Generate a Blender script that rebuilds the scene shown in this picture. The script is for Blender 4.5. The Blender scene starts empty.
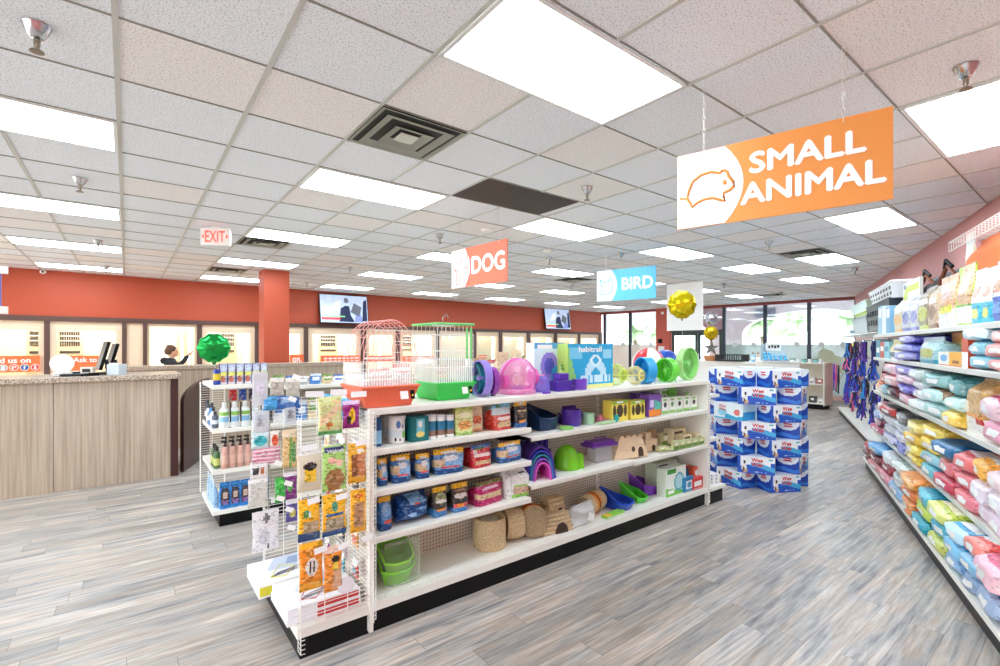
WORLD_S = 4.2; EXPO = 0.45; LAMP_S = 9.5
import bpy, math, random
from mathutils import Vector, Matrix, noise
R = math.radians
COL = bpy.context.scene.collection
SC = bpy.context.scene
# ---------------------------------------------------------------- camera model (metres; photo frame 1000 x 666)
CF, CYAW, CHY, CH = 481.0, R(52.2), 345.3, 1.638
FXY = (math.cos(CYAW), math.sin(CYAW)); RXY = (math.sin(CYAW), -math.cos(CYAW))
H = 3.05
def ray(px, py):
    t = (px-500)/CF
    return FXY[0]+RXY[0]*t, FXY[1]+RXY[1]*t, (CHY-py)/CF
def on_z(px, py, z):
    a, b, c = ray(px, py); s = (z-CH)/c
    return Vector((a*s, b*s, z))
def on_y(px, py, y):
    a, b, c = ray(px, py); s = y/b
    return Vector((a*s, y, CH+c*s))
def on_x(px, py, x):
    a, b, c = ray(px, py); s = x/a
    return Vector((x, b*s, CH+c*s))
def on_v(px, py, o, ang):
    a, b, c = ray(px, py); dx, dy = math.cos(R(ang)), math.sin(R(ang))
    s = (o[0]*(-dy)+o[1]*dx)/(a*(-dy)+b*dx)
    return (a*s-o[0])*dx+(b*s-o[1])*dy, CH+c*s
def frame(o, ang):
    return Matrix.Translation((o[0], o[1], 0)) @ Matrix.Rotation(R(ang), 4, 'Z')
# ---------------------------------------------------------------- materials
_M = {}
def lin(c):
    return tuple(((v/255)/12.92 if v/255 <= .04045 else ((v/255+.055)/1.055)**2.4) for v in c)
def M(c, rough=.5, metal=0., alpha=1., emis=0., spec=.5, var=.06, bump=0., bscale=40., coat=0., trans=0.):
    k = (c, rough, metal, alpha, emis, spec, var, bump, bscale, coat, trans)
    if k in _M: return _M[k]
    m = bpy.data.materials.new('mat_%d' % len(_M)); m.use_nodes = True
    nt = m.node_tree; b = nt.nodes['Principled BSDF']; L = lin(c)
    b.inputs['Roughness'].default_value = rough; b.inputs['Metallic'].default_value = metal
    b.inputs['Specular IOR Level'].default_value = spec; b.inputs['Coat Weight'].default_value = coat
    b.inputs['Coat Roughness'].default_value = .12
    b.inputs['Transmission Weight'].default_value = trans
    b.inputs['Alpha'].default_value = alpha
    tc = nt.nodes.new('ShaderNodeTexCoord'); nz = nt.nodes.new('ShaderNodeTexNoise')
    nz.inputs['Scale'].default_value = 9.; nz.inputs['Detail'].default_value = 3.
    nt.links.new(tc.outputs['Object'], nz.inputs['Vector'])
    mx = nt.nodes.new('ShaderNodeMix'); mx.data_type = 'RGBA'
    mx.inputs[6].default_value = tuple(min(1, v*(1-var)) for v in L)+(1,)
    mx.inputs[7].default_value = tuple(min(1, v*(1+var)) for v in L)+(1,)
    nt.links.new(nz.outputs['Fac'], mx.inputs[0]); nt.links.new(mx.outputs[2], b.inputs['Base Color'])
    if emis:
        b.inputs['Emission Color'].default_value = L+(1,); b.inputs['Emission Strength'].default_value = emis
    if bump:
        n2 = nt.nodes.new('ShaderNodeTexNoise'); n2.inputs['Scale'].default_value = bscale; n2.inputs['Detail'].default_value = 2.
        nt.links.new(tc.outputs['Object'], n2.inputs['Vector'])
        bp = nt.nodes.new('ShaderNodeBump'); bp.inputs['Strength'].default_value = bump; bp.inputs['Distance'].default_value = .01
        nt.links.new(n2.outputs['Fac'], bp.inputs['Height']); nt.links.new(bp.outputs['Normal'], b.inputs['Normal'])
    _M[k] = m
    return m
def newmat(name):
    m = bpy.data.materials.new(name); m.use_nodes = True
    nt = m.node_tree; return m, nt, nt.nodes['Principled BSDF']
def N(nt, t, **kw):
    n = nt.nodes.new(t)
    for k, v in kw.items(): setattr(n, k, v)
    return n
def math_node(nt, op, a, b=None, c=None):
    n = nt.nodes.new('ShaderNodeMath'); n.operation = op
    for i, v in enumerate((a, b, c)):
        if v is None: continue
        if isinstance(v, (int, float)): n.inputs[i].default_value = v
        else: nt.links.new(v, n.inputs[i])
    return n.outputs[0]
def mixc(nt, f, a, b):
    n = nt.nodes.new('ShaderNodeMix'); n.data_type = 'RGBA'
    if isinstance(f, (int, float)): n.inputs[0].default_value = f
    else: nt.links.new(f, n.inputs[0])
    for i, v in ((6, a), (7, b)):
        if isinstance(v, tuple): n.inputs[i].default_value = lin(v)+(1,)
        else: nt.links.new(v, n.inputs[i])
    return n.outputs[2]
def floor_mat():
    m, nt, b = newmat('vinyl_plank')
    g = N(nt, 'ShaderNodeNewGeometry'); sp = N(nt, 'ShaderNodeSeparateXYZ'); nt.links.new(g.outputs['Position'], sp.inputs[0])
    W, L_ = .152, 1.22
    row = math_node(nt, 'FLOOR', math_node(nt, 'DIVIDE', sp.outputs[1], W))
    wn0 = N(nt, 'ShaderNodeTexWhiteNoise', noise_dimensions='1D'); nt.links.new(row, wn0.inputs['W'])
    xs = math_node(nt, 'ADD', math_node(nt, 'DIVIDE', sp.outputs[0], L_), wn0.outputs['Value'])
    col = math_node(nt, 'FLOOR', xs)
    cb = N(nt, 'ShaderNodeCombineXYZ'); nt.links.new(row, cb.inputs[0]); nt.links.new(col, cb.inputs[1])
    wn = N(nt, 'ShaderNodeTexWhiteNoise', noise_dimensions='2D'); nt.links.new(cb.outputs[0], wn.inputs['Vector'])
    # grain stretched along X, shifted per plank
    mp = N(nt, 'ShaderNodeMapping'); mp.inputs['Scale'].default_value = (2.6, 44, 1)
    ad = N(nt, 'ShaderNodeVectorMath', operation='ADD'); nt.links.new(g.outputs['Position'], ad.inputs[0])
    sc = N(nt, 'ShaderNodeVectorMath', operation='SCALE'); nt.links.new(wn.outputs['Color'], sc.inputs[0]); sc.inputs['Scale'].default_value = 17
    nt.links.new(sc.outputs[0], ad.inputs[1]); nt.links.new(ad.outputs[0], mp.inputs['Vector'])
    n1 = N(nt, 'ShaderNodeTexNoise'); n1.inputs['Scale'].default_value = 1.; n1.inputs['Detail'].default_value = 6; n1.inputs['Roughness'].default_value = .65; n1.inputs['Distortion'].default_value = .4
    nt.links.new(mp.outputs[0], n1.inputs['Vector'])
    mp2 = N(nt, 'ShaderNodeMapping'); mp2.inputs['Scale'].default_value = (1.2, 9, 1)
    nt.links.new(ad.outputs[0], mp2.inputs['Vector'])
    n2 = N(nt, 'ShaderNodeTexNoise'); n2.inputs['Scale'].default_value = 1.2; n2.inputs['Detail'].default_value = 4; n2.inputs['Roughness'].default_value = .6
    nt.links.new(mp2.outputs[0], n2.inputs['Vector'])
    r1 = N(nt, 'ShaderNodeValToRGB'); nt.links.new(n1.outputs['Fac'], r1.inputs[0])
    e = r1.color_ramp; e.elements[0].position = .31; e.elements[0].color = lin((92, 88, 86))+(1,)
    e.elements[1].position = .70; e.elements[1].color = lin((228, 221, 213))+(1,)
    x = e.elements.new(.5); x.color = lin((172, 165, 159))+(1,)
    r2 = N(nt, 'ShaderNodeValToRGB'); nt.links.new(n2.outputs['Fac'], r2.inputs[0])
    e = r2.color_ramp; e.elements[0].position = .34; e.elements[0].color = lin((101, 104, 112))+(1,)
    e.elements[1].position = .70; e.elements[1].color = lin((226, 220, 212))+(1,)
    x = e.elements.new(.46); x.color = lin((172, 168, 164))+(1,); x = e.elements.new(.58); x.color = lin((192, 172, 153))+(1,)
    c = mixc(nt, .5, r1.outputs[0], r2.outputs[0])
    hs = N(nt, 'ShaderNodeHueSaturation'); nt.links.new(c, hs.inputs['Color'])
    nt.links.new(math_node(nt, 'ADD', math_node(nt, 'MULTIPLY', wn.outputs['Value'], .38), .76), hs.inputs['Value'])
    hs.inputs['Saturation'].default_value = 1.15
    fy = math_node(nt, 'FRACT', math_node(nt, 'DIVIDE', sp.outputs[1], W)); fx = math_node(nt, 'FRACT', xs)
    ly = math_node(nt, 'LESS_THAN', fy, .018); lx = math_node(nt, 'LESS_THAN', fx, .0028)
    seam = math_node(nt, 'MAXIMUM', ly, lx)
    vo = N(nt, 'ShaderNodeTexVoronoi'); vo.inputs['Scale'].default_value = 1.; mp3 = N(nt, 'ShaderNodeMapping'); mp3.inputs['Scale'].default_value = (1.5, 4.2, 1)
    nt.links.new(ad.outputs[0], mp3.inputs['Vector']); nt.links.new(mp3.outputs[0], vo.inputs['Vector'])
    kn = N(nt, 'ShaderNodeMapRange'); kn.inputs[1].default_value = .16; kn.inputs[2].default_value = .04; nt.links.new(vo.outputs['Distance'], kn.inputs[0])
    hk = mixc(nt, math_node(nt, 'MULTIPLY', kn.outputs[0], .5), hs.outputs[0], (92, 92, 94))
    c2 = mixc(nt, math_node(nt, 'MULTIPLY', seam, .55), hk, (70, 64, 62))
    nt.links.new(c2, b.inputs['Base Color'])
    rr = math_node(nt, 'ADD', math_node(nt, 'MULTIPLY', n1.outputs['Fac'], .25), .27)
    nt.links.new(rr, b.inputs['Roughness'])
    bp = N(nt, 'ShaderNodeBump'); bp.inputs['Strength'].default_value = .12; bp.inputs['Distance'].default_value = .003
    nt.links.new(math_node(nt, 'SUBTRACT', n1.outputs['Fac'], seam), bp.inputs['Height']); nt.links.new(bp.outputs[0], b.inputs['Normal'])
    return m
def ceiling_mat():
    m, nt, b = newmat('acoustic_tile')
    g = N(nt, 'ShaderNodeNewGeometry'); sp = N(nt, 'ShaderNodeSeparateXYZ'); nt.links.new(g.outputs['Position'], sp.inputs[0])
    cx = math_node(nt, 'FLOOR', math_node(nt, 'DIVIDE', math_node(nt, 'ADD', sp.outputs[0], .04), .6096))
    cy = math_node(nt, 'FLOOR', math_node(nt, 'DIVIDE', math_node(nt, 'SUBTRACT', sp.outputs[1], 2.64), .6096))
    cb = N(nt, 'ShaderNodeCombineXYZ'); nt.links.new(cx, cb.inputs[0]); nt.links.new(cy, cb.inputs[1])
    wn = N(nt, 'ShaderNodeTexWhiteNoise', noise_dimensions='2D'); nt.links.new(cb.outputs[0], wn.inputs['Vector'])
    n1 = N(nt, 'ShaderNodeTexNoise'); n1.inputs['Scale'].default_value = 120; n1.inputs['Detail'].default_value = 2
    nt.links.new(g.outputs['Position'], n1.inputs['Vector'])
    r = N(nt, 'ShaderNodeValToRGB'); nt.links.new(n1.outputs['Fac'], r.inputs[0])
    r.color_ramp.elements[0].position = .33; r.color_ramp.elements[0].color = (.50, .50, .50, 1)
    r.color_ramp.elements[1].position = .46; r.color_ramp.elements[1].color = (1, 1, 1, 1)
    base = mixc(nt, math_node(nt, 'GREATER_THAN', wn.outputs['Value'], .72), (242, 245, 249), (246, 242, 239))
    mu = N(nt, 'ShaderNodeMix', data_type='RGBA', blend_type='MULTIPLY'); mu.inputs[0].default_value = .8
    nt.links.new(base, mu.inputs[6]); nt.links.new(r.outputs[0], mu.inputs[7])
    nt.links.new(mu.outputs[2], b.inputs['Base Color']); b.inputs['Roughness'].default_value = .95
    b.inputs['Specular IOR Level'].default_value = .1
    bp = N(nt, 'ShaderNodeBump'); bp.inputs['Strength'].default_value = .5; bp.inputs['Distance'].default_value = .004
    nt.links.new(r.outputs[0], bp.inputs['Height']); nt.links.new(bp.outputs[0], b.inputs['Normal'])
    return m
def pegboard_mat():
    m, nt, b = newmat('pegboard')
    t = N(nt, 'ShaderNodeTexCoord'); sp = N(nt, 'ShaderNodeSeparateXYZ'); nt.links.new(t.outputs['Object'], sp.inputs[0])
    u = math_node(nt, 'SUBTRACT', math_node(nt, 'FRACT', math_node(nt, 'DIVIDE', math_node(nt, 'ADD', sp.outputs[0], sp.outputs[1]), .0254)), .5)
    v = math_node(nt, 'SUBTRACT', math_node(nt, 'FRACT', math_node(nt, 'DIVIDE', sp.outputs[2], .0254)), .5)
    d = math_node(nt, 'ADD', math_node(nt, 'MULTIPLY', u, u), math_node(nt, 'MULTIPLY', v, v))
    h = math_node(nt, 'LESS_THAN', d, .04)
    nt.links.new(mixc(nt, h, (226, 220, 206), (70, 64, 56)), b.inputs['Base Color']); b.inputs['Roughness'].default_value = .55
    return m
def wood_mat(name, c1, c2, scale=(30, 30, 1.2), rough=.45, obj=True):
    m, nt, b = newmat(name)
    t = N(nt, 'ShaderNodeTexCoord'); mp = N(nt, 'ShaderNodeMapping'); mp.inputs['Scale'].default_value = scale
    nt.links.new(t.outputs['Object'], mp.inputs['Vector'])
    n1 = N(nt, 'ShaderNodeTexNoise'); n1.inputs['Scale'].default_value = 1; n1.inputs['Detail'].default_value = 5; n1.inputs['Roughness'].default_value = .6
    nt.links.new(mp.outputs[0], n1.inputs['Vector'])
    mr = N(nt, 'ShaderNodeMapRange'); mr.inputs[1].default_value = .3; mr.inputs[2].default_value = .7
    nt.links.new(n1.outputs['Fac'], mr.inputs[0])
    nt.links.new(mixc(nt, mr.outputs[0], c1, c2), b.inputs['Base Color']); b.inputs['Roughness'].default_value = rough
    return m
def speckle_mat(name, c1, c2, c3, scale=120, rough=.3):
    m, nt, b = newmat(name)
    t = N(nt, 'ShaderNodeTexCoord'); n1 = N(nt, 'ShaderNodeTexNoise'); n1.inputs['Scale'].default_value = scale; n1.inputs['Detail'].default_value = 3
    nt.links.new(t.outputs['Object'], n1.inputs['Vector'])
    r = N(nt, 'ShaderNodeValToRGB'); nt.links.new(n1.outputs['Fac'], r.inputs[0]); e = r.color_ramp
    e.elements[0].position = .38; e.elements[0].color = lin(c1)+(1,); e.elements[1].position = .62; e.elements[1].color = lin(c3)+(1,)
    e.elements.new(.5).color = lin(c2)+(1,)
    nt.links.new(r.outputs[0], b.inputs['Base Color']); b.inputs['Roughness'].default_value = rough
    return m
def wicker_mat(name, c1, c2, sc=90):
    m, nt, b = newmat(name)
    t = N(nt, 'ShaderNodeTexCoord'); v = N(nt, 'ShaderNodeTexVoronoi'); v.inputs['Scale'].default_value = sc
    mp = N(nt, 'ShaderNodeMapping'); mp.inputs['Scale'].default_value = (1, 1, 2.2)
    nt.links.new(t.outputs['Object'], mp.inputs['Vector']); nt.links.new(mp.outputs[0], v.inputs['Vector'])
    mr = N(nt, 'ShaderNodeMapRange'); mr.inputs[1].default_value = 0; mr.inputs[2].default_value = .7; nt.links.new(v.outputs['Distance'], mr.inputs[0])
    nt.links.new(mixc(nt, mr.outputs[0], c2, c1), b.inputs['Base Color']); b.inputs['Roughness'].default_value = .8
    bp = N(nt, 'ShaderNodeBump'); bp.invert = True; bp.inputs['Strength'].default_value = .8; bp.inputs['Distance'].default_value = .004
    nt.links.new(v.outputs['Distance'], bp.inputs['Height']); nt.links.new(bp.outputs[0], b.inputs['Normal'])
    return m
def glass_mat(tint=(245, 250, 250), fac=.12, name='pane_glass', rough=.02):
    k = ('glass', tint, fac, rough)
    if k in _M: return _M[k]
    m = bpy.data.materials.new(name); m.use_nodes = True; nt = m.node_tree; nt.nodes.clear()
    o = N(nt, 'ShaderNodeOutputMaterial'); tr = N(nt, 'ShaderNodeBsdfTransparent'); gl = N(nt, 'ShaderNodeBsdfGlossy'); mx = N(nt, 'ShaderNodeMixShader')
    tr.inputs[0].default_value = lin(tint)+(1,); gl.inputs['Roughness'].default_value = rough
    fr = N(nt, 'ShaderNodeFresnel'); fr.inputs['IOR'].default_value = 1.45
    gm = N(nt, 'ShaderNodeNewGeometry'); nt.links.new(math_node(nt, 'MULTIPLY', math_node(nt, 'ADD', fr.outputs[0], fac-.04), math_node(nt, 'SUBTRACT', 1., gm.outputs['Backfacing'])), mx.inputs[0])
    nt.links.new(tr.outputs[0], mx.inputs[1]); nt.links.new(gl.outputs[0], mx.inputs[2]); nt.links.new(mx.outputs[0], o.inputs[0])
    _M[k] = m
    return m
def clear_plastic(c, dens=.35, rough=.15):
    k = ('clr', c, dens, rough)
    if k in _M: return _M[k]
    m = bpy.data.materials.new('clear_plastic'); m.use_nodes = True; nt = m.node_tree; b = nt.nodes['Principled BSDF']
    b.inputs['Base Color'].default_value = lin(c)+(1,); b.inputs['Roughness'].default_value = rough
    lw = N(nt, 'ShaderNodeLayerWeight'); lw.inputs[0].default_value = .35
    nt.links.new(math_node(nt, 'MINIMUM', math_node(nt, 'ADD', math_node(nt, 'MULTIPLY', lw.outputs['Facing'], .55), dens), 1.), b.inputs['Alpha'])
    _M[k] = m
    return m
# ---------------------------------------------------------------- mesh builder
class B:
    def __init__(s): s.v = []; s.f = []; s.m = []; s.mats = []; s.xf = None
    def mi(s, mat):
        if mat not in s.mats: s.mats.append(mat)
        return s.mats.index(mat)
    def add(s, vs, fs, mat):
        o = len(s.v)
        if s.xf is not None: vs = [tuple(s.xf @ Vector(v)) for v in vs]
        s.v += [tuple(v) for v in vs]
        k = s.mi(mat)
        s.f += [tuple(i+o for i in f) for f in fs]; s.m += [k]*len(fs)
        return s
    def box(s, c, d, mat, rot=None):
        x, y, z = d[0]/2, d[1]/2, d[2]/2
        vs = [Vector((a*x, b_*y, e*z)) for a in (-1, 1) for b_ in (-1, 1) for e in (-1, 1)]
        if rot is not None: vs = [rot @ v for v in vs]
        vs = [tuple(v+Vector(c)) for v in vs]
        return s.add(vs, [(0, 1, 3, 2), (4, 6, 7, 5), (0, 4, 5, 1), (2, 3, 7, 6), (0, 2, 6, 4), (1, 5, 7, 3)], mat)
    def span(s, a, b_, mat):
        return s.box([(a[i]+b_[i])/2 for i in range(3)], [abs(b_[i]-a[i]) for i in range(3)], mat)
    def tube(s, pts, r, mat, n=6, closed=False):
        P = [Vector(p) for p in pts]; rings = []
        up = Vector((0, 0, 1))
        for i, p in enumerate(P):
            if closed: t = (P[(i+1) % len(P)]-P[i-1])
            else: t = (P[min(i+1, len(P)-1)]-P[max(i-1, 0)])
            t.normalize()
            a = t.cross(up)
            if a.length < .05: a = t.cross(Vector((1, 0, 0)))
            a.normalize(); b_ = t.cross(a)
            rr = r[i] if isinstance(r, (list, tuple)) else r
            rings.append([p+(a*math.cos(2*math.pi*k/n)+b_*math.sin(2*math.pi*k/n))*rr for k in range(n)])
        vs = [v for rg in rings for v in rg]; fs = []; m = len(P)
        for i in range(m if closed else m-1):
            j = (i+1) % m
            fs += [(i*n+k, i*n+(k+1) % n, j*n+(k+1) % n, j*n+k) for k in range(n)]
        if not closed: fs += [tuple(range(n))[::-1], tuple((m-1)*n+k for k in range(n))]
        return s.add(vs, fs, mat)
    def lathe(s, prof, mat, c=(0, 0, 0), n=20, ax='z'):
        vs = []; fs = []; m = len(prof)
        for (r, z) in prof:
            for k in range(n):
                a = 2*math.pi*k/n; x, y = r*math.cos(a), r*math.sin(a)
                q = {'z': (x, y, z), 'x': (z, x, y), 'y': (x, -z, y)}[ax]
                vs.append((c[0]+q[0], c[1]+q[1], c[2]+q[2]))
        for i in range(m-1):
            fs += [(i*n+k, i*n+(k+1) % n, (i+1)*n+(k+1) % n, (i+1)*n+k) for k in range(n)]
        if prof[0][0] > 1e-5: fs.append(tuple(range(n))[::-1])
        if prof[-1][0] > 1e-5: fs.append(tuple((m-1)*n+k for k in range(n)))
        return s.add(vs, fs, mat)
    def prism(s, poly, y0, y1, mat):      # polygon in local XZ, extruded along Y
        n = len(poly)
        vs = [(p[0], y0, p[1]) for p in poly]+[(p[0], y1, p[1]) for p in poly]
        return s.add(vs, [tuple(range(n)), tuple(range(2*n-1, n-1, -1))]+[(i, i+n, (i+1) % n+n, (i+1) % n) for i in range(n)], mat)
    def prismz(s, poly, z0, z1, mat):
        n = len(poly)
        vs = [(p[0], p[1], z0) for p in poly]+[(p[0], p[1], z1) for p in poly]
        return s.add(vs, [tuple(range(n))[::-1], tuple(range(n, 2*n))]+[(i, (i+1) % n, (i+1) % n+n, i+n) for i in range(n)], mat)
    def ball(s, c, r, mat, nu=14, nv=9):
        r = r if isinstance(r, (tuple, list)) else (r, r, r)
        vs = [(c[0], c[1], c[2]-r[2])]
        for j in range(1, nv):
            t = math.pi*j/nv
            for k in range(nu):
                a = 2*math.pi*k/nu
                vs.append((c[0]+r[0]*math.sin(t)*math.cos(a), c[1]+r[1]*math.sin(t)*math.sin(a), c[2]-r[2]*math.cos(t)))
        vs.append((c[0], c[1], c[2]+r[2])); fs = []
        for k in range(nu): fs.append((0, 1+(k+1) % nu, 1+k))
        for j in range(nv-2):
            for k in range(nu): fs.append((1+j*nu+k, 1+j*nu+(k+1) % nu, 1+(j+1)*nu+(k+1) % nu, 1+(j+1)*nu+k))
        o = 1+(nv-2)*nu
        for k in range(nu): fs.append((o+k, o+(k+1) % nu, len(vs)-1))
        return s.add(vs, fs, mat)
    def mesh(s, name, smooth=True, ang=38):
        me = bpy.data.meshes.new(name); me.from_pydata(s.v, [], s.f)
        for m in s.mats: me.materials.append(m)
        me.polygons.foreach_set('material_index', s.m)
        if smooth:
            me.polygons.foreach_set('use_smooth', [True]*len(s.f))
            me.update(); me.set_sharp_from_angle(angle=R(ang))
        me.update()
        return me
    def make(s, name, parent=None, loc=(0, 0, 0), rz=0., smooth=True, bevel=0., ang=38, **pr):
        return link(s.mesh(name, smooth, ang), name, parent, loc, rz, bevel, **pr)
def link(me, name, parent=None, loc=(0, 0, 0), rz=0., bevel=0., **pr):
    o = bpy.data.objects.new(name, me); COL.objects.link(o); o.parent = parent
    o.location = loc; o.rotation_euler = (0, 0, rz)
    for k, v in pr.items():
        if v is not None: o[k] = v
    if bevel:
        md = o.modifiers.new('bevel', 'BEVEL'); md.width = bevel; md.segments = 2; md.limit_method = 'ANGLE'; md.angle_limit = R(50)
    return o
def thing(name, label, cat, loc=(0, 0, 0), rz=0., group=None):
    o = bpy.data.objects.new(name, None); COL.objects.link(o); o.empty_display_size = .05
    o.location = loc; o.rotation_euler = (0, 0, rz); o['label'] = label; o['category'] = cat
    if group: o['group'] = group
    return o
def tag(o, label, cat, group=None, kind=None):
    o['label'] = label; o['category'] = cat
    if group: o['group'] = group
    if kind: o['kind'] = kind
    return o
def structure(b, name, **kw):
    return b.make(name, kind='structure', **kw)
def dup(root, loc, rz=None, label=None, group=None):
    c = root.copy(); COL.objects.link(c); c.location = loc
    if rz is not None: c.rotation_euler = (0, 0, rz)
    if label: c['label'] = label
    if group: c['group'] = group
    for ch in list(root.children):
        d = ch.copy(); COL.objects.link(d); d.parent = c
        for g in list(ch.children):
            e = g.copy(); COL.objects.link(e); e.parent = d
    return c
_T = {}
def text_data(body, bold=.0, align='CENTER'):
    k = (body, 0)
    if k not in _T:
        cu = bpy.data.curves.new('t', 'FONT'); cu.body = body; cu.align_x = align; cu.resolution_u = 3; cu.space_line = .8
        ob = bpy.data.objects.new('t', cu); COL.objects.link(ob)
        me = bpy.data.meshes.new_from_object(ob)
        vs = [tuple(v.co) for v in me.vertices]; fs = [tuple(p.vertices) for p in me.polygons]
        bpy.data.objects.remove(ob); bpy.data.curves.remove(cu); bpy.data.meshes.remove(me)
        _T[k] = (vs, fs)
    return _T[k]
def text_into(b, body, cx, cz, w, h, y, mat, bold=.0, tilt=0.):     # lettering on a local XZ plane that faces -Y
    vs, fs = text_data(body, bold)
    x0 = min(v[0] for v in vs); x1 = max(v[0] for v in vs); z0 = min(v[1] for v in vs); z1 = max(v[1] for v in vs)
    k = w/(x1-x0); kz = h/(z1-z0) if h else k
    for i_, (dx, dz) in enumerate(((0, 0), (bold, 0), (-bold, 0), (0, bold), (0, -bold)) if bold else ((0, 0),)):
        b.add([(cx+(v[0]+dx-(x0+x1)/2)*k, y-.0004*i_, cz+(v[1]+dz-(z0+z1)/2)*kz) for v in vs], fs, mat)
    return b
def arc(cx, cz, rx, rz, a0, a1, n):
    return [(cx+rx*math.cos(R(a0+(a1-a0)*i/n)), cz+rz*math.sin(R(a0+(a1-a0)*i/n))) for i in range(n+1)]
_P = {}
def MP(c, rough=.3, amt=.22, sc=55.):
    """glossy printed film: the pack's own colour with a fine busy print, slightly crinkled"""
    k = (c, rough, amt, sc)
    if k in _P: return _P[k]
    m, nt, b = newmat('printed_film'); t = N(nt, 'ShaderNodeTexCoord')
    mp = N(nt, 'ShaderNodeMapping'); mp.inputs['Scale'].default_value = (1, 1, 1.7); nt.links.new(t.outputs['Object'], mp.inputs['Vector'])
    v = N(nt, 'ShaderNodeTexVoronoi'); v.inputs['Scale'].default_value = sc; nt.links.new(mp.outputs[0], v.inputs['Vector'])
    sp = N(nt, 'ShaderNodeSeparateColor'); nt.links.new(v.outputs['Color'], sp.inputs[0])
    a = tuple(int(x*(1-amt*(.55 if sum(c) > 560 else 1))) for x in c); z = tuple(int(x+(255-x)*amt*1.2) for x in c)
    f = mixc(nt, math_node(nt, 'GREATER_THAN', sp.outputs[0], .76), c, z); f = mixc(nt, math_node(nt, 'GREATER_THAN', sp.outputs[1], .86), f, a)
    nt.links.new(f, b.inputs['Base Color']); b.inputs['Roughness'].default_value = rough
    n2 = N(nt, 'ShaderNodeTexNoise'); n2.inputs['Scale'].default_value = 26; n2.inputs['Detail'].default_value = 3; nt.links.new(t.outputs['Object'], n2.inputs['Vector'])
    bp = N(nt, 'ShaderNodeBump'); bp.inputs['Strength'].default_value = .4; bp.inputs['Distance'].default_value = .008
    nt.links.new(n2.outputs['Fac'], bp.inputs['Height']); nt.links.new(bp.outputs[0], b.inputs['Normal'])
    _P[k] = m
    return m
rnd = random.Random(7)
WHITE = M((243, 241, 236), .4); SHELF = M((240, 237, 228), .42, var=.02); BLACK = M((9, 9, 10), .4, spec=.25); DARK = M((38, 36, 36), .5)
CHROME = M((200, 200, 202), .18, 1.); WIRE = M((240, 238, 232), .35, var=.02); TAGM = M((250, 250, 250), .5, var=.01)
RED = M((184, 78, 48), .55, var=.02); BROWN = M((92, 66, 58), .5); BEIGE = M((238, 214, 184), .55, var=.02)
PEG = pegboard_mat(); GRANITE = speckle_mat('granite', (120, 98, 82), (176, 158, 138), (214, 202, 186), 90)
# ================================================================ THE SETTING
G = .6096; GX, GY = -.04, 2.64
b = B(); b.span((-7, -7, -.1), (16.9, 14.2, 0), floor_mat()); structure(b, 'floor', smooth=False)
b = B(); b.span((-7, -7, H), (17.2, 14.4, H+.1), ceiling_mat()); structure(b, 'ceiling', smooth=False)
TB = M((196, 195, 188), .5)
b = B()
for i in range(-11, 29):
    x = GX+G*i; b.span((x-.012, -7, H-.006), (x+.012, 14, H), TB)
for j in range(-15, 19):
    y = GY+G*j; b.span((-7, y-.0045, H-.0055), (16.8, y+.0045, H), M((150, 148, 138), .6))
structure(b, 'trim_1', smooth=False)
LW_O, LW_A = (-1.723, 12.314), 4.44
WW_O, WW_A = (16.127, 13.70), math.degrees(math.atan2(4.70-13.70, 16.646-16.127))
RW_O, RW_A = (6.481, .692), 21.52
FL, FW, FR = frame(LW_O, LW_A), frame(WW_O, WW_A), frame(RW_O, RW_A)
lu = lambda px, py=340: on_v(px, py, LW_O, LW_A)[0]
wu = lambda px, py=340: on_v(px, py, WW_O, WW_A)[0]
# right wall (red, window glare put into its paler, pinker colour), from the window wall to behind the camera
ZB = 2.18
b = B(); b.xf = FR; b.span((-14.5, -.12, 0), (11.0, 0, H), M((196, 130, 124), .55, var=.02)); structure(b, 'wall_right', smooth=False)
# left wall: painted band above the viewing windows; it turns out round the column
b = B(); b.xf = FL; b.span((-5.2, 0, ZB), (17.95, .12, H), RED); structure(b, 'wall_left', smooth=False)
b = B(); b.xf = FL; b.span((-5.2, -.03, ZB-.085), (17.95, .13, ZB+.01), BROWN); structure(b, 'trim_2', smooth=False)
b = B(); b.span((-5.6, -6.5, 0), (-5.5, 12.2, .3), BEIGE); b.span((-5.6, -6.5, 2.98), (-5.5, 12.2, H), BEIGE); structure(b, 'wall_back', smooth=False)  # unseen west side, left open between two strips to let in fill daylight
b = B(); x0 = on_y(264, 300, 9.7).x; x1 = on_y(289.5, 300, 9.7).x
b.span((x0, 9.7, 0), (x1, 9.7+(x1-x0), H), RED); structure(b, 'column', smooth=False, bevel=.006)
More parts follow.
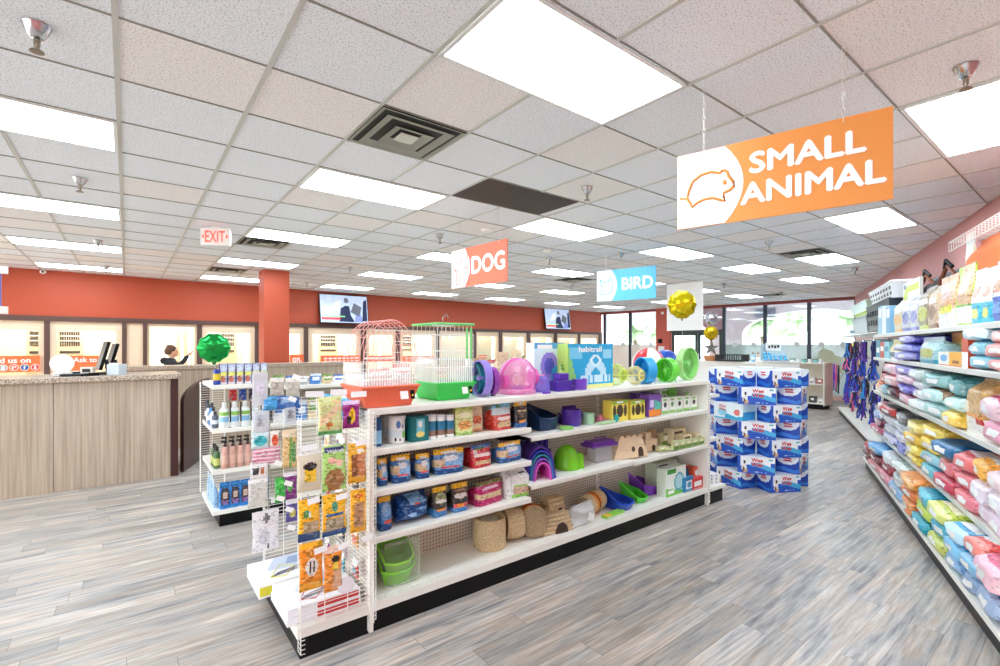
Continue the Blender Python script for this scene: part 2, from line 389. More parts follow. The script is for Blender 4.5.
# posts, beige surrounds, panes and the bright kennels behind
posts = [(-28, -22), (44, 50), (122, 126.5), (143, 147), (197, 202), (255, 259), (304, 308), (361, 366), (396, 400), (436, 439), (473, 476), (499, 502), (527, 530), (554, 557), (578, 580), (599, 602)]
b = B(); b.xf = FL
for a, c in posts: b.span((lu(a), -.02, 0), (lu(c), .10, ZB-.08), BROWN)
structure(b, 'trim_3', smooth=False)
KB = M((246, 236, 212), .6); KW = M((250, 248, 240), .5); GRIL = M((74, 66, 62), .5); FILLK = M((255, 250, 240), .5, emis=15.)
wi = 0; di = 0
banners = {}
for i in range(len(posts)-1):
    u0, u1 = lu(posts[i][1]), lu(posts[i+1][0]); zt = ZB-.08
    if u1-u0 < .6:
        b = B(); b.xf = FL; b.span((u0, .02, 0), (u1, .08, zt), BEIGE); wi += 1; structure(b, 'wall_left_panel.%03d' % wi, smooth=False); continue
    m = min(.13, (u1-u0)*.09); top = zt-.17; bot = .95
    door = (i == 3)
    if door: m, top, bot = .05, zt-.07, 0.
    di += 1
    w = B(); w.xf = FL
    w.span((u0, .02, 0), (u0+m, .09, zt), BEIGE); w.span((u1-m, .02, 0), (u1, .09, zt), BEIGE)
    w.span((u0+m, .02, top), (u1-m, .09, zt), BEIGE)
    if bot: w.span((u0+m, .02, 0), (u1-m, .09, bot), BEIGE)
    fr = structure(w, 'window_%d' % di, smooth=False)
    g = B(); g.xf = FL
    if not door:
        g.span((u0+m, .05, bot), (u1-m, .056, top), glass_mat(fac=.05)); g.make('pane', fr, smooth=False)
    # kennel room
    k = B(); k.xf = FL; D = 2.4 if door else (1.1 if i < 9 else .42)
    k.span((u0-.03, D, 0), (u1+.03, D+.04, 2.5), KB); k.span((u0-.05, .13, 0), (u0-.03, D, 2.5), KW); k.span((u0-.03, .13, 2.3), (u1+.03, D, 2.34), KW)
    k.span((u0-.03, .13, -.0), (u1+.03, D, .02), KW)
    kn = structure(k, 'wall_kennel.%03d' % di, smooth=False)
    lp = B(); lp.xf = FL; lp.span((u0+.15, min(.35, D*.5), 2.24), (u1-.15, min(.7, D*.8), 2.30), FILLK)  # warm glowing slab added to brighten the kennel behind the pane
    tag(lp.make('ceiling_light', smooth=False), 'added warm fill lamp in the viewing room, bay %s from the left' % ['one', 'two', 'three', 'four', 'five', 'six', 'seven', 'eight', 'nine', 'ten', 'eleven', 'twelve', 'thirteen', 'fourteen', 'fifteen', 'sixteen'][di-1], 'light', 'fill lamps added inside the viewing rooms')
    if not door and i < 9:
        wd = u1-u0; gate = B(); gate.xf = FL; gx = u0+wd*(.12 if i % 2 else .52); gw = wd*.3
        if i == 0: gx = u0+wd*.72; gw = wd*.2
        gate.span((gx-.05, D-.03, .9), (gx+gw+.05, D-.002, 2.12), M((226, 206, 172), .6))
        for q in range(9): gate.span((gx+gw*q/9+.005, D-.05, 1.62), (gx+gw*(q+.72)/9, D-.03, 2.0), GRIL)
        for z in (1.72, 1.82, 1.92): gate.span((gx, D-.055, z), (gx+gw, D-.045, z+.02), KW)
        gate.span((gx, D-.05, 1.47), (gx+gw, D-.03, 1.52), GRIL)
        tag(gate.make('kennel_gate', smooth=False), 'cream kennel gate with dark bars behind viewing window, bay %s from the left' % ['one', 'two', 'three', 'four', 'five', 'six', 'seven', 'eight', 'nine', 'ten', 'eleven', 'twelve', 'thirteen', 'fourteen', 'fifteen', 'sixteen'][di-1], 'gate', 'kennel gates behind the viewing windows')
# baseboards
b = B(); b.xf = FR; b.span((4, 0, 0), (11, .012, .1), M((225, 200, 180), .5)); structure(b, 'baseboard_right', smooth=False)
# window wall
MUL = M((40, 52, 66), .4); PK = M((224, 196, 184), .5); HR = M((150, 70, 66), .5)
b = B(); b.xf = FW; b.span((-.3, -.03, 2.955), (9.3, .1, H), HR); b.span((wu(726), -.05, 0), (9.3, .1, .14), PK); b.span((0, -.04, 0), (wu(657), .1, .14), PK)
structure(b, 'wall_front', smooth=False)
b = B(); b.xf = FW; b.span((wu(657.5), -.12, 0), (wu(671), .1, H), M((196, 92, 76), .55, var=.02)); structure(b, 'wall_front_pier', smooth=False)
b = B(); b.xf = FW; b.span((wu(663), -.145, 2.82), (wu(665.5), -.12, 2.92), WHITE)
tag(b.make('sensor', smooth=False, bevel=.004), 'small white motion sensor high on the red pier by the entrance', 'sensor')
b = B(); b.xf = FW; b.span((wu(660), -.16, 1.72), (wu(664), -.12, 1.88), BLACK)
tag(b.make('alarm_keypad', smooth=False, bevel=.004), 'small black keypad on the red pier beside the entrance doors', 'keypad')
b = B(); b.xf = FW; b.span((wu(660), -.135, 1.3), (wu(666), -.12, 1.6), WHITE)
tag(b.make('notice', smooth=False), 'white paper notice on the red pier under the black keypad', 'notice')
mu = [604, 630, 657, 672, 698, 722, 765, 809, 862]
b = B(); b.xf = FW
for p in (604.5, 630): b.span((wu(p)-.05, -.02, .14), (wu(p)+.05, .08, 2.96), MUL)
for p in (724, 765, 809): b.span((wu(p)-.05, -.02, .14), (wu(p)+.05, .08, 2.96), MUL)
b.span((9.0, -.02, .14), (9.2, .08, 2.96), MUL); structure(b, 'trim_4', smooth=False)
panes = [(wu(604.5)+.05, wu(630)-.05), (wu(630)+.05, wu(657.5)), (wu(724)+.05, wu(765)-.05), (wu(765)+.05, wu(809)-.05), (wu(809)+.05, 9.0)]
DEC = M((176, 198, 190), .6, alpha=.72, var=.1, bump=0)
LEAF = M((212, 222, 190), .6, alpha=.75)
for i, (a, c) in enumerate(panes):
    g = B(); g.xf = FW; g.span((a, .02, .14), (c, .028, 2.955), glass_mat((242, 248, 250), .1)); w = structure(g, 'window_%d' % (20+i), smooth=False)
    d = B(); d.xf = FW; d.span((a, .012, .14), (c, .016, 1.66), DEC if i > 1 else M((240, 226, 214), .6, alpha=.8)); d.make('frosted_film', w, smooth=False)
    for q in range(2):
        d = B(); d.xf = FW; xx = a+(c-a)*(.25+.5*q); d.prism([(xx+.09*math.cos(t*math.pi/8), 1.66+.09*math.sin(t*math.pi/8)) for t in range(16)], .010, .014, M((216, 224, 220), .6, alpha=.85)); d.make('frosted_dot', w, smooth=False)
    if i == 4:
        d = B(); d.xf = FW
        for (qx, qz, qr) in ((.35, 1.35, .2), (.5, 1.15, .24), (.3, .95, .2), (.55, .85, .22), (.15, 1.15, .16)):
            d.prism([(a+(c-a)*qx+qr*(1+.2*math.sin(5*t))*math.cos(t), qz+qr*(1+.2*math.sin(4*t))*math.sin(t)) for t in [k*math.pi/10 for k in range(20)]], .006+.001*qx, .0075+.001*qx, LEAF)
        d.make('frosted_leaf_print', w, smooth=False)
        d = B(); d.xf = FW; text_into(d, 'qp', 8.33, .62, .75, .55, .004, M((240, 244, 242), .6), bold=.01); d.make('lettering', w, smooth=False)
# entrance doors
DG = M((48, 62, 60), .4)
for i, (pa, pb) in enumerate(((672, 697.5), (698, 722))):
    a, c = wu(pa), wu(pb); d = B(); d.xf = FW
    for s in ((a, .02, a+.09, 2.12), (c-.09, .02, c, 2.12), (a+.09, 2.0, c-.09, 2.12), (a+.09, .02, c-.09, .25)): d.span((s[0], -.01, s[1]), (s[2], .04, s[3]), DG)
    dr = structure(d, 'door_%d' % (i+1), smooth=False)
    g = B(); g.xf = FW; g.span((a+.09, .01, .25), (c-.09, .018, 2.0), glass_mat((242, 248, 250), .1)); g.make('pane', dr, smooth=False)
    h_ = B(); h_.xf = FW; hx = c-.045 if i == 0 else a+.045; h_.tube([(hx, -.06, .9), (hx, -.06, 1.35)], .014, CHROME, 8); h_.make('handle', dr)
b = B(); b.xf = FW; b.span((wu(671), -.03, 2.12), (wu(723), .06, 2.19), DG); b.span((wu(697)-.04, -.02, 2.19), (wu(697)+.04, .05, 2.95), DG); structure(b, 'trim_5', smooth=False)
g = B(); g.xf = FW; g.span((wu(671), .02, 2.19), (wu(723), .028, 2.955), glass_mat((205, 196, 200), .2)); structure(g, 'window_30', smooth=False)
g = B(); g.xf = FW; g.span((5.9+.35, .032, 2.55), (6.9, .036, 2.86), M((206, 200, 222), .5)); tag(g.make('window_notice', smooth=False), 'pale lilac notice high on the window right of the entrance doors', 'notice')
# outside: ground, arcade with arches, trees
b = B(); b.span((16.95, -40, -.12), (70, 60, -.02), M((236, 234, 230), .9)); b.span((-70, -60, -.14), (-5.6, 60, -.04), M((226, 222, 214), .9)); structure(b, 'ground', smooth=False)  # west slab is unseen, added pale to bounce daylight up to the ceiling
AR = M((226, 214, 216), .8)
b = B(); b.xf = FW
for (c0, hw) in ((7.2, 2.4), (1.3, 2.2)):
    zz = 2.05; ap = arc(c0, zz, hw, .85, 180, 0, 24)
    for k in range(24):
        (xa, za), (xb, zb) = ap[k], ap[k+1]
        b.add([(xa, 2.6, za), (xb, 2.6, zb), (xb, 2.6, 3.6), (xa, 2.6, 3.6), (xa, 2.9, za), (xb, 2.9, zb), (xb, 2.9, 3.6), (xa, 2.9, 3.6)], [(0, 1, 2, 3), (7, 6, 5, 4), (0, 4, 5, 1)], AR)
b.span((3.5, 2.6, 0), (4.8, 2.9, 3.6), AR); b.span((-3, 2.6, 0), (-.9, 2.9, 3.6), AR); b.span((9.6, 2.6, 0), (12.5, 2.9, 3.6), AR)
structure(b, 'wall_arcade', smooth=False)
b = B(); b.xf = FW; b.span((-3, .12, 3.3), (12.5, 2.9, 3.4), M((236, 230, 234), .8)); structure(b, 'ceiling_arcade', smooth=False)
LF = M((186, 204, 164), .8, var=.25, bump=.5, bscale=6); TR = M((120, 100, 84), .8)
for i, (x, y, s) in enumerate(((27, 20, 2.3), (31, 13.5, 2.6), (30, 7.2, 2.2), (34, 25, 2.6))):
    t = thing('tree', ['pale leafy tree outside the left front windows', 'pale leafy tree outside beyond the entrance doors', 'pale leafy tree outside the right front windows', 'furthest pale tree outside left of the entrance'][i], 'tree', (x, y, -.1))
    q = B(); q.tube([(0, 0, 0), (.05, 0, 1.4), (-.05, .1, 2.6)], [.16, .12, .08], TR, 8); q.make('trunk', t)
    q = B(); rr = random.Random(i)
    for k in range(70):
        d = Vector((rr.gauss(0, 1), rr.gauss(0, 1), rr.gauss(0, 1))).normalized()*s*rr.uniform(.5, 1); sz = rr.uniform(.3, .6)
        q.ball((d.x, d.y, 2.6+d.z*.6+s*.3), (sz, sz, sz*.8), LF, 7, 5)
    q.make('crown', t)
# ---------------------------------------------------------------- ceiling lights
LM = M((226, 243, 255), .5, emis=1., var=0.); LM.node_tree.nodes['Principled BSDF'].inputs['Emission Strength'].default_value = LAMP_S
FRM = M((235, 235, 232), .4)
fb = B(); LX, LY = 1.2, .595
for s in ((-LX/2, -LY/2, LX/2, -LY/2+.022), (-LX/2, LY/2-.022, LX/2, LY/2), (-LX/2, -LY/2, -LX/2+.022, LY/2), (LX/2-.022, -LY/2, LX/2, LY/2)):
    fb.span((s[0], s[1], H-.014), (s[2], s[3], H-.004), FRM)
fme = fb.mesh('light_frame', False)
db = B(); db.span((-LX/2+.022, -LY/2+.022, H-.012), (LX/2-.022, LY/2-.022, H-.007), LM); dme = db.mesh('light_diffuser', False)
rows = {}
def add_light(ci, rj, label):
    t = thing('ceiling_light', label, 'light', (GX+G*(ci+1), GY+G*(rj+.5), 0), 0, 'recessed ceiling light panels')
    link(fme, 'light_frame', t); link(dme, 'diffuser', t)
ordn = ['first', 'second', 'third', 'fourth', 'fifth', 'sixth', 'seventh', 'eighth']
special = {(-2, 2): 'long white light panel cut by the frame above the wood counter', (2, -2): 'largest white light panel, top centre, nearest to the viewer', (2, 2): 'white light panel just beyond the square metal vent', (6, 2): 'white light panel right of the dark ceiling grille', (10, -2): 'white light panel showing just below the orange hanging sign'}
for ci in range(-6, 27, 4):
    for rj in (-10, -6, -2, 2, 6, 10, 14):
        x, y = GX+G*(ci+1), GY+G*(rj+.5)
        if (x-6.481)*math.sin(R(RW_A))*-1+(y-.692)*math.cos(R(RW_A)) < .7: continue
        if x > 16 or (ci, rj) == (6, -6) or y > 12.3+(x+1.7)*.0776-.4: continue
        lb = special.get((ci, rj)) or 'white ceiling light panel, %s row from the viewer, %s column from the left' % (ordn[(rj+10)//4], ordn[min(7, (ci+6)//4)])
        if ci == 26: lb = 'white ceiling light panel nearest the front windows, %s row from the viewer' % ordn[(rj+10)//4]
        add_light(ci, rj, lb)
add_light(14, 0, 'white light panel beside the ceiling vent at the right, near the wall shelving')
add_light(6, -4, 'white light panel at the upper right, beside the chrome sprinkler')
# vents, grille
VM = M((206, 206, 192), .5); VD = M((48, 48, 44), .7)
def vent(x, y, label, s=.59):
    t = thing('ceiling_vent', label, 'vent', (x, y, 0), 0, 'square ceiling air diffusers')
    q = B(); q.span((-s/2, -s/2, H-.007), (s/2, s/2, H-.0062), VD); q.make('backing', t, smooth=False)
    q = B()
    for k, (a, c) in enumerate(((.295, .258), (.238, .155), (.14, .078), (.066, 0))):
        a *= s/.59; c *= s/.59; z0 = H-.006-.006*k; z1 = z0+.012 if k else z0+.002
        if k == 3: q.span((-a, -a, z0), (a, a, z0+.004), VM); continue
        o_ = [(-a, -a), (a, -a), (a, a), (-a, a)]; i_ = [(-c, -c), (c, -c), (c, c), (-c, c)]
        for e in range(4):
            f = (e+1) % 4
            q.add([(o_[e][0], o_[e][1], z0-.008), (o_[f][0], o_[f][1], z0-.008), (i_[f][0], i_[f][1], z1), (i_[e][0], i_[e][1], z1)], [(0, 1, 2, 3), (3, 2, 1, 0)], VM)
    q.make('louver', t, smooth=False)
cc = lambda i, j: (GX+G*(i+.5), GY+G*(j+.5))
vent(*cc(2, 0), 'big square grey metal ceiling vent nearest to the viewer')
vent(*cc(2, 7), 'square ceiling vent beyond the red exit sign')
vent(*cc(2, 12), 'far square ceiling vent above the red column')
vent(*cc(12, 7), 'square ceiling vent between the dog and bird signs')
vent(*cc(13, 0), 'square ceiling vent right of the orange sign, by a light panel')
vent(*cc(23, 5), 'far square ceiling vent above the front windows')
q = B(); x0, y0 = GX+G*4+.01, GY+G*1+.01; x1, y1 = GX+G*6-.12, GY+G*2-.01
q.span((x0, y0, H-.006), (x1, y1, H-.0055), VD)
GRL = M((92, 84, 78), .5)
k = y0
while k < y1-.01: q.span((x0, k, H-.012), (x1, k+.009, H-.006), GRL); k += .02
tag(q.make('air_return_grille', smooth=False), 'dark slatted return air grille in the ceiling', 'vent')
# sprinklers
sb = B(); sb.lathe([(.052, 0), (.049, -.006), (.042, -.026), (.026, -.052), (.02, -.056), (0, -.056)], CHROME); sme = sb.mesh('e')
hb = B(); hb.lathe([(.012, -.06), (.012, -.085), (.008, -.1), (.026, -.112), (.026, -.116), (0, -.116)], M((150, 140, 125), .3, 1.), n=12); hme = hb.mesh('h')
sps = [(37, 25, 'chrome ceiling sprinkler at the upper left corner'), (80, 178, 'sprinkler beyond the light panel at the upper left'), (98, 240, 'small sprinkler below the left light panels'), (106, 266, 'far left sprinkler near the red wall'), (440, 234, 'sprinkler left of the orange dog sign'), (350, 267, 'small sprinkler above the television'), (587, 187, 'sprinkler right of the dark ceiling grille'), (621, 253, 'sprinkler right above the blue bird sign'), (549, 257, 'sprinkler between the dog and bird signs'), (769, 241, 'sprinkler below the orange hanging sign'), (724, 283, 'sprinkler right of the big gold balloon'), (855, 268, 'sprinkler above the right wall shelving'), (966, 66, 'chrome ceiling sprinkler at the upper right, by a light panel'), (781, 292, 'far sprinkler above the front windows'), (307, 281, 'far sprinkler right of the red column'), (572, 284, 'far sprinkler above the second television')]
for px, py, lb in sps:
    p = on_z(px, py, H); t = thing('ceiling_sprinkler', lb, 'sprinkler', (p.x, p.y, H-.004), 0, 'ceiling sprinklers')
    link(sme, 'escutcheon', t); link(hme, 'sprinkler_head', t)
q = B(); q.ball((0, 0, 0), (.05, .05, .04), WHITE); p = on_v(43, 266, LW_O, LW_A); w = FL @ Vector((p[0], -.06, H-.045))
o = tag(q.make('security_camera', loc=w), 'white dome security camera where the left wall meets the ceiling', 'camera')
q = B(); q.ball((0, -.035, 0), (.02, .02, .02), BLACK); q.make('lens', o)
p = on_z(452, 148, H)
q = B(); q.lathe([(.06, 0), (.055, -.03), (0, -.035)], WHITE); p = on_z(447, 263, H)
for px, py, lb in ((487, 229, 'flat white speaker disc in the ceiling left of the bird sign'), (548, 250, 'white smoke detector on the ceiling between dog and bird signs')):
    p = on_z(px, py, H); q = B(); q.lathe([(.075, 0), (.07, -.028), (0, -.034)], WHITE); tag(q.make('smoke_detector', loc=(p.x, p.y, H-.005)), lb, 'detector')
# ---------------------------------------------------------------- exit sign
t = thing('exit_sign', 'white exit sign with red letters hanging from the ceiling', 'sign', on_z(216, 226, H)-Vector((0, 0, .13)), R(-32))
q = B(); q.box((0, 0, 0), (.33, .05, .21), M((240, 238, 232), .4)); q.box((0, 0, .113), (.1, .04, .02), WHITE); q.make('housing', t, smooth=False, bevel=.006)
ER = M((255, 70, 50), .4, emis=1.2)
q = B(); text_into(q, 'EXIT', 0, 0, .22, .13, -.027, ER, .012)
for s in (-1, 1): q.prism([(s*.148, 0), (s*.125, .03), (s*.125, -.03)][::s], -.028, -.026, ER)
q.make('lettering', t, smooth=False)
# ---------------------------------------------------------------- hanging department signs
def hang_sign(CA_, CB_, dang, TL, TR, BL, BR, col, words, label, outline, extra, name='hanging_sign'):
    A3 = on_z(CA_[0], CA_[1], H); B3 = on_z(CB_[0], CB_[1], H); ang = math.degrees(math.atan2(B3.y-A3.y, B3.x-A3.x))+dang
    a, b_, c, d = [on_v(p[0], p[1], (A3.x, A3.y), ang) for p in (TL, TR, BL, BR)]
    zt = (a[1]+b_[1])/2; zb = (c[1]+d[1])/2; ul = (a[0]+c[0])/2; ur = (b_[0]+d[0])/2; w = ur-ul; h = zt-zb; uc = (ul+ur)/2; chain_h = (-uc/w, ((B3-A3).length-uc)/w)
    t = thing(name, label, 'sign', (A3.x+uc*math.cos(R(ang)), A3.y+uc*math.sin(R(ang)), zb), R(ang))
    cm = M(col, .55, var=.02)
    q = B(); q.box((0, 0, h/2), (w, .008, h), cm); q.make('panel', t, smooth=False)
    ip = [(-w/2+.003, .003), (-w/2+.003, h-.003)]+[(x, z) for x, z in [(-w/2+w*(.36+extra*.0)+(-.095*w*((k/10-.5)*2)**2), h-.003-(h-.006)*k/10) for k in range(11)]]
    q = B(); q.prism(ip, -.0055, -.004, M((252, 252, 250), .5, var=.01)); q.make('icon_panel', t, smooth=False)
    q = B()
    for ln in outline['lines']:
        q.tube([(-w/2+w*u, -.007, h*v) for u, v in ln], outline['r'], cm, 6)
    q.make('animal_outline', t)
    q = B()
    for (s, u, v, sw, sh) in words: text_into(q, s, -w/2+w*u, h*v, w*sw, h*sh, -.0062, M((255, 253, 250), .5, var=.01), .035)
    q.make('lettering', t, smooth=False)
    for sx, px in ((-1, chain_h[0]), (1, chain_h[1])):
        q = B(); x0 = w*px; L0 = H-.01-zb-h+.02
        n = max(6, int(L0/.035)); 
        for k in range(n):
            z = h-.02+L0*(k+.5)/n; l = L0/n*.62
            if k % 2: pts = [(x0+.006*math.cos(e*math.pi/4), 0, z+l*math.sin(e*math.pi/4)) for e in range(8)]
            else: pts = [(x0, .006*math.cos(e*math.pi/4), z+l*math.sin(e*math.pi/4)) for e in range(8)]
            q.tube(pts, .0022, WIRE, 4, True)
        q.make('chain', t)
    return t
ham = [(83, 412), (120, 412), (128, 380), (148, 340), (190, 310), (240, 296), (283, 300), (290, 290), (305, 287), (318, 295), (322, 312), (345, 335), (348, 352), (330, 368), (300, 382), (300, 398), (306, 415), (288, 413), (250, 404), (210, 410), (175, 424), (145, 446), (138, 430), (120, 412)]
def ham_uv(p):
    u = (p[0]-68)/897.; ty = 240-212*u; by = 543-131*u; return u, 1-(p[1]-ty)/(by-ty)
hu = [ham_uv(p) for p in ham]; ey = [ham_uv((304+5*math.cos(k), 338+5*math.sin(k))) for k in range(7)]
hang_sign((704, 88), (843, 42), 2, (677, 156), (892.5, 108), (678, 230), (894, 199), (232, 146, 66), [('SMALL', .645, .70, .50, .25), ('ANIMAL', .66, .33, .62, .25)], 'orange and white hanging sign reading SMALL ANIMAL with a hamster outline', {'lines': [hu, ey], 'r': .0078}, 0)
dog = [[(.10, .08), (.10, .40), (.04, .55), (.05, .72), (.13, .62), (.2, .66), (.22, .9), (.27, .8), (.31, .92), (.33, .6), (.30, .45), (.33, .3), (.32, .1), (.27, .08), (.25, .22), (.17, .24), (.16, .1), (.10, .08)], [(.23, .5), (.30, .5)], [(.06, .5), (.14, .42)]]
hang_sign((461, 218), (496, 205), 4, (452, 251), (507.5, 239), (452, 289), (507.5, 281), (240, 120, 90), [('DOG', .68, .52, .56, .42)], 'orange-red and white hanging sign reading DOG with a dog outline', {'lines': dog, 'r': .005}, 0)
bird = [[(.06, .72), (.13, .62), (.2, .62), (.25, .78), (.27, .62), (.33, .60), (.28, .5), (.28, .36), (.2, .2), (.1, .22), (.04, .3), (.12, .36), (.08, .5), (.06, .72)]]
hang_sign((606, 246), (644, 240), 4, (597, 271), (656, 266), (597, 301), (656, 299), (100, 198, 236), [('BIRD', .7, .52, .5, .36)], 'light blue and white hanging sign reading BIRD with a dove outline', {'lines': bird, 'r': .0065}, 0)
# blank white hanging board behind the gold balloon
a = on_x(667, 285, 8.6); c = on_x(703, 330, 8.6)
t = thing('hanging_board', 'plain white hanging board behind the big gold balloon', 'sign', (8.6, (a.y+c.y)/2, c.z), R(-90)); w = a.y-c.y; h = a.z-c.z
q = B(); q.box((0, 0, h/2), (w, .01, h), WHITE); q.make('panel', t, smooth=False)
for s in (-.38, .38): q = B(); q.tube([(w*s, 0, h-.02), (w*s, 0, H-.01-c.z)], .0025, WIRE, 5); q.make('chain', t)
# ---------------------------------------------------------------- televisions on the left wall
def tv(pl, pr, pt, pb, label, seed):
    u0, z1 = on_v(pl, pt, LW_O, LW_A); u1, _ = on_v(pr, pt, LW_O, LW_A); _, z0 = on_v(pl, pb, LW_O, LW_A)
    u0 += .12; w = u1-u0; h = w*.6; o = FL @ Vector(((u0+u1)/2, -.16, (z0+z1)/2+.02))
    t = thing('television', label, 'television', o, R(LW_A-6))
    t.rotation_euler = (R(-9), 0, R(LW_A-4))
    q = B(); q.box((0, .02, 0), (w, .05, h), BLACK); q.make('housing', t, smooth=False, bevel=.006)
    q = B(); q.box((0, -.007, 0), (w-.04, .004, h-.045), M((168, 182, 205), .2, emis=.7, var=.45)); s = q.make('screen', t, smooth=False)
    e = M((30, 42, 78), .3, emis=.4, var=.3); f = M((90, 96, 108), .3, emis=.6, var=.3); g = M((230, 60, 60), .3, emis=1.)
    q = B(); z = -.0095
    q.prism([(w*x, h*y) for x, y in ((-.12, -.44), (-.08, .02), (.02, .12), (.1, .1), (.12, -.2), (.2, -.44))], z-.0006, z, e)
    q.prism([(w*x, h*y) for x, y in ((.12, -.1), (.2, .22), (.36, .08), (.3, -.25))], z-.0006, z, f)
    q.prism([(w*(.04+.05*math.cos(k)), h*(.3+.1*math.sin(k))) for k in [j*.63 for j in range(10)]], z-.0006, z, f)
    q.prism([(w*x, h*y) for x, y in ((.36, -.4), (.4, .3), (.47, .36), (.47, -.4))], z-.0006, z, e)
    q.prism([(w*x, h*y) for x, y in ((-.47, -.38), (-.47, -.3), (-.1, -.3), (-.1, -.38))], z-.0008, z-.0002, g)
    q.prism([(w*x, h*y) for x, y in ((-.3, -.1), (-.2, .2), (-.08, .3), (-.1, -.05))], z-.0004, z, M((206, 214, 226), .3, emis=.7, var=.2))
    q.prism([(w*x, h*y) for x, y in ((.2, -.44), (.24, -.1), (.32, -.06), (.38, -.44))], z-.0004, z, M((120, 130, 190), .3, emis=.6, var=.3))
    q.prism([(w*x, h*y) for x, y in ((-.47, -.28), (-.47, -.24), (.0, -.24), (.0, -.28))], z-.0008, z-.0002, M((130, 200, 120), .3, emis=.7))
    q.make('picture', s, smooth=False)
    q = B(); q.box((0, .09, .0), (.12, .12, .14), BLACK); q.make('wall_bracket', t, smooth=False)
tv(313, 364.5, 293.5, 324, 'wall television with a lit picture beside the red column', 1)
tv(540.5, 566, 308, 330, 'smaller looking wall television further along, near the corner', 2)
# ================================================================ COUNTERS
LAM = wood_mat('laminate', (158, 138, 118), (200, 184, 164), (38, 38, 1.0), .5)
DKW = wood_mat('dark_wood', (46, 22, 20), (70, 36, 32), (20, 20, 1.5), .3)
t = thing('checkout_counter', 'long wood-grain checkout counter with speckled stone top at the left', 'counter', (-1.2, 7.25, 0))
q = B(); q.span((-2.8, .02, 0), (.55, .1, 1.22), LAM); q.make('front_panel', t, smooth=False)
q = B(); q.span((.556, .02, 0), (1.63, .1, 1.22), LAM); q.make('front_panel', t, smooth=False)
q = B(); q.span((1.63, .01, 0), (1.71, .8, 1.22), M((66, 34, 32), .4)); q.make('corner_post', t, smooth=False)
q = B(); q.span((-2.8, -.03, 1.22), (1.74, .85, 1.28), GRANITE); q.make('countertop', t, smooth=False, bevel=.008)
q = B(); q.span((-2.8, .75, 0), (1.63, .8, 1.22), BEIGE); q.make('back_panel', t, smooth=False)
t = thing('service_counter', 'taller rear service counter with speckled stone top behind the checkout', 'counter', (0, 9.2, 0))
xa = on_y(121, 368, 9.2).x; xb = on_y(345, 362, 9.2).x
q = B(); q.span((xa, .03, 0), (xb-.02, .1, 1.25), LAM); q.make('front_panel', t, smooth=False)
q = B(); q.span((xa-.02, 0, 1.25), (xb, .4, 1.315), GRANITE); q.make('countertop', t, smooth=False, bevel=.008)
q = B(); q.span((xa, .34, 0), (xb-.02, .38, 1.25), BEIGE); q.make('back_panel', t, smooth=False)
# curved dark end panel (swing gate)
A_ = on_z(182, 472, 0); Bp = on_z(208, 453, 0); L0 = (Bp-A_).length; an = math.atan2(Bp.y-A_.y, Bp.x-A_.x)
hA = on_y(182, 402, A_.y).z; hB = on_y(206, 378, Bp.y).z
pts = [(0, 0), (L0, 0), (L0, hB)]+[(L0*math.cos(R(k*9)) if 0 else L0-L0*math.sin(R(k*9)), hA+(hB-hA)*math.cos(R(k*9))) for k in range(1, 10)]+[(0, hA)]
q = B(); q.prism(pts, -.02, .02, DKW)
tag(q.make('swing_gate', loc=A_, rz=an, smooth=False), 'dark wood gate panel with a curved top beside the checkout counter', 'gate')
# registers
def monitor(px, label, tilt, pyb=376, pyt=341, Y_=7.68):
    p = on_y(px, pyb, Y_); hgt = on_y(px, pyt, Y_).z-1.28
    t = thing('register_monitor', label, 'monitor', (p.x, Y_, 1.28), R(-82))
    q = B(); q.box((0, 0, .012), (.2, .2, .024), DARK); q.tube([(0, .05, .02), (0, .03, hgt*.45)], .02, DARK, 8); q.make('stand', t, bevel=.004)
    q = B(); q.box((0, 0, hgt*.56), (.34, .035, hgt*.86), BLACK, Matrix.Rotation(R(tilt), 3, 'X')); q.make('screen', t, smooth=False, bevel=.005)
monitor(103, 'black register monitor seen edge-on, left one on the checkout counter', -14)
monitor(112, 'black register monitor seen edge-on, right one on the checkout counter', -14, 374, 343, 7.88)
def onctr(px, Y, name, label, cat, f, rz=0.):
    p = on_y(px, 376, Y); q = B(); f(q); return tag(q.make(name, loc=(p.x, Y, 1.281), rz=rz, bevel=.003), label, cat)
onctr(117, 7.45, 'receipt_printer', 'light grey receipt printer beside the register monitors', 'printer', lambda q: (q.span((-.065, -.08, 0), (.065, .08, .13), M((196, 206, 214), .4)), q.box((0, -.06, .13), (.08, .03, .03), WHITE)), R(-30))
onctr(88, 7.5, 'card_reader', 'small cream card terminal on the checkout counter', 'card terminal', lambda q: (q.box((0, 0, .05), (.12, .08, .1), M((222, 214, 196), .4)), q.box((0, -.042, .06), (.08, .006, .04), DARK)), R(-20))
onctr(75, 7.42, 'keyboard', 'flat black keyboard on the checkout counter, nearer one', 'keyboard', lambda q: (q.box((0, 0, .012), (.26, .1, .022), DARK), q.box((0, 0, .026), (.24, .08, .006), M((70, 70, 72), .5))))
onctr(72, 7.72, 'receipt_tray', 'small dark tray on the checkout counter behind the keyboard', 'tray', lambda q: (q.box((0, 0, .02), (.16, .1, .04), DARK), q.box((0, 0, .042), (.12, .07, .004), WHITE)))
onctr(62, 7.6, 'leaflet_stack', 'stack of white leaflets at the left of the checkout counter', 'leaflets', lambda q: [q.box((0, 0, .008+.012*k), (.16, .22, .01), WHITE, Matrix.Rotation(.1*k, 3, 'Z')) for k in range(3)])
onctr(94, 7.36, 'barcode_scanner', 'small black scanner lying beside the card terminal', 'scanner', lambda q: (q.box((0, 0, .02), (.1, .05, .035), BLACK), q.tube([(-.04, 0, .02), (-.12, -.02, .012)], .014, BLACK, 8)))
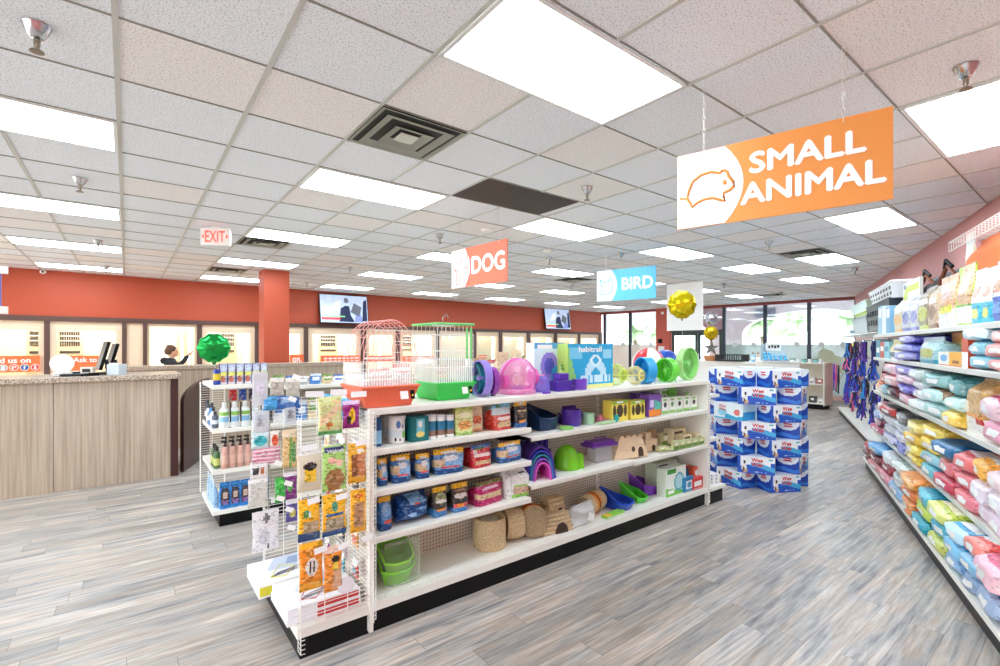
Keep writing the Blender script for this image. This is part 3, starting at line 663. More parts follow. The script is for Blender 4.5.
# banners on the viewing windows
def banner(pa, pb, pt, pb2, body, label, circ=(), head=True):
    u0 = on_v(pa, pt, LW_O, LW_A)[0]; u1, z1 = on_v(pb, pt, LW_O, LW_A); z0 = on_v(pb, pb2, LW_O, LW_A)[1]
    q = B(); w = u1-u0; h = z1-z0; q.box((0, 0, 0), (w, .004, h), M((243, 116, 62), .5, var=.02))
    o = FL @ Vector(((u0+u1)/2, -.03, (z0+z1)/2))
    t = tag(q.make('window_banner', loc=o, rz=R(LW_A), smooth=False), label, 'banner')
    q = B(); body and text_into(q, body, w*.02 if circ != 'ask' else w*.1, h*.22 if circ else 0, w*(.66 if circ != 'ask' else .62), h*(.3 if circ else .45), -.004, WHITE, .03); body and q.make('lettering', t, smooth=False)
    if isinstance(circ, list):
        for k, (c, s) in enumerate(circ):
            x = -w/2+w*(k+.55)/len(circ); r = h*.2
            q = B(); q.prism([(x+r*math.cos(e*math.pi/9), -h*.22+r*math.sin(e*math.pi/9)) for e in range(18)], -.0045, -.003, WHITE)
            q.prism([(x+r*.86*math.cos(e*math.pi/9), -h*.22+r*.86*math.sin(e*math.pi/9)) for e in range(18)], -.0055, -.0045, M(c, .5))
            text_into(q, s, x, -h*.22, r*(1. if len(s) > 1 else .55), r*1.1, -.0062, WHITE, .03); q.make('round_logo', t, smooth=False)
    if not body:
        q = B(); rb = random.Random(int(pa)); x = -w*.42
        while x < w*.4:
            l = w*rb.uniform(.05, .12); q.box((x+l/2, -.003, h*.12), (l, .002, h*.2), WHITE); q.box((x+l/2, -.003, -h*.22), (l*.9, .002, h*.12), WHITE); x += l+w*.03
        q.make('lettering', t, smooth=False)
    if circ == 'ask':
        x = -w/2; r = h*.62; q = B(); q.prism([(x+r*math.cos(e*math.pi/12), r*math.sin(e*math.pi/12)) for e in range(24)], -.0055, -.003, WHITE); q.make('round_panel', t, smooth=False)
    return t
banner(-26, 40, 355.5, 371.5, 'Find us on', 'orange window banner reading Find us on with round social logos', [((200, 60, 60), 'y'), ((70, 160, 214), 't'), ((160, 160, 170), 'i'), ((225, 90, 60), 'g+'), ((50, 90, 170), 'f'), ((220, 60, 60), 'a')])
banner(62, 100, 355.5, 370, 'Ask to', 'orange window banner reading Ask to with a white circle', 'ask')
banner(289.5, 303, 354.5, 366, 'on,', 'short orange window banner just right of the red column')
banner(320, 360, 355, 362.5, '', 'orange window banner on the window below the first television')
banner(367, 392, 355.5, 361, '', 'orange window banner seen through the pink-domed cage')
banner(402, 433, 355.5, 361, '', 'orange window banner seen through the green cage')
banner(478, 486, 355, 359, '', 'small orange window banner above the purple wheel')
# person in the doorway beyond the counter
def person():
    o = on_y(169, 346, 11.7); x0, y0 = o.x, 11.7
    J = {}; V = []; E = []; RD = []
    def a(n, p, r, to=None):
        J[n] = len(V); V.append(p); RD.append(r)
        if to: E.append((J[to], J[n]))
    a('pel', (0, 0, .92), (.16, .12)); a('wai', (.0, 0, 1.06), (.15, .11), 'pel'); a('che', (.02, 0, 1.24), (.17, .125), 'wai'); a('nk', (.04, -.01, 1.38), (.075, .07), 'che')
    for s, n in ((-1, 'l'), (1, 'r')):
        a('hip'+n, (0, s*.09, .86), (.09, .09), 'pel'); a('kn'+n, (.04, s*.1, .48), (.065, .065), 'hip'+n); a('an'+n, (0, s*.1, .09), (.042, .042), 'kn'+n); a('to'+n, (.13, s*.11, .04), (.04, .03), 'an'+n)
    a('shl', (.02, -.17, 1.32), (.07, .07), 'che'); a('ell', (.20, -.26, 1.24), (.055, .055), 'shl'); a('wrl', (.34, -.2, 1.44), (.038, .038), 'ell')
    a('shr', (.02, .17, 1.32), (.07, .07), 'che'); a('elr', (.14, .24, 1.12), (.055, .055), 'shr'); a('wrr', (.30, .18, 1.2), (.038, .038), 'elr')
    me = bpy.data.meshes.new('person_body'); me.from_pydata(V, E, [])
    ob = bpy.data.objects.new('person', me); COL.objects.link(ob); ob.location = (x0, y0, 0); ob.rotation_euler = (0, 0, R(-8)); ob.scale = (1., 1., 1.)
    sk = ob.modifiers.new('skin', 'SKIN'); 
    for i, r in enumerate(RD): me.skin_vertices[0].data[i].radius = r
    me.skin_vertices[0].data[0].use_root = True
    su = ob.modifiers.new('sub', 'SUBSURF'); su.levels = 1; su.render_levels = 2
    me.materials.append(M((34, 36, 42), .8)); 
    tag(ob, 'person with tied-up brown hair in a dark hooded jacket behind the counter', 'person')
    SKN = M((224, 172, 140), .5)
    q = B(); q.ball((0, 0, 0), (.095, .075, .118), SKN, 16, 12); q.ball((.085, 0, -.02), (.022, .014, .02), SKN, 8, 6); q.ball((.01, -.078, -.01), (.018, .012, .028), SKN, 8, 6); q.ball((.01, .078, -.01), (.018, .012, .028), SKN, 8, 6)
    q.tube([(-.0, 0, -.08), (-.01, 0, -.17)], .045, SKN, 10); q.ball((.075, 0, -.065), (.02, .024, .009), M((176, 84, 78), .5), 8, 6)
    for s in (-1, 1): q.ball((.08, s*.032, .01), (.014, .014, .009), M((60, 40, 30), .4), 8, 6)
    q.make('head', ob, loc=(.06, -.01, 1.50))
    HR_ = M((92, 62, 44), .7, bump=.6)
    q = B(); q.ball((-.025, 0, .035), (.1, .088, .115), HR_, 16, 12); q.ball((-.06, 0, .11), (.05, .05, .04), HR_, 12, 8); q.ball((-.1, 0, .02), (.04, .06, .07), HR_, 10, 8); q.make('hair', ob, loc=(.06, -.01, 1.50))
    q = B(); q.ball((-.08, 0, 1.33), (.07, .12, .07), M((30, 32, 38), .85), 14, 8); q.make('hood', ob)
    for wr, el, nm in (((.34, -.2, 1.44), (.20, -.26, 1.24), 1), ((.30, .18, 1.2), (.14, .24, 1.12), -1)):
        wr = Vector(wr); q = B(); d = (wr-Vector(el)).normalized(); c = wr+d*.05; sd = Vector((0, 1, 0)).cross(d).normalized(); pr = d.cross(sd)
        q.tube([wr, c], [.028, .036], SKN, 8)
        for k in range(4):
            s0 = c+pr*(.026*(k-1.5)/1.5)*.9; l = (.07, .08, .076, .06)[k]
            q.tube([s0, s0+d*l*.5+sd*.004, s0+d*l+sd*.02], [.0095, .0088, .007], SKN, 6)
        q.tube([wr+pr*.02*nm, wr+pr*.05*nm+d*.04, wr+pr*.05*nm+d*.075+sd*.012], [.011, .0098, .008], SKN, 6)
        q.make('hand', ob)
person()
# open door and notices inside the doorway bay
o = FL @ Vector((lu(181), .5, 0)); t = thing('kennel_door', 'open beige door with a narrow glass light behind the person', 'door', o, R(LW_A+62))
q = B(); q.span((0, -.02, 0), (.16, .02, 2.05), BEIGE); q.span((.42, -.02, 0), (.58, .02, 2.05), BEIGE); q.span((.16, -.02, 1.8), (.42, .02, 2.05), BEIGE); q.span((.16, -.02, 0), (.42, .02, 1.2), BEIGE); q.make('panel', t, smooth=False)
q = B(); q.span((.16, -.004, 1.2), (.42, .004, 1.8), glass_mat(fac=.1)); q.make('pane', t, smooth=False)
q = B(); q.tube([(.06, -.02, 1.0), (.06, -.07, 1.0), (.14, -.07, 1.0)], .01, CHROME, 8); q.make('handle', t)
for i, (px, py, w_, h_) in enumerate(((160, 348, .3, .3), (176, 342, .14, .1), (151, 337, .12, .06), (164, 337, .12, .06))):
    u, z = on_v(px, py, FL @ Vector((0, 2.5, 0)), LW_A); o = FL @ Vector((u, 2.46, z))
    q = B(); q.box((0, 0, 0), (w_, .01, h_), M((206, 216, 232), .5) if i < 2 else M((120, 108, 96), .5)); 
    for k in range(3): q.box((-w_*.3+w_*.3*k, -.007, 0), (w_*.12, .003, h_*.7), M((120, 140, 170), .5))
    tag(q.make('wall_notice', loc=o, rz=R(LW_A), smooth=False), ['pale blue notice sheet on the far wall left of the person', 'small notice on the far wall above the raised hand', 'small brown wall plate, left of a pair above the person', 'small brown wall plate, right of a pair above the person'][i], 'notice')
# hanging product cut by the left edge of the frame
p = on_x(6, 290, .02) if 0 else on_y(-3, 262, 4.2)
p = on_y(6, 290, 4.2); t = thing('hanging_sign', 'edge of a white and blue hanging sign at the far left border', 'sign', (p.x-.17, 4.2, 1.9), R(0))
zt = on_y(0, 266, 4.2).z; zb = on_y(0, 314, 4.2).z
q = B(); q.box((0, 0, (zt+zb)/2-1.9), (.3, .01, (zt-zb)*.66), M((86, 110, 190), .5, var=.2)); q.make('panel', t, smooth=False)
q = B()
for s in (1, -1): q = B(); q.box((.0, 0, (zt+zb)/2-1.9+s*(zt-zb)*.42), (.36, .014, (zt-zb)*.16), WHITE); q.make('header', t, smooth=False, bevel=.004)
q = B(); q.tube([(-.1, 0, zt-1.9), (-.1, 0, H-1.9-.01)], .0025, WIRE, 5); q.make('chain', t)

# ================================================================ WIRE PANELS & GONDOLAS
def wire_wing(b, x0, x1, y, z0, z1, step=.0238, ret=.05, r=.0021, back=1):
    z = z0
    while z <= z1+1e-6:
        b.tube([(x0, y+ret*back, z), (x0, y, z), (x1, y, z), (x1, y+ret*back, z)], r, WIRE, 4); z += step
    n = max(2, int((x1-x0)/.1))
    for k in range(n+1):
        x = x0+(x1-x0)*k/n; b.tube([(x, y+.003, z0), (x, y+.003, z1)], r*1.25, WIRE, 4)
    for x in (x0, x1): b.tube([(x, y+ret*back, z0), (x, y+ret*back, z1)], r*1.25, WIRE, 4)
    return b
def shelf(t, x0, x1, y0, y1, z, nm='shelf', lip=.034, brk=True, th=.012):
    q = B(); q.span((x0+.003, y0, z-th), (x1-.003, y1, z), SHELF); q.span((x0+.003, y0-.006, z-lip), (x1-.003, y0+.002, z+.004), SHELF)
    s = q.make(nm, t, smooth=False, bevel=.0015)
    q = B(); q.span((x0+.004, y0-.009, z-lip+.004), (x1-.004, y0-.006, z-.004), M((228, 226, 216), .3)); q.make('price_rail', s, smooth=False)
    if brk:
        for x in (x0+.006, x1-.006): q = B(); q.add([(x, y0+.04, z-th), (x, y1, z-th), (x, y1, z-.09), (x, y0+.04, z-.03)], [(0, 1, 2, 3), (3, 2, 1, 0)], SHELF); q.make('bracket', s, smooth=False)
    return s
def deck(t, x0, x1, y0, y1, zt=.178, kick=.03):
    q = B(); q.span((x0+.002, y0, zt-.012), (x1-.002, y1, zt), SHELF); q.span((x0+.002, y0-.006, zt-.045), (x1-.002, y0+.004, zt+.003), SHELF)
    x = x0+.03
    while x < x1-.03: q.tube([(x, y0+.012, zt), (x, y0+.012, zt+.025)], .0013, WIRE, 3); x += .018
    q.tube([(x0+.02, y0+.012, zt+.025), (x1-.02, y0+.012, zt+.025)], .0016, WIRE, 4)
    q.make('base_deck', t, smooth=False)
    q = B(); q.span((x0+.001, y0+kick, 0), (x1-.001, y0+kick+.01, zt-.012), BLACK); q.make('kick_plate', t, smooth=False)
GY0, GYB = 2.59, 3.02
XS = [1.10, 2.295, 3.49, 4.70]
t = thing('gondola_shelving', 'long white double-sided pegboard shelving with black base in the centre aisle', 'shelving', (0, 0, 0)); G1 = t
q = B(); q.span((1.10, GYB-.012, .17), (4.70, GYB+.012, 1.262), PEG); q.make('pegboard_back', t, smooth=False)
for k in range(3):
    deck(t, XS[k], XS[k+1], GY0, GYB-.012)
    q = B(); q.span((XS[k]+.001, 3.44, 0), (XS[k+1]-.001, 3.45, .166), BLACK); q.make('kick_plate', t, smooth=False)
    shelf(t, XS[k], XS[k+1], GY0, 3.45, 1.275, 'top_shelf', brk=False)
    q = B(); q.span((XS[k]+.002, GYB+.012, .166), (XS[k+1]-.002, 3.45, .178), SHELF); q.make('rear_deck', t, smooth=False)
for z in (1.045, .81, .545): shelf(t, XS[0], XS[1], GY0+.004, GYB-.012, z)
shelf(t, XS[1], XS[2], GY0+.004, GYB-.012, .980); shelf(t, XS[2], XS[3], GY0+.004, GYB-.012, .975)
shelf(t, XS[1], XS[2], GY0+.004, GYB-.012, .632); shelf(t, XS[2], XS[3], GY0+.004, GYB-.012, .622)
for x in XS:
    q = B(); q.span((x-.012, GYB-.03, .15), (x+.012, GYB-.012, 1.27), SHELF)
    z = .2
    while z < 1.25: q.span((x-.004, GYB-.0305, z), (x+.004, GYB-.029, z+.014), M((60, 58, 54), .6)); z += .05
    q.make('slotted_upright', t, smooth=False)
q = B(); q.span((4.70, GY0-.005, 0), (4.722, 3.45, 1.275), SHELF); q.span((4.690, GY0-.008, .02), (4.735, GY0-.004, 1.275), SHELF)
z = .06
while z < 1.25: q.span((4.708, GY0-.0095, z), (4.718, GY0-.0075, z+.012), M((90, 88, 84), .6)); z += .03
q.make('end_panel', t, smooth=False)
q = B(); q.span((1.078, GY0-.005, .02), (1.10, GY0+.03, 1.275), SHELF); q.span((1.085, GY0+.03, .17), (1.098, 3.45, 1.262), PEG); q.make('end_panel', t, smooth=False)
# near end cap
t = thing('wire_endcap', 'white end display with wire side wings and a black base, nearest the viewer', 'display', (0, 0, 0)); EC = t
EX0, EX1, EY0, EY1 = .70, 1.083, 2.60, 3.45
q = B(); q.span((EX0, EY0+.005, .152), (EX1, EY1, .17), SHELF); q.span((EX0-.008, EY0, .12), (EX0+.004, EY1, .172), SHELF); q.span((EX0-.008, EY0-.004, .12), (EX1, EY0+.006, .172), SHELF); q.make('base_deck', t, smooth=False, bevel=.002)
q = B(); q.span((EX0+.012, EY0+.02, 0), (EX1, EY0+.03, .15), BLACK); q.span((EX0+.012, EY0+.02, 0), (EX0+.022, EY1-.02, .15), BLACK); q.make('kick_plate', t, smooth=False)
q = B(); wire_wing(q, EX0+.008, 1.078, EY0-.012, .178, 1.262); q.make('near_wire_wing', t)
q = B(); z = .04
while z < .17: q.tube([(EX0+.008, EY0+.04, z), (EX0+.008, EY0-.012, z), (EX0+.03, EY0-.012, z)], .0021, WIRE, 4); z += .0238
q.tube([(EX0+.008, EY0-.012, .04), (EX0+.008, EY0-.012, .18)], .0024, WIRE, 4); q.tube([(EX0+.008, EY0+.038, .04), (EX0+.008, EY0+.038, .18)], .0024, WIRE, 4); q.make('lower_wire_strip', t)
q = B(); wire_wing(q, EX0+.008, 1.05, EY1-.05, .19, 1.29); q.make('far_wire_wing', t)
q = B(); z = .09
while z < 1.28: q.tube([(1.088, GY0-.04, z), (1.088, GY0-.012, z-.0), (1.112, GY0-.012, z)], .0021, WIRE, 4); z += .0238
q.tube([(1.088, GY0-.04, .09), (1.088, GY0-.04, 1.28)], .0024, WIRE, 4); q.tube([(1.112, GY0-.012, .09), (1.112, GY0-.012, 1.28)], .0024, WIRE, 4); q.make('corner_wire_strip', t)
# far end cap
t = thing('endcap_shelving', 'small white shelf unit at the far end of the centre shelving', 'shelving', (0, 0, 0))
q = B(); q.span((4.725, 2.56, .14), (5.02, 3.45, .172), SHELF); q.make('base_deck', t, smooth=False, bevel=.002)
q = B(); q.span((4.725, 2.585, 0), (4.99, 3.43, .14), BLACK); q.make('kick_plate', t, smooth=False)
for z in (.66, 1.12): q = B(); q.span((4.725, 2.62, z-.012), (4.99, 3.4, z), SHELF); q.span((4.725, 2.617, z-.03), (4.99, 2.622, z+.002), SHELF); q.add([(4.726, 2.66, z-.012), (4.95, 2.66, z-.012), (4.726, 2.66, z-.13)], [(0, 1, 2), (2, 1, 0)], SHELF); q.make('shelf', t, smooth=False)
# ================================================================ PRODUCT BUILDERS
def design_mat(base, des, u, v, front):
    c = base
    for d in des:
        if d[0] == 'b':                       # band all round
            if d[1] <= v <= d[2]: c = d[3]
        elif front:
            if d[0] == 'r' and d[1] <= u <= d[2] and d[3] <= v <= d[4]: c = d[5]
            elif d[0] == 'e' and ((u-d[1])/d[3])**2+((v-d[2])/d[4])**2 <= 1: c = d[5]
            elif d[0] == 'f' and d[1](u, v): c = d[2]
    return c
def bag_data(w, h, d, base, des, seed=0, style='stand', rough=.28, name='bag', nf=22):
    rr = random.Random(seed); NU = nf*2+4; NV = int(nf*1.35); off = Vector((rr.uniform(0, 99), rr.uniform(0, 99), 0))
    rings = []; amp = .035*min(w, .3)
    for j in range(NV+1):
        v = j/NV
        if style == 'stand':
            dd = (.82+.18*min(1, v/.12)) if v < .12 else (1. if v < .5 else max(.05, 1.-(v-.5)/.38*.95)); ww = .94+.05*math.sin(v*math.pi)+.05*max(0, v-.8)*5*.8; n = 6 if v < .2 else 5
            if v > .88: dd = .05
        elif style == 'gusset':               # block bag with a folded top
            dd = (.93+.09*math.sin(math.pi*min(1, v/.8))) if v < .8 else max(.08, .93-(v-.8)/.16*.85); ww = .97+.03*math.sin(v*math.pi*1.2); n = 6 if v < .78 else 4
        else:                                 # pillow pack, flat sealed ends
            e = min(v, 1-v); dd = .06 if e < .055 else min(1, .06+((e-.055)/.22)**.6); ww = .97+.03*math.cos(v*6.28); n = 2.4
        rg = []
        for k in range(NU):
            a = 2*math.pi*(k+.5)/NU - math.pi
            c, s = math.cos(a), math.sin(a)
            # front is -Y: a in (-pi, 0)
            x = w/2*ww*math.copysign(abs(c)**(2/n), c); y = d/2*dd*math.copysign(abs(s)**(2/n), s)-(d/2*(1-dd)*(.62 if style == 'stand' else 0))
            p = Vector((x, y, v*h))
            nz = noise.noise_vector(Vector((x*14, y*9, v*h*11))+off)
            k_ = amp*(1 if dd > .2 else .35)
            rg.append((x+nz.x*k_, y+nz.y*k_*1.1, v*h+(nz.z*k_*.6 if 0 < j else 0)))
        rings.append(rg)
    b = B()
    vs = [p for r in rings for p in r]
    fs = {}
    for j in range(NV):
        for k in range(NU):
            f = (j*NU+k, j*NU+(k+1) % NU, (j+1)*NU+(k+1) % NU, (j+1)*NU+k)
            a = 2*math.pi*(k+1)/NU-math.pi; c = math.cos(a); front = math.sin(a) < -.02
            n = 3; u = .5+.5*math.copysign(abs(c)**(2/n), c)
            col = design_mat(base, des, u, (j+.5)/NV, front)
            fs.setdefault(col, []).append(f)
    o = len(b.v); b.v += vs
    for col, ff in fs.items():
        i = b.mi(col if not isinstance(col, tuple) else MP(col, rough)); b.f += ff; b.m += [i]*len(ff)
    i = b.mi(MP(base, rough) if isinstance(base, tuple) else base)
    b.f.append(tuple(range(NU))[::-1]); b.m.append(i); b.f.append(tuple(NV*NU+k for k in range(NU))); b.m.append(i)
    return b.mesh(name, True, 60)
def box_data(w, h, d, base, des, side=None, sdes=(), rough=.4, name='box', nu=30, nv=24, top=None):
    b = B(); side = side or base
    def grid(o, ux, uz, base_, des_, fl=False):
        cells = {}
        for i in range(nu):
            for j in range(nv):
                cells.setdefault(design_mat(base_, des_, (i+.5)/nu, (j+.5)/nv, True), []).append((i, j))
        vs = [tuple(Vector(o)+Vector(ux)*(i/nu)+Vector(uz)*(j/nv)) for j in range(nv+1) for i in range(nu+1)]
        off = len(b.v); b.v += vs
        for c, L in cells.items():
            m = b.mi(c if not isinstance(c, tuple) else M(c, rough, var=.04))
            for i, j in L:
                a = off+j*(nu+1)+i; b.f.append((a, a+1, a+nu+2, a+nu+1)); b.m.append(m)
    grid((-w/2, -d/2, 0), (w, 0, 0), (0, 0, h), base, des)
    grid((-w/2, d/2, 0), (0, -d, 0), (0, 0, h), side, sdes)
    grid((w/2, -d/2, 0), (0, d, 0), (0, 0, h), side, sdes)
    sm = M(top or side, rough, var=.04)
    b.add([(-w/2, -d/2, h), (w/2, -d/2, h), (w/2, d/2, h), (-w/2, d/2, h)], [(0, 1, 2, 3)], sm)
    b.add([(-w/2, -d/2, 0), (w/2, -d/2, 0), (w/2, d/2, 0), (-w/2, d/2, 0)], [(3, 2, 1, 0)], sm)
    b.add([(-w/2, d/2, 0), (w/2, d/2, 0), (w/2, d/2, h), (-w/2, d/2, h)], [(3, 2, 1, 0)], sm)
    return b.mesh(name, False)
def lathe_bands(b, prof, cols, n=20, rough=.35, c=(0, 0, 0)):
    for i in range(len(prof)-1):
        b.lathe([prof[i], prof[i+1]] if i else prof[:2], M(cols[i], rough, var=.03), c, n)
    return b
# placement on the centre shelving: silhouette in the photo -> real width and height at that shelf depth
def slot(pl, pr, pt, z, Yf=2.645, d=.14):
    x0 = on_y(pl, pt, Yf+d*.65).x; x1 = on_y(pr, pt, Yf+.02).x
    if x1 < x0+.02: x1 = x0+.02
    h = on_y((pl+pr)/2, pt, Yf+d*.5).z-z
    return (x0+x1)/2, Yf+d/2, x1-x0, max(.02, h)
BLU, DBL, LBL = (58, 118, 186), (22, 72, 132), (128, 178, 222)
YEL, ORG, REDC, GRN = (246, 190, 40), (236, 138, 44), (208, 52, 50), (120, 190, 70)
KRA, CRM, PUR, TEA = (214, 184, 140), (238, 230, 200), (98, 54, 168), (30, 134, 136)
W_ = (246, 246, 244); BK = (34, 32, 32); PNK = (214, 52, 110); LIM = (132, 208, 40)
def gbag(pl, pr, pt, z, base, des, label, grp=None, Yf=2.645, d=.14, style='stand', rz=None, name='pet_food_bag', cat='bag', seed=None):
    x, y, w, h = slot(pl, pr, pt, z, Yf, d); sd = int(pl*7+pt) if seed is None else seed
    me = bag_data(w, h, d, base, des, sd, style)
    rz = random.Random(sd).uniform(-.12, .12) if rz is None else rz
    o = link(me, name, None, (x, y, z+.001), rz); return tag(o, label, cat, grp)
def gbox(pl, pr, pt, z, base, des, label, grp=None, Yf=2.645, d=.12, side=None, sdes=(), rz=0., name='carton', cat='box', txt=None):
    x, y, w, h = slot(pl, pr, pt, z, Yf, d)
    o = link(box_data(w, h, d, base, des, side, sdes), name, None, (x, y, z+.001), rz); tag(o, label, cat, grp)
    for s in (txt or []):
        q = B(); text_into(q, s[0], w*(s[1]-.5), h*s[2], w*s[3], h*s[4], -d/2-.001, M(s[5], .4), s[6] if len(s) > 6 else .02); q.make('lettering', o, smooth=False)
    return o
# ---- litter / bedding bag styles seen on section one
def blue_litter(u0=.5): return [('b', .80, 1, YEL), ('b', 0, .22, DBL), ('f', lambda u, v: .22 < v < .8 and u > u0-.25+abs(v-.5)*.3, LBL), ('f', lambda u, v: .3 < v < .62 and u < u0-.15, KRA), ('e', .5, .86, .16, .05, W_), ('r', .34, .72, .24, .31, (226, 74, 60)), ('e', .55, .62, .13, .1, (236, 240, 246))]
zA, zB, zC, zD, zA2, zB2 = 1.046, .811, .546, .179, .981, .633
# shelf A
def bottle(pl, pr, pt, z, body, cap, label, grp=None, Yf=2.645, bands=None, name='bottle', cat='bottle', capf=.2, neck=.5, r=None):
    x, y, w, h = slot(pl, pr, pt, z, Yf, .04); r = r or w/2; y = Yf+r
    q = B(); hb_ = h*(1-capf)
    b0 = bands or [(0, .15, body), (.15, .65, body), (.65, .85, body)]
    prof = [(r*.92, 0), (r, .006)]; q.lathe(prof, M(body, .35), n=20)
    for (a, c, cl) in b0: q.lathe([(r, a*hb_+.006 if a == 0 else a*hb_), (r, c*hb_)], M(cl, .35, var=.08), n=20)
    q.lathe([(r, .85*hb_), (r*.8, .94*hb_), (r*neck, hb_)], M(body, .35), n=20)
    o = tag(q.make(name, loc=(x, y, z+.001)), label, cat, grp)
    q = B(); q.lathe([(r*neck*1.05, hb_), (r*neck*1.1, hb_+h*capf*.8), (r*neck*.7, h), (0, h)], M(cap, .4), n=16); q.make('cap', o)
    return o
bottle(373, 382, 409, zA, DBL, W_, 'dark blue bottle with white cap at the left end of the first shelf', bands=[(0, .1, DBL), (.1, .55, (150, 205, 235)), (.55, .85, DBL)], capf=.22)
def tub(pl, pr, pt, z, label, Yf, grp=None, base=W_, lid=(232, 234, 234), des=True, name='tub'):
    x, y, w, h = slot(pl, pr, pt, z, Yf, .06); r = w/2
    q = B(); q.lathe([(r*.88, 0), (r*.95, .004), (r*.97, h*.86)], M(base, .35), n=24)
    if des:
        q.lathe([(r*.965, h*.22), (r*.975, h*.5)], M((222, 236, 240), .35, var=.1), n=24)
        for k, (a, z_, rr_, c) in enumerate(((-65, .33, .2, (126, 196, 74)), (-120, .16, .1, BK), (-90, .14, .08, (90, 90, 92)), (-100, .7, .22, (90, 130, 190)), (-70, .62, .12, (150, 170, 200)))):
            q.ball((r*.93*math.cos(R(a)), r*.93*math.sin(R(a)), h*z_), (r*rr_*1.3, r*.1, h*rr_*.7), M(c, .4), 10, 8)
    o = tag(q.make(name, loc=(x, Yf+r, z+.001)), label, 'tub', grp)
    q = B(); q.lathe([(r*1.02, h*.86), (r*1.03, h*.97), (r*.98, h), (0, h)], M(lid, .35), n=24); q.make('lid', o)
tub(383, 397, 415, zA, 'white lidded tub standing behind the front white tub on the first shelf', 2.78)
tub(389, 407, 416, zA, 'white lidded tub with a green dot on the first shelf', 2.65)
gbox(406, 427, 416, zA, (20, 110, 112), [('r', .3, .75, .25, .9, (120, 200, 214)), ('e', .52, .7, .12, .14, W_), ('e', .52, .28, .25, .12, (236, 214, 120)), ('b', 0, .06, (12, 84, 88))], 'dark teal canister with a pale label beside the white tubs', d=.11, name='canister', cat='canister')
for k, (a, c) in enumerate(((427, 436), (436, 445.5), (445.5, 454))):
    x, y, w, h = slot(a, c, 414, zA, 2.65, .05); r = w/2; q = B()
    q.lathe([(r*.96, 0), (r, .003), (r, h*.12)], M(W_, .4)); q.lathe([(r, h*.12), (r, h*.34)], M((150, 120, 100), .4, var=.2)); q.lathe([(r, h*.34), (r, h*.72)], M((40, 130, 170), .4, var=.2)); q.lathe([(r, h*.72), (r, h*.88)], M(W_, .4))
    o = tag(q.make('shaker_can', loc=(x, 2.65+r, zA+.001)), 'small white and blue round can, %s of three on the first shelf' % ['left', 'middle', 'right'][k], 'can', 'small round cans on the first shelf')
    q = B(); q.lathe([(r*1.03, h*.88), (r*1.03, h*.98), (0, h)], M((225, 228, 230), .35)); q.make('lid', o)
gbag(450, 467, 408, zA, (222, 214, 150), [('b', .85, 1, (200, 190, 110))], 'yellow-green pouch half hidden behind two others on the first shelf', Yf=2.76, d=.06, name='treat_pouch', cat='pouch')
gbag(468, 482, 403, zA, (240, 214, 178), [('e', .5, .4, .28, .14, (226, 110, 70)), ('b', .86, 1, (214, 204, 150)), ('b', 0, .12, (232, 170, 120))], 'cream and orange pouch behind the pale green pouch', Yf=2.71, d=.06, name='treat_pouch', cat='pouch')
gbag(453, 472, 407, zA, (216, 224, 150), [('e', .5, .35, .3, .16, (236, 168, 90)), ('e', .5, .72, .3, .1, (240, 240, 200)), ('b', .9, 1, (190, 210, 110)), ('b', 0, .1, (150, 190, 90))], 'pale green upright pouch with orange motif on the first shelf', d=.07, name='treat_pouch', cat='pouch')
gbag(486, 511, 401, zA, (208, 60, 48), [('b', .74, 1, (120, 190, 224)), ('f', lambda u, v: .56 < v < .8, (206, 222, 226)), ('f', lambda u, v: .12 < v < .3 and .2 < u < .95, KRA), ('e', .55, .42, .34, .07, (246, 230, 226)), ('e', .3, .85, .12, .07, (70, 140, 70))], 'red and blue clear-topped hay bag on the first shelf', d=.16)
gbag(509, 527, 400, zA, (40, 38, 40), [('b', .8, 1, YEL), ('b', 0, .16, (44, 96, 160)), ('e', .5, .88, .14, .06, W_), ('r', .2, .8, .6, .66, KRA), ('e', .5, .45, .26, .1, (90, 70, 60)), ('r', .3, .7, .17, .26, ORG)], 'black bag with yellow top and blue foot at the right of the first shelf', d=.13)
# shelf B
for k, (a, c, p, s) in enumerate(((372.5, 387, 457, 0), (387, 411, 453, .1), (411.5, 430, 452, .2), (429, 464, 447, .0), (491, 522, 440.5, 0))):
    gbag(a, c, p, zB, BLU, blue_litter(.55+s), ['blue and yellow litter bag at the left end of the second shelf', 'blue litter bag with a white tag, second from left on the second shelf', 'narrow blue litter bag, third from left on the second shelf', 'wide blue litter bag with brown pellets in the middle of the second shelf', 'wide blue litter bag at the right end of the second shelf'][k], 'blue litter bags on the second shelf' if 0 else None, d=.15)
gbag(460, 472, 444, zB, (176, 30, 34), [('b', .85, 1, (210, 220, 230))], 'dark red bag half hidden beside the red bag on the second shelf', Yf=2.74, d=.1)
gbag(465, 491, 443, zB, (206, 40, 48), [('b', .82, 1, (60, 110, 170)), ('e', .4, .84, .16, .05, (90, 160, 80)), ('f', lambda u, v: .15 < v < .3 and u > .15, KRA), ('e', .5, .55, .38, .07, (244, 226, 226)), ('r', .12, .3, .5, .8, (240, 230, 230))], 'bright red bag with blue top between blue bags on the second shelf', d=.15)
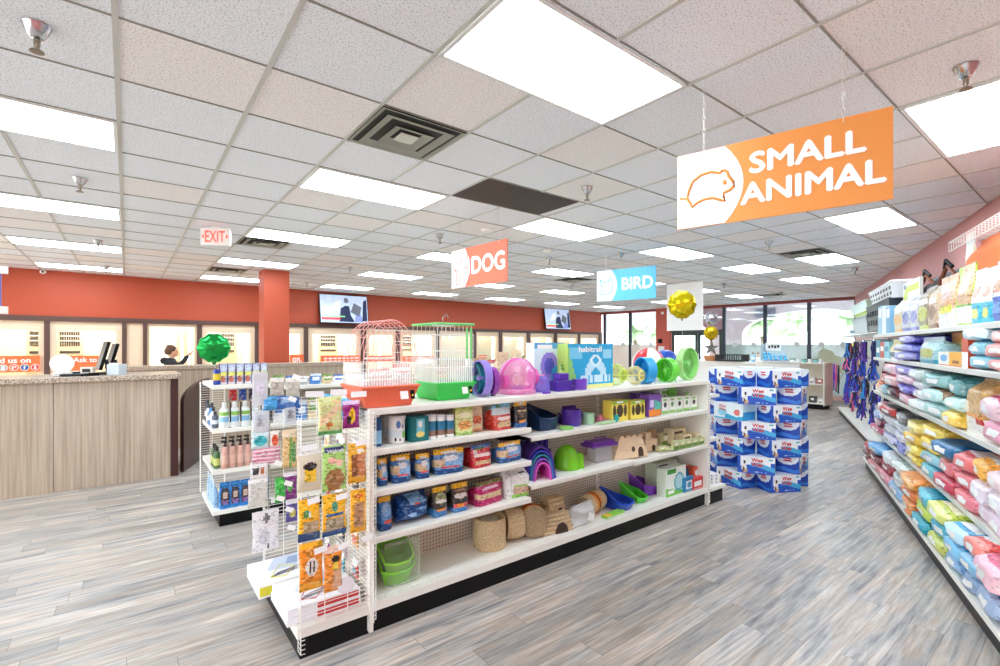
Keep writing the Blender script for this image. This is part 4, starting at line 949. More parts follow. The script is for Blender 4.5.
# shelf C
gbag(372.5, 391, 494, zC, BLU, [('b', .82, 1, YEL), ('b', 0, .2, DBL), ('r', .4, .85, .22, .3, (226, 90, 60)), ('e', .5, .6, .3, .18, LBL)], 'blue litter bag with yellow top at the left end of the third shelf', d=.16)
gbag(391, 432, 492, zC, (18, 66, 132), [('f', lambda u, v: v > .74 and .2 < u < .8, LBL), ('r', .3, .6, .68, .75, (226, 90, 60)), ('e', .3, .35, .12, .08, (160, 200, 240)), ('e', .7, .5, .2, .04, (120, 170, 220)), ('e', .5, .2, .3, .03, (90, 150, 210))], 'large glossy dark blue bag lying slumped on the third shelf', d=.2, style='pillow')
gbag(427, 447, 485, zC, (60, 52, 44), [('b', .84, 1, YEL), ('b', 0, .28, (60, 120, 180)), ('e', .5, .62, .3, .16, (150, 160, 110)), ('r', .2, .8, .2, .27, ORG), ('e', .5, .52, .3, .05, (230, 226, 220))], 'brown and blue bag with yellow top right of the glossy blue bag', d=.14)
gbag(447, 468, 481, zC, (46, 40, 40), [('b', .84, 1, YEL), ('b', 0, .18, (70, 130, 190)), ('r', .1, .9, .18, .3, (226, 80, 90)), ('r', .3, .6, .18, .3, ORG), ('e', .5, .58, .34, .08, (214, 206, 198)), ('e', .5, .75, .3, .06, (130, 100, 70))], 'black bag with yellow top and orange-red strip on the third shelf', d=.14)
gbag(468, 503, 478, zC, (186, 26, 96), [('b', .82, 1, (120, 120, 60)), ('f', lambda u, v: .26 < v < .52, (216, 186, 146)), ('e', .5, .7, .3, .05, (240, 200, 220))], 'magenta hay bag with a clear middle band on the third shelf', d=.17)
gbag(499, 529, 469, zC, (228, 228, 224), [('f', lambda u, v: u > .4 and .14 < v < .4, (206, 166, 140)), ('f', lambda u, v: v < .14 and u > .35, (140, 196, 80)), ('f', lambda u, v: u > .4 and .4 < v < .47, (150, 200, 90)), ('r', .55, .85, .86, .9, BK), ('e', .3, .6, .06, .3, (204, 206, 206))], 'pale grey and green bedding bag at the right end of the third shelf', d=.15, style='gusset')
# section one bottom deck: nested green corner pans wrapped in clear plastic, woven things
def corner_pan(w, d, h, hb_, col, th=.006):
    """quarter-round litter pan: tall back corner walls, low rounded front"""
    b = B(); m = M(col, .3, var=.04); n = 16
    def ring(z, s):
        P = []
        for k in range(n+1):
            a = R(180+90*k/n*1.0); P.append((w*.5-w*s+0*z, 0, 0))
        return P
    outl = [(-w/2, d/2)]+[(w/2-w*math.cos(R(90*k/n)), d/2-d*math.sin(R(90*k/n)))for k in range(n+1)][::-1] if 0 else None
    # plan: back-left corner, two straight walls, curved front
    plan = [(-w/2, d/2), (-w/2, -d*.42)]+[(-w/2+w*math.sin(R(a))**.55, d/2-d*math.cos(R(a))**.55) for a in range(5, 86, 5)]+[(w/2, d/2)]
    hs = []
    for (x, y) in plan:
        far = max(0, 1-math.hypot(x+w/2, y-d/2)/(.95*max(w, d)))
        edge = 1 if (abs(x+w/2) < 1e-4 or abs(y-d/2) < 1e-4) else 0
        hs.append(h+(hb_-h)*(far**.7))
    N_ = len(plan); vs = []
    for s, zf in ((.86, 0), (1., 1)):
        for (x, y), hh in zip(plan, hs): vs.append((x*s, y*s, hh*zf))
    for s, zf in ((.97, 1), (.83, 0)):
        for (x, y), hh in zip(plan, hs): vs.append((x*s, y*s, hh if zf else .008))
    fs = [tuple(range(N_))]
    for a in range(3):
        for i in range(N_):
            j = (i+1) % N_; fs.append((a*N_+i, a*N_+j, (a+1)*N_+j, (a+1)*N_+i))
    fs.append(tuple(range(3*N_, 4*N_)))
    b.add(vs, fs, m)
    b.tube([(x*1.01, y*1.01, hh) for (x, y), hh in zip(plan, hs)], .008, M(tuple(min(255, int(c*1.12)) for c in col), .25), 6, True)
    return b
def wire_wrap(b): return b
x, y, w, h = slot(377, 424, 536, zD, 2.66, .3)
for k in range(2):
    q = corner_pan(w*(.98-.03*k), .32, h*.32, h*.72, (128, 206, 60) if k == 0 else (150, 216, 80))
    tag(q.make('litter_pan', loc=(x-.005*k, 2.83, zD+.002+.055*k), rz=R(-12+6*k)), ['green corner litter pan, lower of two nested in plastic on the bottom deck', 'green corner litter pan, upper of two nested in plastic on the bottom deck'][k], 'litter pan', 'nested green litter pans')
q = B(); me = None
ob = link(bag_data(w*1.04, h, .34, clear_plastic((236, 244, 236), .10, .1), [], 5, 'stand', name='wrap'), 'plastic_wrap', None, (x, 2.84, zD+.002)); tag(ob, 'clear crinkled plastic bag wrapped around the green litter pans', 'plastic bag')
WK = wicker_mat('seagrass', (226, 202, 160), (150, 116, 72)); WK2 = wicker_mat('seagrass_dark', (222, 196, 156), (146, 114, 78))
x, y, w, h = slot(481, 514, 519, zD, 2.66, .15); r = w*.5
q = B(); q.lathe([(r, 0), (r*1.02, h*.5), (r, h), (r*.86, h+.002), (r*.8, h-.02), (r*.8, .02)], WK, n=28); o = tag(q.make('woven_tunnel', loc=(x, 2.70+r, zD+.001)), 'upright woven seagrass tube on the bottom deck', 'pet toy')
q = B(); q.ball((0, 0, h-.02), (r*.55, r*.55, .012), M((196, 190, 176), .3)); q.make('paper_label', o)
def tunnel(pl, pr, pt, Yf, label, mat, orange=False, ang=60, lift=0.):
    x, y, w, h = slot(pl, pr, pt, zD, Yf, .14); r = h*.5; L = w*.85
    q = B(); q.lathe([(r*.9, -L/2), (r, -L/4), (r, L/4), (r*.92, L/2), (r*.78, L/2), (r*.78, -L/2), (r*.9, -L/2)], mat, ax='x', n=24)
    o = tag(q.make('woven_tunnel', loc=(x, Yf+.1, zD+r+.001+lift), rz=R(ang)), label, 'pet toy')
    if orange:
        q = B(); q.lathe([(r*1.02, -L*.18), (r*1.03, L*.1)], M((238, 132, 30), .5, var=.3), ax='x', n=24); q.lathe([(r*1.035, -L*.06), (r*1.035, L*.0)], M((30, 24, 22), .5), ax='x', n=24); q.make('paper_label', o)
tunnel(505, 527, 508, 2.72, 'woven hay tunnel leaning behind the seagrass tube', WK2, ang=-20)
tunnel(521, 549, 505, 2.68, 'large woven bark tunnel with an orange label on the bottom deck', WK2, True, ang=70)
# woven huts in clear bags
def hut(pl, pr, pt, pb, Yf, label, mat, seed, zb=0.):
    x, y, w, h = slot(pl, pr, pt, zD+zb, Yf, .16)
    q = B(); 
    for k in range(5): q.box((0, 0, h*(.1+.2*k)), (w*(.96-.05*k), .15-.012*k, h*.17), mat, Matrix.Rotation(.03*(k % 2), 3, 'Z'))
    q.prism(arc(w*.1, 0, w*.2, h*.55, 180, 0, 10), -.082, -.074, M((60, 40, 28), .8))
    return tag(q.make('woven_hut', loc=(x, Yf+.08, zD+zb+.001), rz=R(-10+seed*7), bevel=.006, smooth=False), label, 'pet house')
hut(537, 572, 511, 530, 2.66, 'woven brown hut lowest in the pile on the bottom deck', WK2, 0)
hut(541, 566, 496, 510, 2.74, 'woven brown hut on top of the pile on the bottom deck', WK, 1, .075)
tunnel(579, 611, 493, 2.72, 'short hay tunnel with an orange tag beside the woven huts', WK, True, ang=15)
ob = link(bag_data(.30, .17, .16, clear_plastic((240, 240, 240), .3, .06), [], 11, 'pillow', name='wrap'), 'plastic_wrap', None, (2.93, 2.69, zD+.002), R(12)); tag(ob, 'crumpled clear plastic bag with a paper tag beside the woven huts', 'plastic bag')
q = B(); q.box((0, -.09, .08), (.09, .003, .06), W_ if 0 else WHITE, Matrix.Rotation(.3, 3, 'Y')); q.make('paper_tag', ob, smooth=False)
x = on_y(618, 512, 2.66).x; q = B(); q.box((0, 0, .012), (.26, .07, .022), M((140, 200, 70), .4), None); q.box((-.09, -.001, .024), (.07, .06, .004), M((236, 190, 60), .4))
tag(q.make('chew_mat', loc=(x-.06, 2.665, zD+.001), rz=R(6), bevel=.004), 'flat lime green packet lying at the front of the bottom deck', 'packet')
# scoop-like corner pans
def pan(px0, px1, py, Yf, col, label, rz, w=.26, h1=.05, hb=.15, tilt=0.):
    x0 = on_y(px0, py, Yf+.22).x; x1 = on_y(px1, py, Yf+.08).x; x = (x0+x1)/2; w = max(.2, x1-x0)
    q = corner_pan(w, .24, h1, hb, col)
    o = tag(q.make('litter_pan', loc=(x, Yf+.13, zD+.002), rz=R(rz)), label, 'litter pan', 'bright corner litter pans'); o.rotation_euler = (R(tilt), R(0), R(rz)); return o
pan(603, 634, 500, 2.64, (32, 70, 180), 'blue corner litter pan at the left of the bright pans', -4, hb=.17)
pan(622, 647, 498, 2.68, (84, 196, 60), 'green corner litter pan between the blue and purple pans', -4, hb=.15, h1=.04)
pan(630, 661, 492, 2.76, (120, 50, 176), 'purple corner litter pan right of the green pan', -6, hb=.19)
gbox(649, 676, 460, zD, (222, 226, 218), [('b', 0, .35, GRN), ('e', .6, .55, .3, .2, (170, 196, 186)), ('r', .1, .5, .75, .9, BK)], 'green and grey boxed cage kit at the back of the bottom deck', Yf=2.84, d=.14, side=(206, 218, 190))
gbox(660, 684, 466, zD, (240, 244, 236), [('f', lambda u, v: v < .3-.2*u, GRN), ('e', .66, .45, .26, .33, (96, 178, 190)), ('e', .66, .45, .2, .26, (190, 226, 230)), ('r', .08, .5, .8, .94, (70, 160, 60)), ('r', .1, .4, .1, .2, W_)], 'white and green boxed wheel with a teal circle on the bottom deck', Yf=2.66, d=.1, side=(226, 234, 216))
bottle(683, 693, 468, zD, (36, 128, 160), (30, 110, 150), 'tall teal blue canister on the bottom deck', Yf=2.74, bands=[(0, .85, (40, 128, 160))], capf=.08, neck=1., name='canister', cat='canister')
gbox(682, 692, 477, zD, (40, 130, 180), [('r', .15, .85, .2, .8, (220, 236, 244)), ('e', .5, .5, .25, .2, (80, 150, 180))], 'small blue box standing in front of the teal canister', Yf=2.63, d=.05)
gbox(687, 704, 465, zD, (226, 92, 60), [('r', .5, .9, .1, .7, (240, 220, 200)), ('e', .3, .7, .15, .15, W_)], 'orange-red box at the right end of the bottom deck', Yf=2.70, d=.1)
gbox(690, 701, 477, zD, (212, 60, 54), [('r', .15, .85, .3, .7, W_)], 'small red carton in front of the orange-red box', Yf=2.62, d=.05)
# ---------------- sections two and three, shelf A2
x, y, w, h = slot(526, 567, 400, zA2, 2.66, .3)
q = corner_pan(w, .32, h*.42, h, (20, 52, 92), .006)
tag(q.make('litter_pan', loc=(x, 2.66+.17, zA2+.002), rz=R(0)), 'large navy blue high-backed litter pan on the upper shelf', 'litter pan')
def mug(px0, px1, pt, z, Yf, col, label, name='pet_mug', hs=1, grp=None):
    x, y, w, h = slot(px0, px1, pt, z, Yf, .06); r = w*.4; q = B()
    q.lathe([(r*.9, 0), (r, h*.1), (r, h), (r*.9, h), (r*.88, h*.15), (0, h*.12)], M(col, .3), n=20)
    o = tag(q.make(name, loc=(x-.01, Yf+r, z+.001)), label, 'mug', grp)
    if hs: q = B(); q.tube([(r*math.cos(0)+.0, 0, h*.85), (r+w*.18, 0, h*.8), (r+w*.2, 0, h*.4), (r, 0, h*.25)], .007, M(tuple(min(255, c+90) for c in col), .3), 6); q.make('handle', o)
    return o
def castle(px0, px1, pt, z, Yf, col, label, n=3):
    x, y, w, h = slot(px0, px1, pt, z, Yf, .1); q = B(); m = M(col, .3)
    q.box((0, 0, h*.3), (w, .1, h*.6), m)
    for k in range(n):
        xx = -w/2+w*(k+.5)/n; q.lathe([(w/n*.36, h*.3), (w/n*.36, h*.86), (w/n*.44, h*.88), (w/n*.44, h*.94)], m, (xx, -.02, 0), 12)
        for e in range(5): a = e*2*math.pi/5; q.box((xx+w/n*.36*math.cos(a), -.02+w/n*.36*math.sin(a), h*.97), (w/n*.2, .012, h*.08), m)
    return tag(q.make('toy_castle', loc=(x, Yf+.06, z+.001)), label, 'pet toy')
castle(561, 577, 406, zA2, 2.80, (70, 40, 150), 'dark purple toy castle behind the purple mug on the upper shelf')
mug(567, 586, 410, zA2, 2.68, (88, 50, 166), 'purple plastic mug feeder with a pale handle on the upper shelf')
mug(585, 597, 413, zA2, 2.68, (166, 214, 176), 'small mint green cup beside the purple mug', hs=1)
x = on_y(570, 428, 2.62).x; q = B(); q.lathe([(.05, 0), (.062, .018), (.055, .018), (.045, .006), (0, .006)], M((150, 210, 110), .35)); tag(q.make('pet_dish', loc=(x, 2.66, zA2+.001)), 'small lime green dish in front of the purple mug', 'dish')
x = on_y(604, 420, 2.7).x; q = B(); q.lathe([(.05, 0), (.085, .03), (.078, .032), (.045, .008), (0, .008)], M((222, 130, 160), .35)); q.ball((0, 0, .03), (.03, .03, .03), M((226, 140, 160), .4)); tag(q.make('pet_dish', loc=(x, 2.74, zA2+.001)), 'pink ring-shaped dish between mint cup and yellow boxes', 'dish')
x = on_y(604, 424, 2.66).x; q = B(); q.box((0, 0, .012), (.2, .05, .02), M((180, 216, 170), .4)); tag(q.make('chew_stick_pack', loc=(x, 2.635, zA2+.001), rz=.1, bevel=.003), 'flat pale green packet lying in front of the pink dish', 'packet')
yd = [('e', .5, .5, .2, .3, (70, 56, 40)), ('e', .16, .5, .1, .28, (70, 56, 40)), ('e', .84, .5, .1, .28, (70, 56, 40)), ('b', .84, 1, (150, 190, 60)), ('r', .3, .7, .86, .97, W_)]
gbox(606, 626, 400, zA2, (236, 216, 90), yd, 'yellow box with dark oval windows, left of a pair', d=.1)
gbox(625, 643, 400, zA2, (236, 216, 90), yd, 'yellow box with dark oval windows, right of a pair', d=.1)
q = B(); x = on_y(616, 411, 2.64).x; z = on_y(616, 411, 2.64).z; q.lathe([(0, -.004), (.032, -.004), (.032, .004), (0, .004)], M((30, 160, 160), .4), ax='y'); tag(q.make('round_tag', loc=(x, 2.636, zA2+.034)), 'round teal tag propped against the left yellow box', 'tag')
gbox(632, 650, 393, zA2, (110, 76, 170), [('r', .2, .8, .6, .9, (220, 210, 240))], 'purple box at the back behind the yellow boxes', Yf=2.86, d=.08)
gbox(643, 659, 394, zA2, (122, 84, 176), [('f', lambda u, v: v < .3+.4*u*u, ORG), ('f', lambda u, v: u > .45 and .3 < v < .9-.3*u, (90, 190, 170)), ('r', .1, .4, .4, .75, (216, 206, 236))], 'purple and orange canister-shaped box on the upper shelf', d=.1)
gbox(656, 668, 389, zA2, (236, 238, 234), [('e', .5, .5, .2, .2, BK), ('r', .2, .8, .75, .9, GRN)], 'white box with a black mark at the back right of the upper shelf', Yf=2.84, d=.07)
gbox(666, 675, 388, zA2, (118, 196, 76), [('r', .2, .8, .3, .6, (210, 236, 190))], 'bright green box at the back right of the upper shelf', Yf=2.82, d=.06)
for k in range(6):
    a = 659+7.2*k
    gbox(a, a+7.6, 397.5-.5*k, zA2, (238, 240, 232), [('b', 0, .18, (150, 200, 110)), ('e', .5, .55, .22, .17, (120, 160, 110) if k % 2 else (60, 60, 56)), ('r', .2, .8, .8, .92, (130, 190, 90))], 'small white and green box, %s from the left in the row of six' % ordn[k], 'row of small white and green boxes', d=.05, Yf=2.68+.012*(k % 2))
for k in range(3):
    gbox(683+7*k, 690+7*k, 391-k*.5, zA2, (232, 238, 226), [('b', .8, 1, (140, 196, 96)), ('e', .5, .4, .2, .2, (120, 120, 110))], 'small pale box at the back right, %s of three behind the row' % ['left', 'middle', 'right'][k], 'pale boxes behind the row', d=.05, Yf=2.8)
# ---------------- shelf B2
def arch_tunnel(pl, pr, pt, Yf, cols, label):
    x, y, w, h = slot(pl, pr, pt, zB2, Yf, .2)
    t = thing('arch_hideout', label, 'pet house', (x, Yf+.1, zB2+.001), R(-20))
    for k, c in enumerate(cols):
        q = B(); r1 = 1-.11*k; r0 = r1-.07; zb_ = 0
        o_ = arc(0, h*.30*r1, w*.40*r1, h*.62*r1, 180, 0, 18); i_ = arc(0, h*.30*r1, w*.40*r0, h*.62*r0, 0, 180, 18)
        q.prism([(-w*.46*r1, 0)]+o_+[(w*.46*r1, 0), (w*.46*r0, 0)]+i_+[(-w*.46*r0, 0)], -.10+.0*k-.012*k, .09, M(c, .3)); q.make('arch', t)
    return t
arch_tunnel(520, 556, 441, 2.66, [(92, 50, 168), (50, 70, 190), (60, 150, 170), (140, 90, 200), (226, 90, 190)], 'nested purple, blue and pink arch hideouts on the middle shelf')
castle(518, 550, 438, zB2+0.0, 2.85, (60, 36, 140), 'dark purple castle-topped hideout behind the nested arches', 5)
x, y, w, h = slot(556, 589, 444, zB2, 2.68, .2); r = w*.42
q = B(); GM = M((122, 205, 34), .22, var=.04)
q.add(*(lambda nu, nv: ([(r*math.sin(R(90*j/nv))*math.cos(2*math.pi*k/nu)*1., r*math.sin(R(90*j/nv))*math.sin(2*math.pi*k/nu), h*math.cos(R(90*j/nv))) for j in range(nv+1) for k in range(nu)], [(j*nu+k, (j+1)*nu+k, (j+1)*nu+(k+1) % nu, j*nu+(k+1) % nu) for j in range(nv) for k in range(nu)]))(28, 10), GM)
t = tag(q.make('igloo_hideout', loc=(x-.03, 2.68+r, zB2+.001)), 'lime green plastic igloo hideout on the middle shelf', 'pet house')
q = B(); hw, hh = r*.42, h*.62
q.prism([(-hw*1.1, 0)]+arc(0, hh*.45, hw, hh*.55, 180, 0, 12)+[(hw*1.1, 0), (hw*.85, 0)]+arc(0, hh*.45, hw*.78, hh*.44, 0, 180, 12)+[(-hw*.85, 0)], -r*1.15, -r*.6, GM)
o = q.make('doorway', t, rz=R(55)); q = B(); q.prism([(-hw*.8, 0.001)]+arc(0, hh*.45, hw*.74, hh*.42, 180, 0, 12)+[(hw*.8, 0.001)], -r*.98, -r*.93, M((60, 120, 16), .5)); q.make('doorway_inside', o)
x, y, w, h = slot(587, 617, 440, zB2, 2.70, .12)
t = thing('pet_carrier_box', 'small clear box with a purple lid on the middle shelf', 'pet carrier', (x, 2.78, zB2+.001), R(-4))
q = B(); vs = []; q.prismz([(-w*.3, -.05), (w*.3, -.05), (w*.3, .05), (-w*.3, .05)], 0, h*.72, clear_plastic((226, 226, 232), .25, .08)); q.make('clear_tub', t, smooth=False)
q = B(); q.box((0, 0, h*.8), (w*.95, .14, h*.13), M((112, 48, 160), .3)); q.box((0, 0, h*.93), (w*.8, .11, h*.12), M((124, 58, 172), .3)); q.tube([(-w*.2, 0, h), (-w*.2, 0, h*1.12), (w*.2, 0, h*1.12), (w*.2, 0, h)], .005, M((112, 48, 160), .3), 6); q.make('lid', t, bevel=.004)
WD = wood_mat('raw_wood', (214, 184, 146), (232, 208, 176), (6, 6, 40), .65)
DKH = M((70, 48, 34), .8)
def wood_house(pl, pr, pt, Yf, label, kind, rz=-12):
    x, y, w, h = slot(pl, pr, pt, zB2, Yf, .14); q = B()
    if kind == 'trap':
        zt = .10; vs = [(-w/2, -zt, 0), (w/2, -zt, 0), (w/2, zt, 0), (-w/2, zt, 0), (-w*.3, -zt*.8, h*.9), (w*.33, -zt*.8, h*.9), (w*.33, zt*.8, h*.9), (-w*.3, zt*.8, h*.9)]
        q.add(vs, [(3, 2, 1, 0), (0, 1, 5, 4), (1, 2, 6, 5), (2, 3, 7, 6), (3, 0, 4, 7), (4, 5, 6, 7)], WD)
        for s in range(4): q.box((-w*.24+w*.18*s, -zt*.78, h*.94), (w*.1, .012, h*.1), WD)
        o = tag(q.make('wooden_house', loc=(x, Yf+.1, zB2+.001), rz=R(rz), bevel=.002, smooth=False), label, 'pet house')
        q = B(); q.prism(arc(0, 0, w*.045, h*.12, 0, 330, 11), -.006, .002, DKH); q.make('round_window', o, loc=(w*.06, -zt*.915, h*.38)).rotation_euler = (R(-4), 0, 0)
        q = B(); q.prism([(-w*.07, -h*.16)]+arc(0, h*.06, w*.07, h*.2, 180, 0, 8)+[(w*.07, -h*.16)], -.006, .002, DKH); q.make('doorway', o, loc=(w*.27, -zt*.94, h*.2)).rotation_euler = (R(-6), 0, 0)
        for j in (.25, .5, .72): pass
    else:
        q.box((0, 0, h*.3), (w, .11, h*.6), WD); q.box((0, 0, h*.62), (w*1.1, .13, h*.06), WD)
        q.box((-w*.18, 0, h*.8), (w*.42, .09, h*.36), WD)
        for s in range(3): q.box((-w*.34+w*.16*s, -.042, h*1.0), (w*.09, .012, h*.08), WD)
        o = tag(q.make('wooden_house', loc=(x, Yf+.08, zB2+.001), rz=R(rz), bevel=.002, smooth=False), label, 'pet house')
        q = B(); q.prism([(-w*.12, 0.002)]+arc(0, h*.22, w*.12, h*.12, 180, 0, 8)+[(w*.12, 0.002)], -.058, -.0545, DKH); q.make('doorway', o, loc=(w*.2, 0, 0))
    return o
wood_house(611, 645, 434, 2.66, 'large pale wooden hideout house with sloping sides and an arched door', 'trap')
wood_house(641, 657, 432, 2.70, 'small pale wooden castle house right of the large wooden hideout', 'castle', -8)
wood_house(650, 660, 429, 2.86, 'small wooden block tower at the back beside the wooden castle', 'castle', 0)
for k, (a, c, p, Yf) in enumerate(((657, 665, 446, 2.66), (664, 671, 449, 2.64), (671, 678, 448, 2.64), (659, 668, 433, 2.82))):
    gbox(a, c, p, zB2, (214, 206, 160), [('b', 0, .3, (120, 160, 70)), ('e', .5, .6, .25, .2, (246, 240, 226)), ('r', .2, .8, .85, .97, (90, 110, 60))], 'small tan and green carton of wooden chews, %s of four beside the wooden castle' % ordn[k], 'tan and green chew cartons', Yf=Yf, d=.05)
wdn = [('r', .12, .75, .2, .85, (58, 42, 36)), ('e', .45, .55, .16, .2, (150, 90, 70)), ('b', 0, .12, (170, 150, 90))]
for k, (a, c, p, Yf) in enumerate(((667, 684, 428, 2.76), (678, 690, 434, 2.66), (684, 702, 426, 2.80), (690, 703, 432, 2.66))):
    gbox(a, c, p, zB2, (226, 208, 170), wdn if k != 3 else [('b', 0, .2, (130, 170, 80)), ('e', .5, .55, .3, .2, (200, 170, 120)), ('r', .1, .9, .8, .95, (246, 240, 220))], ['cream box with a dark window behind the small cartons', 'small cream box with a dark window, front right of the middle shelf', 'cream box at the back right end of the middle shelf', 'tan and green box at the front right end of the middle shelf'][k], Yf=Yf, d=.1)
for k in range(5):
    a = 672+6.2*k; gbox(a, a+5.6, 441-k*.9, zB2, (196, 200, 150), [('b', 0, .4, (104, 140, 60)), ('e', .5, .6, .3, .2, (236, 220, 190))], 'tiny green chew carton, %s from the left along the shelf edge' % ordn[k], 'tiny green cartons along the shelf edge', Yf=2.615, d=.03)
# ---------------- top shelf
zT = 1.276
def cage(pl, pr, ptray, pbase, ptop, Yf, dep, col, label, dome, wcol):
    x0 = on_y(pl, ptray, Yf+dep*.75).x; x1 = on_y(pr, ptray, Yf+.02).x; w = x1-x0; zt = on_y(pr-10, ptray, Yf).z; ztop = on_y((pl+pr)/2, ptop, Yf+dep*.5).z
    t = thing('small_animal_cage', label, 'cage', ((x0+x1)/2, Yf+dep/2, zT+.001), 0)
    ht = zt-zT; H_ = ztop-zT; q = B(); m = M(col, .35, var=.03)
    a, c = (w*.40, dep*.38), (w/2, dep/2)
    vs = [(-a[0], -a[1], 0), (a[0], -a[1], 0), (a[0], a[1], 0), (-a[0], a[1], 0), (-c[0], -c[1], ht), (c[0], -c[1], ht), (c[0], c[1], ht), (-c[0], c[1], ht)]
    q.add(vs, [(3, 2, 1, 0), (0, 1, 5, 4), (1, 2, 6, 5), (2, 3, 7, 6), (3, 0, 4, 7)], m)
    vi = [(v[0]*.97, v[1]*.97, v[2]+(.004 if k < 4 else 0)) for k, v in enumerate(vs)]
    q.add(vi, [(0, 1, 2, 3), (4, 5, 1, 0), (5, 6, 2, 1), (6, 7, 3, 2), (7, 4, 0, 3)], m)
    q.tube([(-c[0], -c[1], ht), (c[0], -c[1], ht), (c[0], c[1], ht), (-c[0], c[1], ht)], .009, m, 6, True); q.make('base_tray', t, bevel=.004)
    q = B(); q.box((c[0]*.45, -c[1]*.97, ht*.55), (w*.14, .004, ht*.4), WHITE, Matrix.Rotation(R(-14), 3, 'X')); q.box((c[0]*.75, -c[1]*.97, ht*.58), (w*.07, .004, ht*.5), BLACK, Matrix.Rotation(R(-14), 3, 'X')); q.ball((c[0]*.75, -c[1]*.985, ht*.5), (.009, .003, .009), M(YEL, .5), 8, 6); q.make('sticker', t, smooth=False)
    W2 = M(wcol, .35); hs = H_*(.50 if dome else .86)
    q = B(); X, Y = c[0]*.94, c[1]*.94; r = .0017
    n = int(2*X/.016)
    for k in range(n+1):
        xx = -X+2*X*k/n
        if dome:
            th = math.acos(max(-1, min(1, xx/X))); zt_ = hs+(H_-hs)*math.sin(th)
        else: zt_ = H_
        for yy in (-Y, Y): q.tube([(xx, yy, ht), (xx, yy, min(hs, zt_))], r, WIRE, 4)
        if k % 2 == 0: q.tube([(xx, -Y, min(hs, zt_)), (xx, -Y*(.96), zt_), (xx, Y*.96, zt_), (xx, Y, min(hs, zt_))], r, W2 if dome else WIRE, 4)
    n = int(2*Y/.016)
    for k in range(n+1):
        yy = -Y+2*Y*k/n
        for xx in (-X, X): q.tube([(xx, yy, ht), (xx, yy, hs)], r, WIRE, 4)
    for z in [ht+(hs-ht)*f for f in (0, .33, .66, 1)]: q.tube([(-X, -Y, z), (X, -Y, z), (X, Y, z), (-X, Y, z)], r*1.3, WIRE, 4, True)
    if dome:
        for yy in [-Y+2*Y*f for f in (0, .2, .4, .6, .8, 1)]:
            q.tube([(X*math.cos(R(180-180*k/18)), yy, hs+(H_-hs)*math.sin(R(180*k/18))) for k in range(19)], r*(1.8 if yy in (-Y, Y) else 1.3), W2, 4)
        for z in (.25, .5, .75): xx = X*math.sqrt(1-z*z*.95); q.tube([(-xx, -Y, hs+(H_-hs)*z), (xx, -Y, hs+(H_-hs)*z)], r, WIRE, 4)
    q.make('wire_body', t)
    if not dome:
        G_ = M((120, 205, 120), .35); q = B()
        for (p, e) in (((-X, -Y), (X, -Y)), ((X, -Y), (X, Y)), ((X, Y), (-X, Y)), ((-X, Y), (-X, -Y))): q.tube([(p[0]*1.01, p[1]*1.01, H_), (e[0]*1.01, e[1]*1.01, H_)], .008, G_, 6)
        q.box((0, 0, H_), (2*X, 2*Y, .004), clear_plastic((170, 226, 160), .35)); q.box((X*.84, -Y*1.01, (hs+H_*.55)/2+.02), (.012, .008, H_*.42), G_); q.box((X*.6, -Y*1.01, (hs+H_*.55)/2+.02), (.012, .008, H_*.42), G_)
        q.make('roof_frame', t); q = B(); q.tube([(0, 0, H_), (.0, 0, H_+.05), (.03, 0, H_+.075), (.045, 0, H_+.05)], .003, CHROME, 5); q.make('hanging_hook', t)
    q = B(); q.box((0, 0, ht+(hs-ht)*.25), (2*X*.94, 2*Y*.94, (hs-ht)*.48), clear_plastic((244, 246, 246), .18, .2)); q.make('clear_guard', t, smooth=False)
    q = B(); q.tube([(-X*.6, 0, ht+(hs-ht)*1.2), (X*.6, 0, ht+(hs-ht)*1.2)], .006, WHITE, 6); q.make('perch', t)
cage(346, 418, 386, 402, 321, 2.60, .34, (238, 112, 76), 'orange-based cage with a domed pink wire top on the top shelf', True, (242, 170, 160))
cage(417, 474, 383, 397, 325, 2.68, .36, (52, 200, 76), 'green-based cage with a flat green roof frame on the top shelf', False, (150, 210, 150))
def disc_wheel(px0, px1, pt, Yf, cols, label, rz, thick=.06, name='hamster_wheel_toy', cat='hamster wheel', lift=0.):
    xa = on_y(px0, 375, Yf+.06).x; xb = on_y(px1, 375, Yf).x; zt = on_y((px0+px1)/2, pt, Yf+.05).z; r = (zt-zT-lift)/2
    t = thing(name, label, cat, ((xa+xb)/2, Yf+.08, zT+.001+lift), R(rz)); n = len(cols)
    q = B(); m = M(cols[0], .25); m1 = M(cols[-1], .25)
    q.lathe([(r*.98, -thick/2), (r, -thick/2), (r, thick/2), (r*.9, thick/2+.002), (r*.9, thick/2-.004), (r*.97, -thick/2+.004), (r*.97, -thick/2)], m, (0, 0, r), 28, 'y')
    q.make('rim', t)
    q = B()
    for k in range(8): a = k*math.pi/4; q.tube([(r*.1*math.cos(a), thick*.45, r+r*.1*math.sin(a)), (r*.93*math.cos(a), thick*.45, r+r*.93*math.sin(a))], .004, m1, 5)
    for f in (.3, .6): q.tube([(r*f*math.cos(a*.35), thick*.45, r+r*f*math.sin(a*.35)) for a in range(18)], .003, m1, 5, True)
    q.lathe([(0, -.01), (r*.16, -.01), (r*.16, .03), (0, .03)], m1, (0, 0, r), 14, 'y'); q.make('spokes', t)
    q = B(); q.tube([(-r*.5, thick*.75, 0.004), (0, thick*.75, r), (r*.5, thick*.75, 0.004)], .005, M(cols[1], .3), 6); q.make('stand', t)
    return t
disc_wheel(480, 491, 360, 2.70, [(150, 130, 214), (150, 200, 210), (170, 150, 224)], 'purple exercise wheel standing edge-on, right of the green cage', -98, .05)
disc_wheel(474, 485, 362, 2.80, [(60, 160, 170), (190, 190, 220), (60, 160, 170)], 'teal exercise wheel behind the purple wheel', -98, .04)
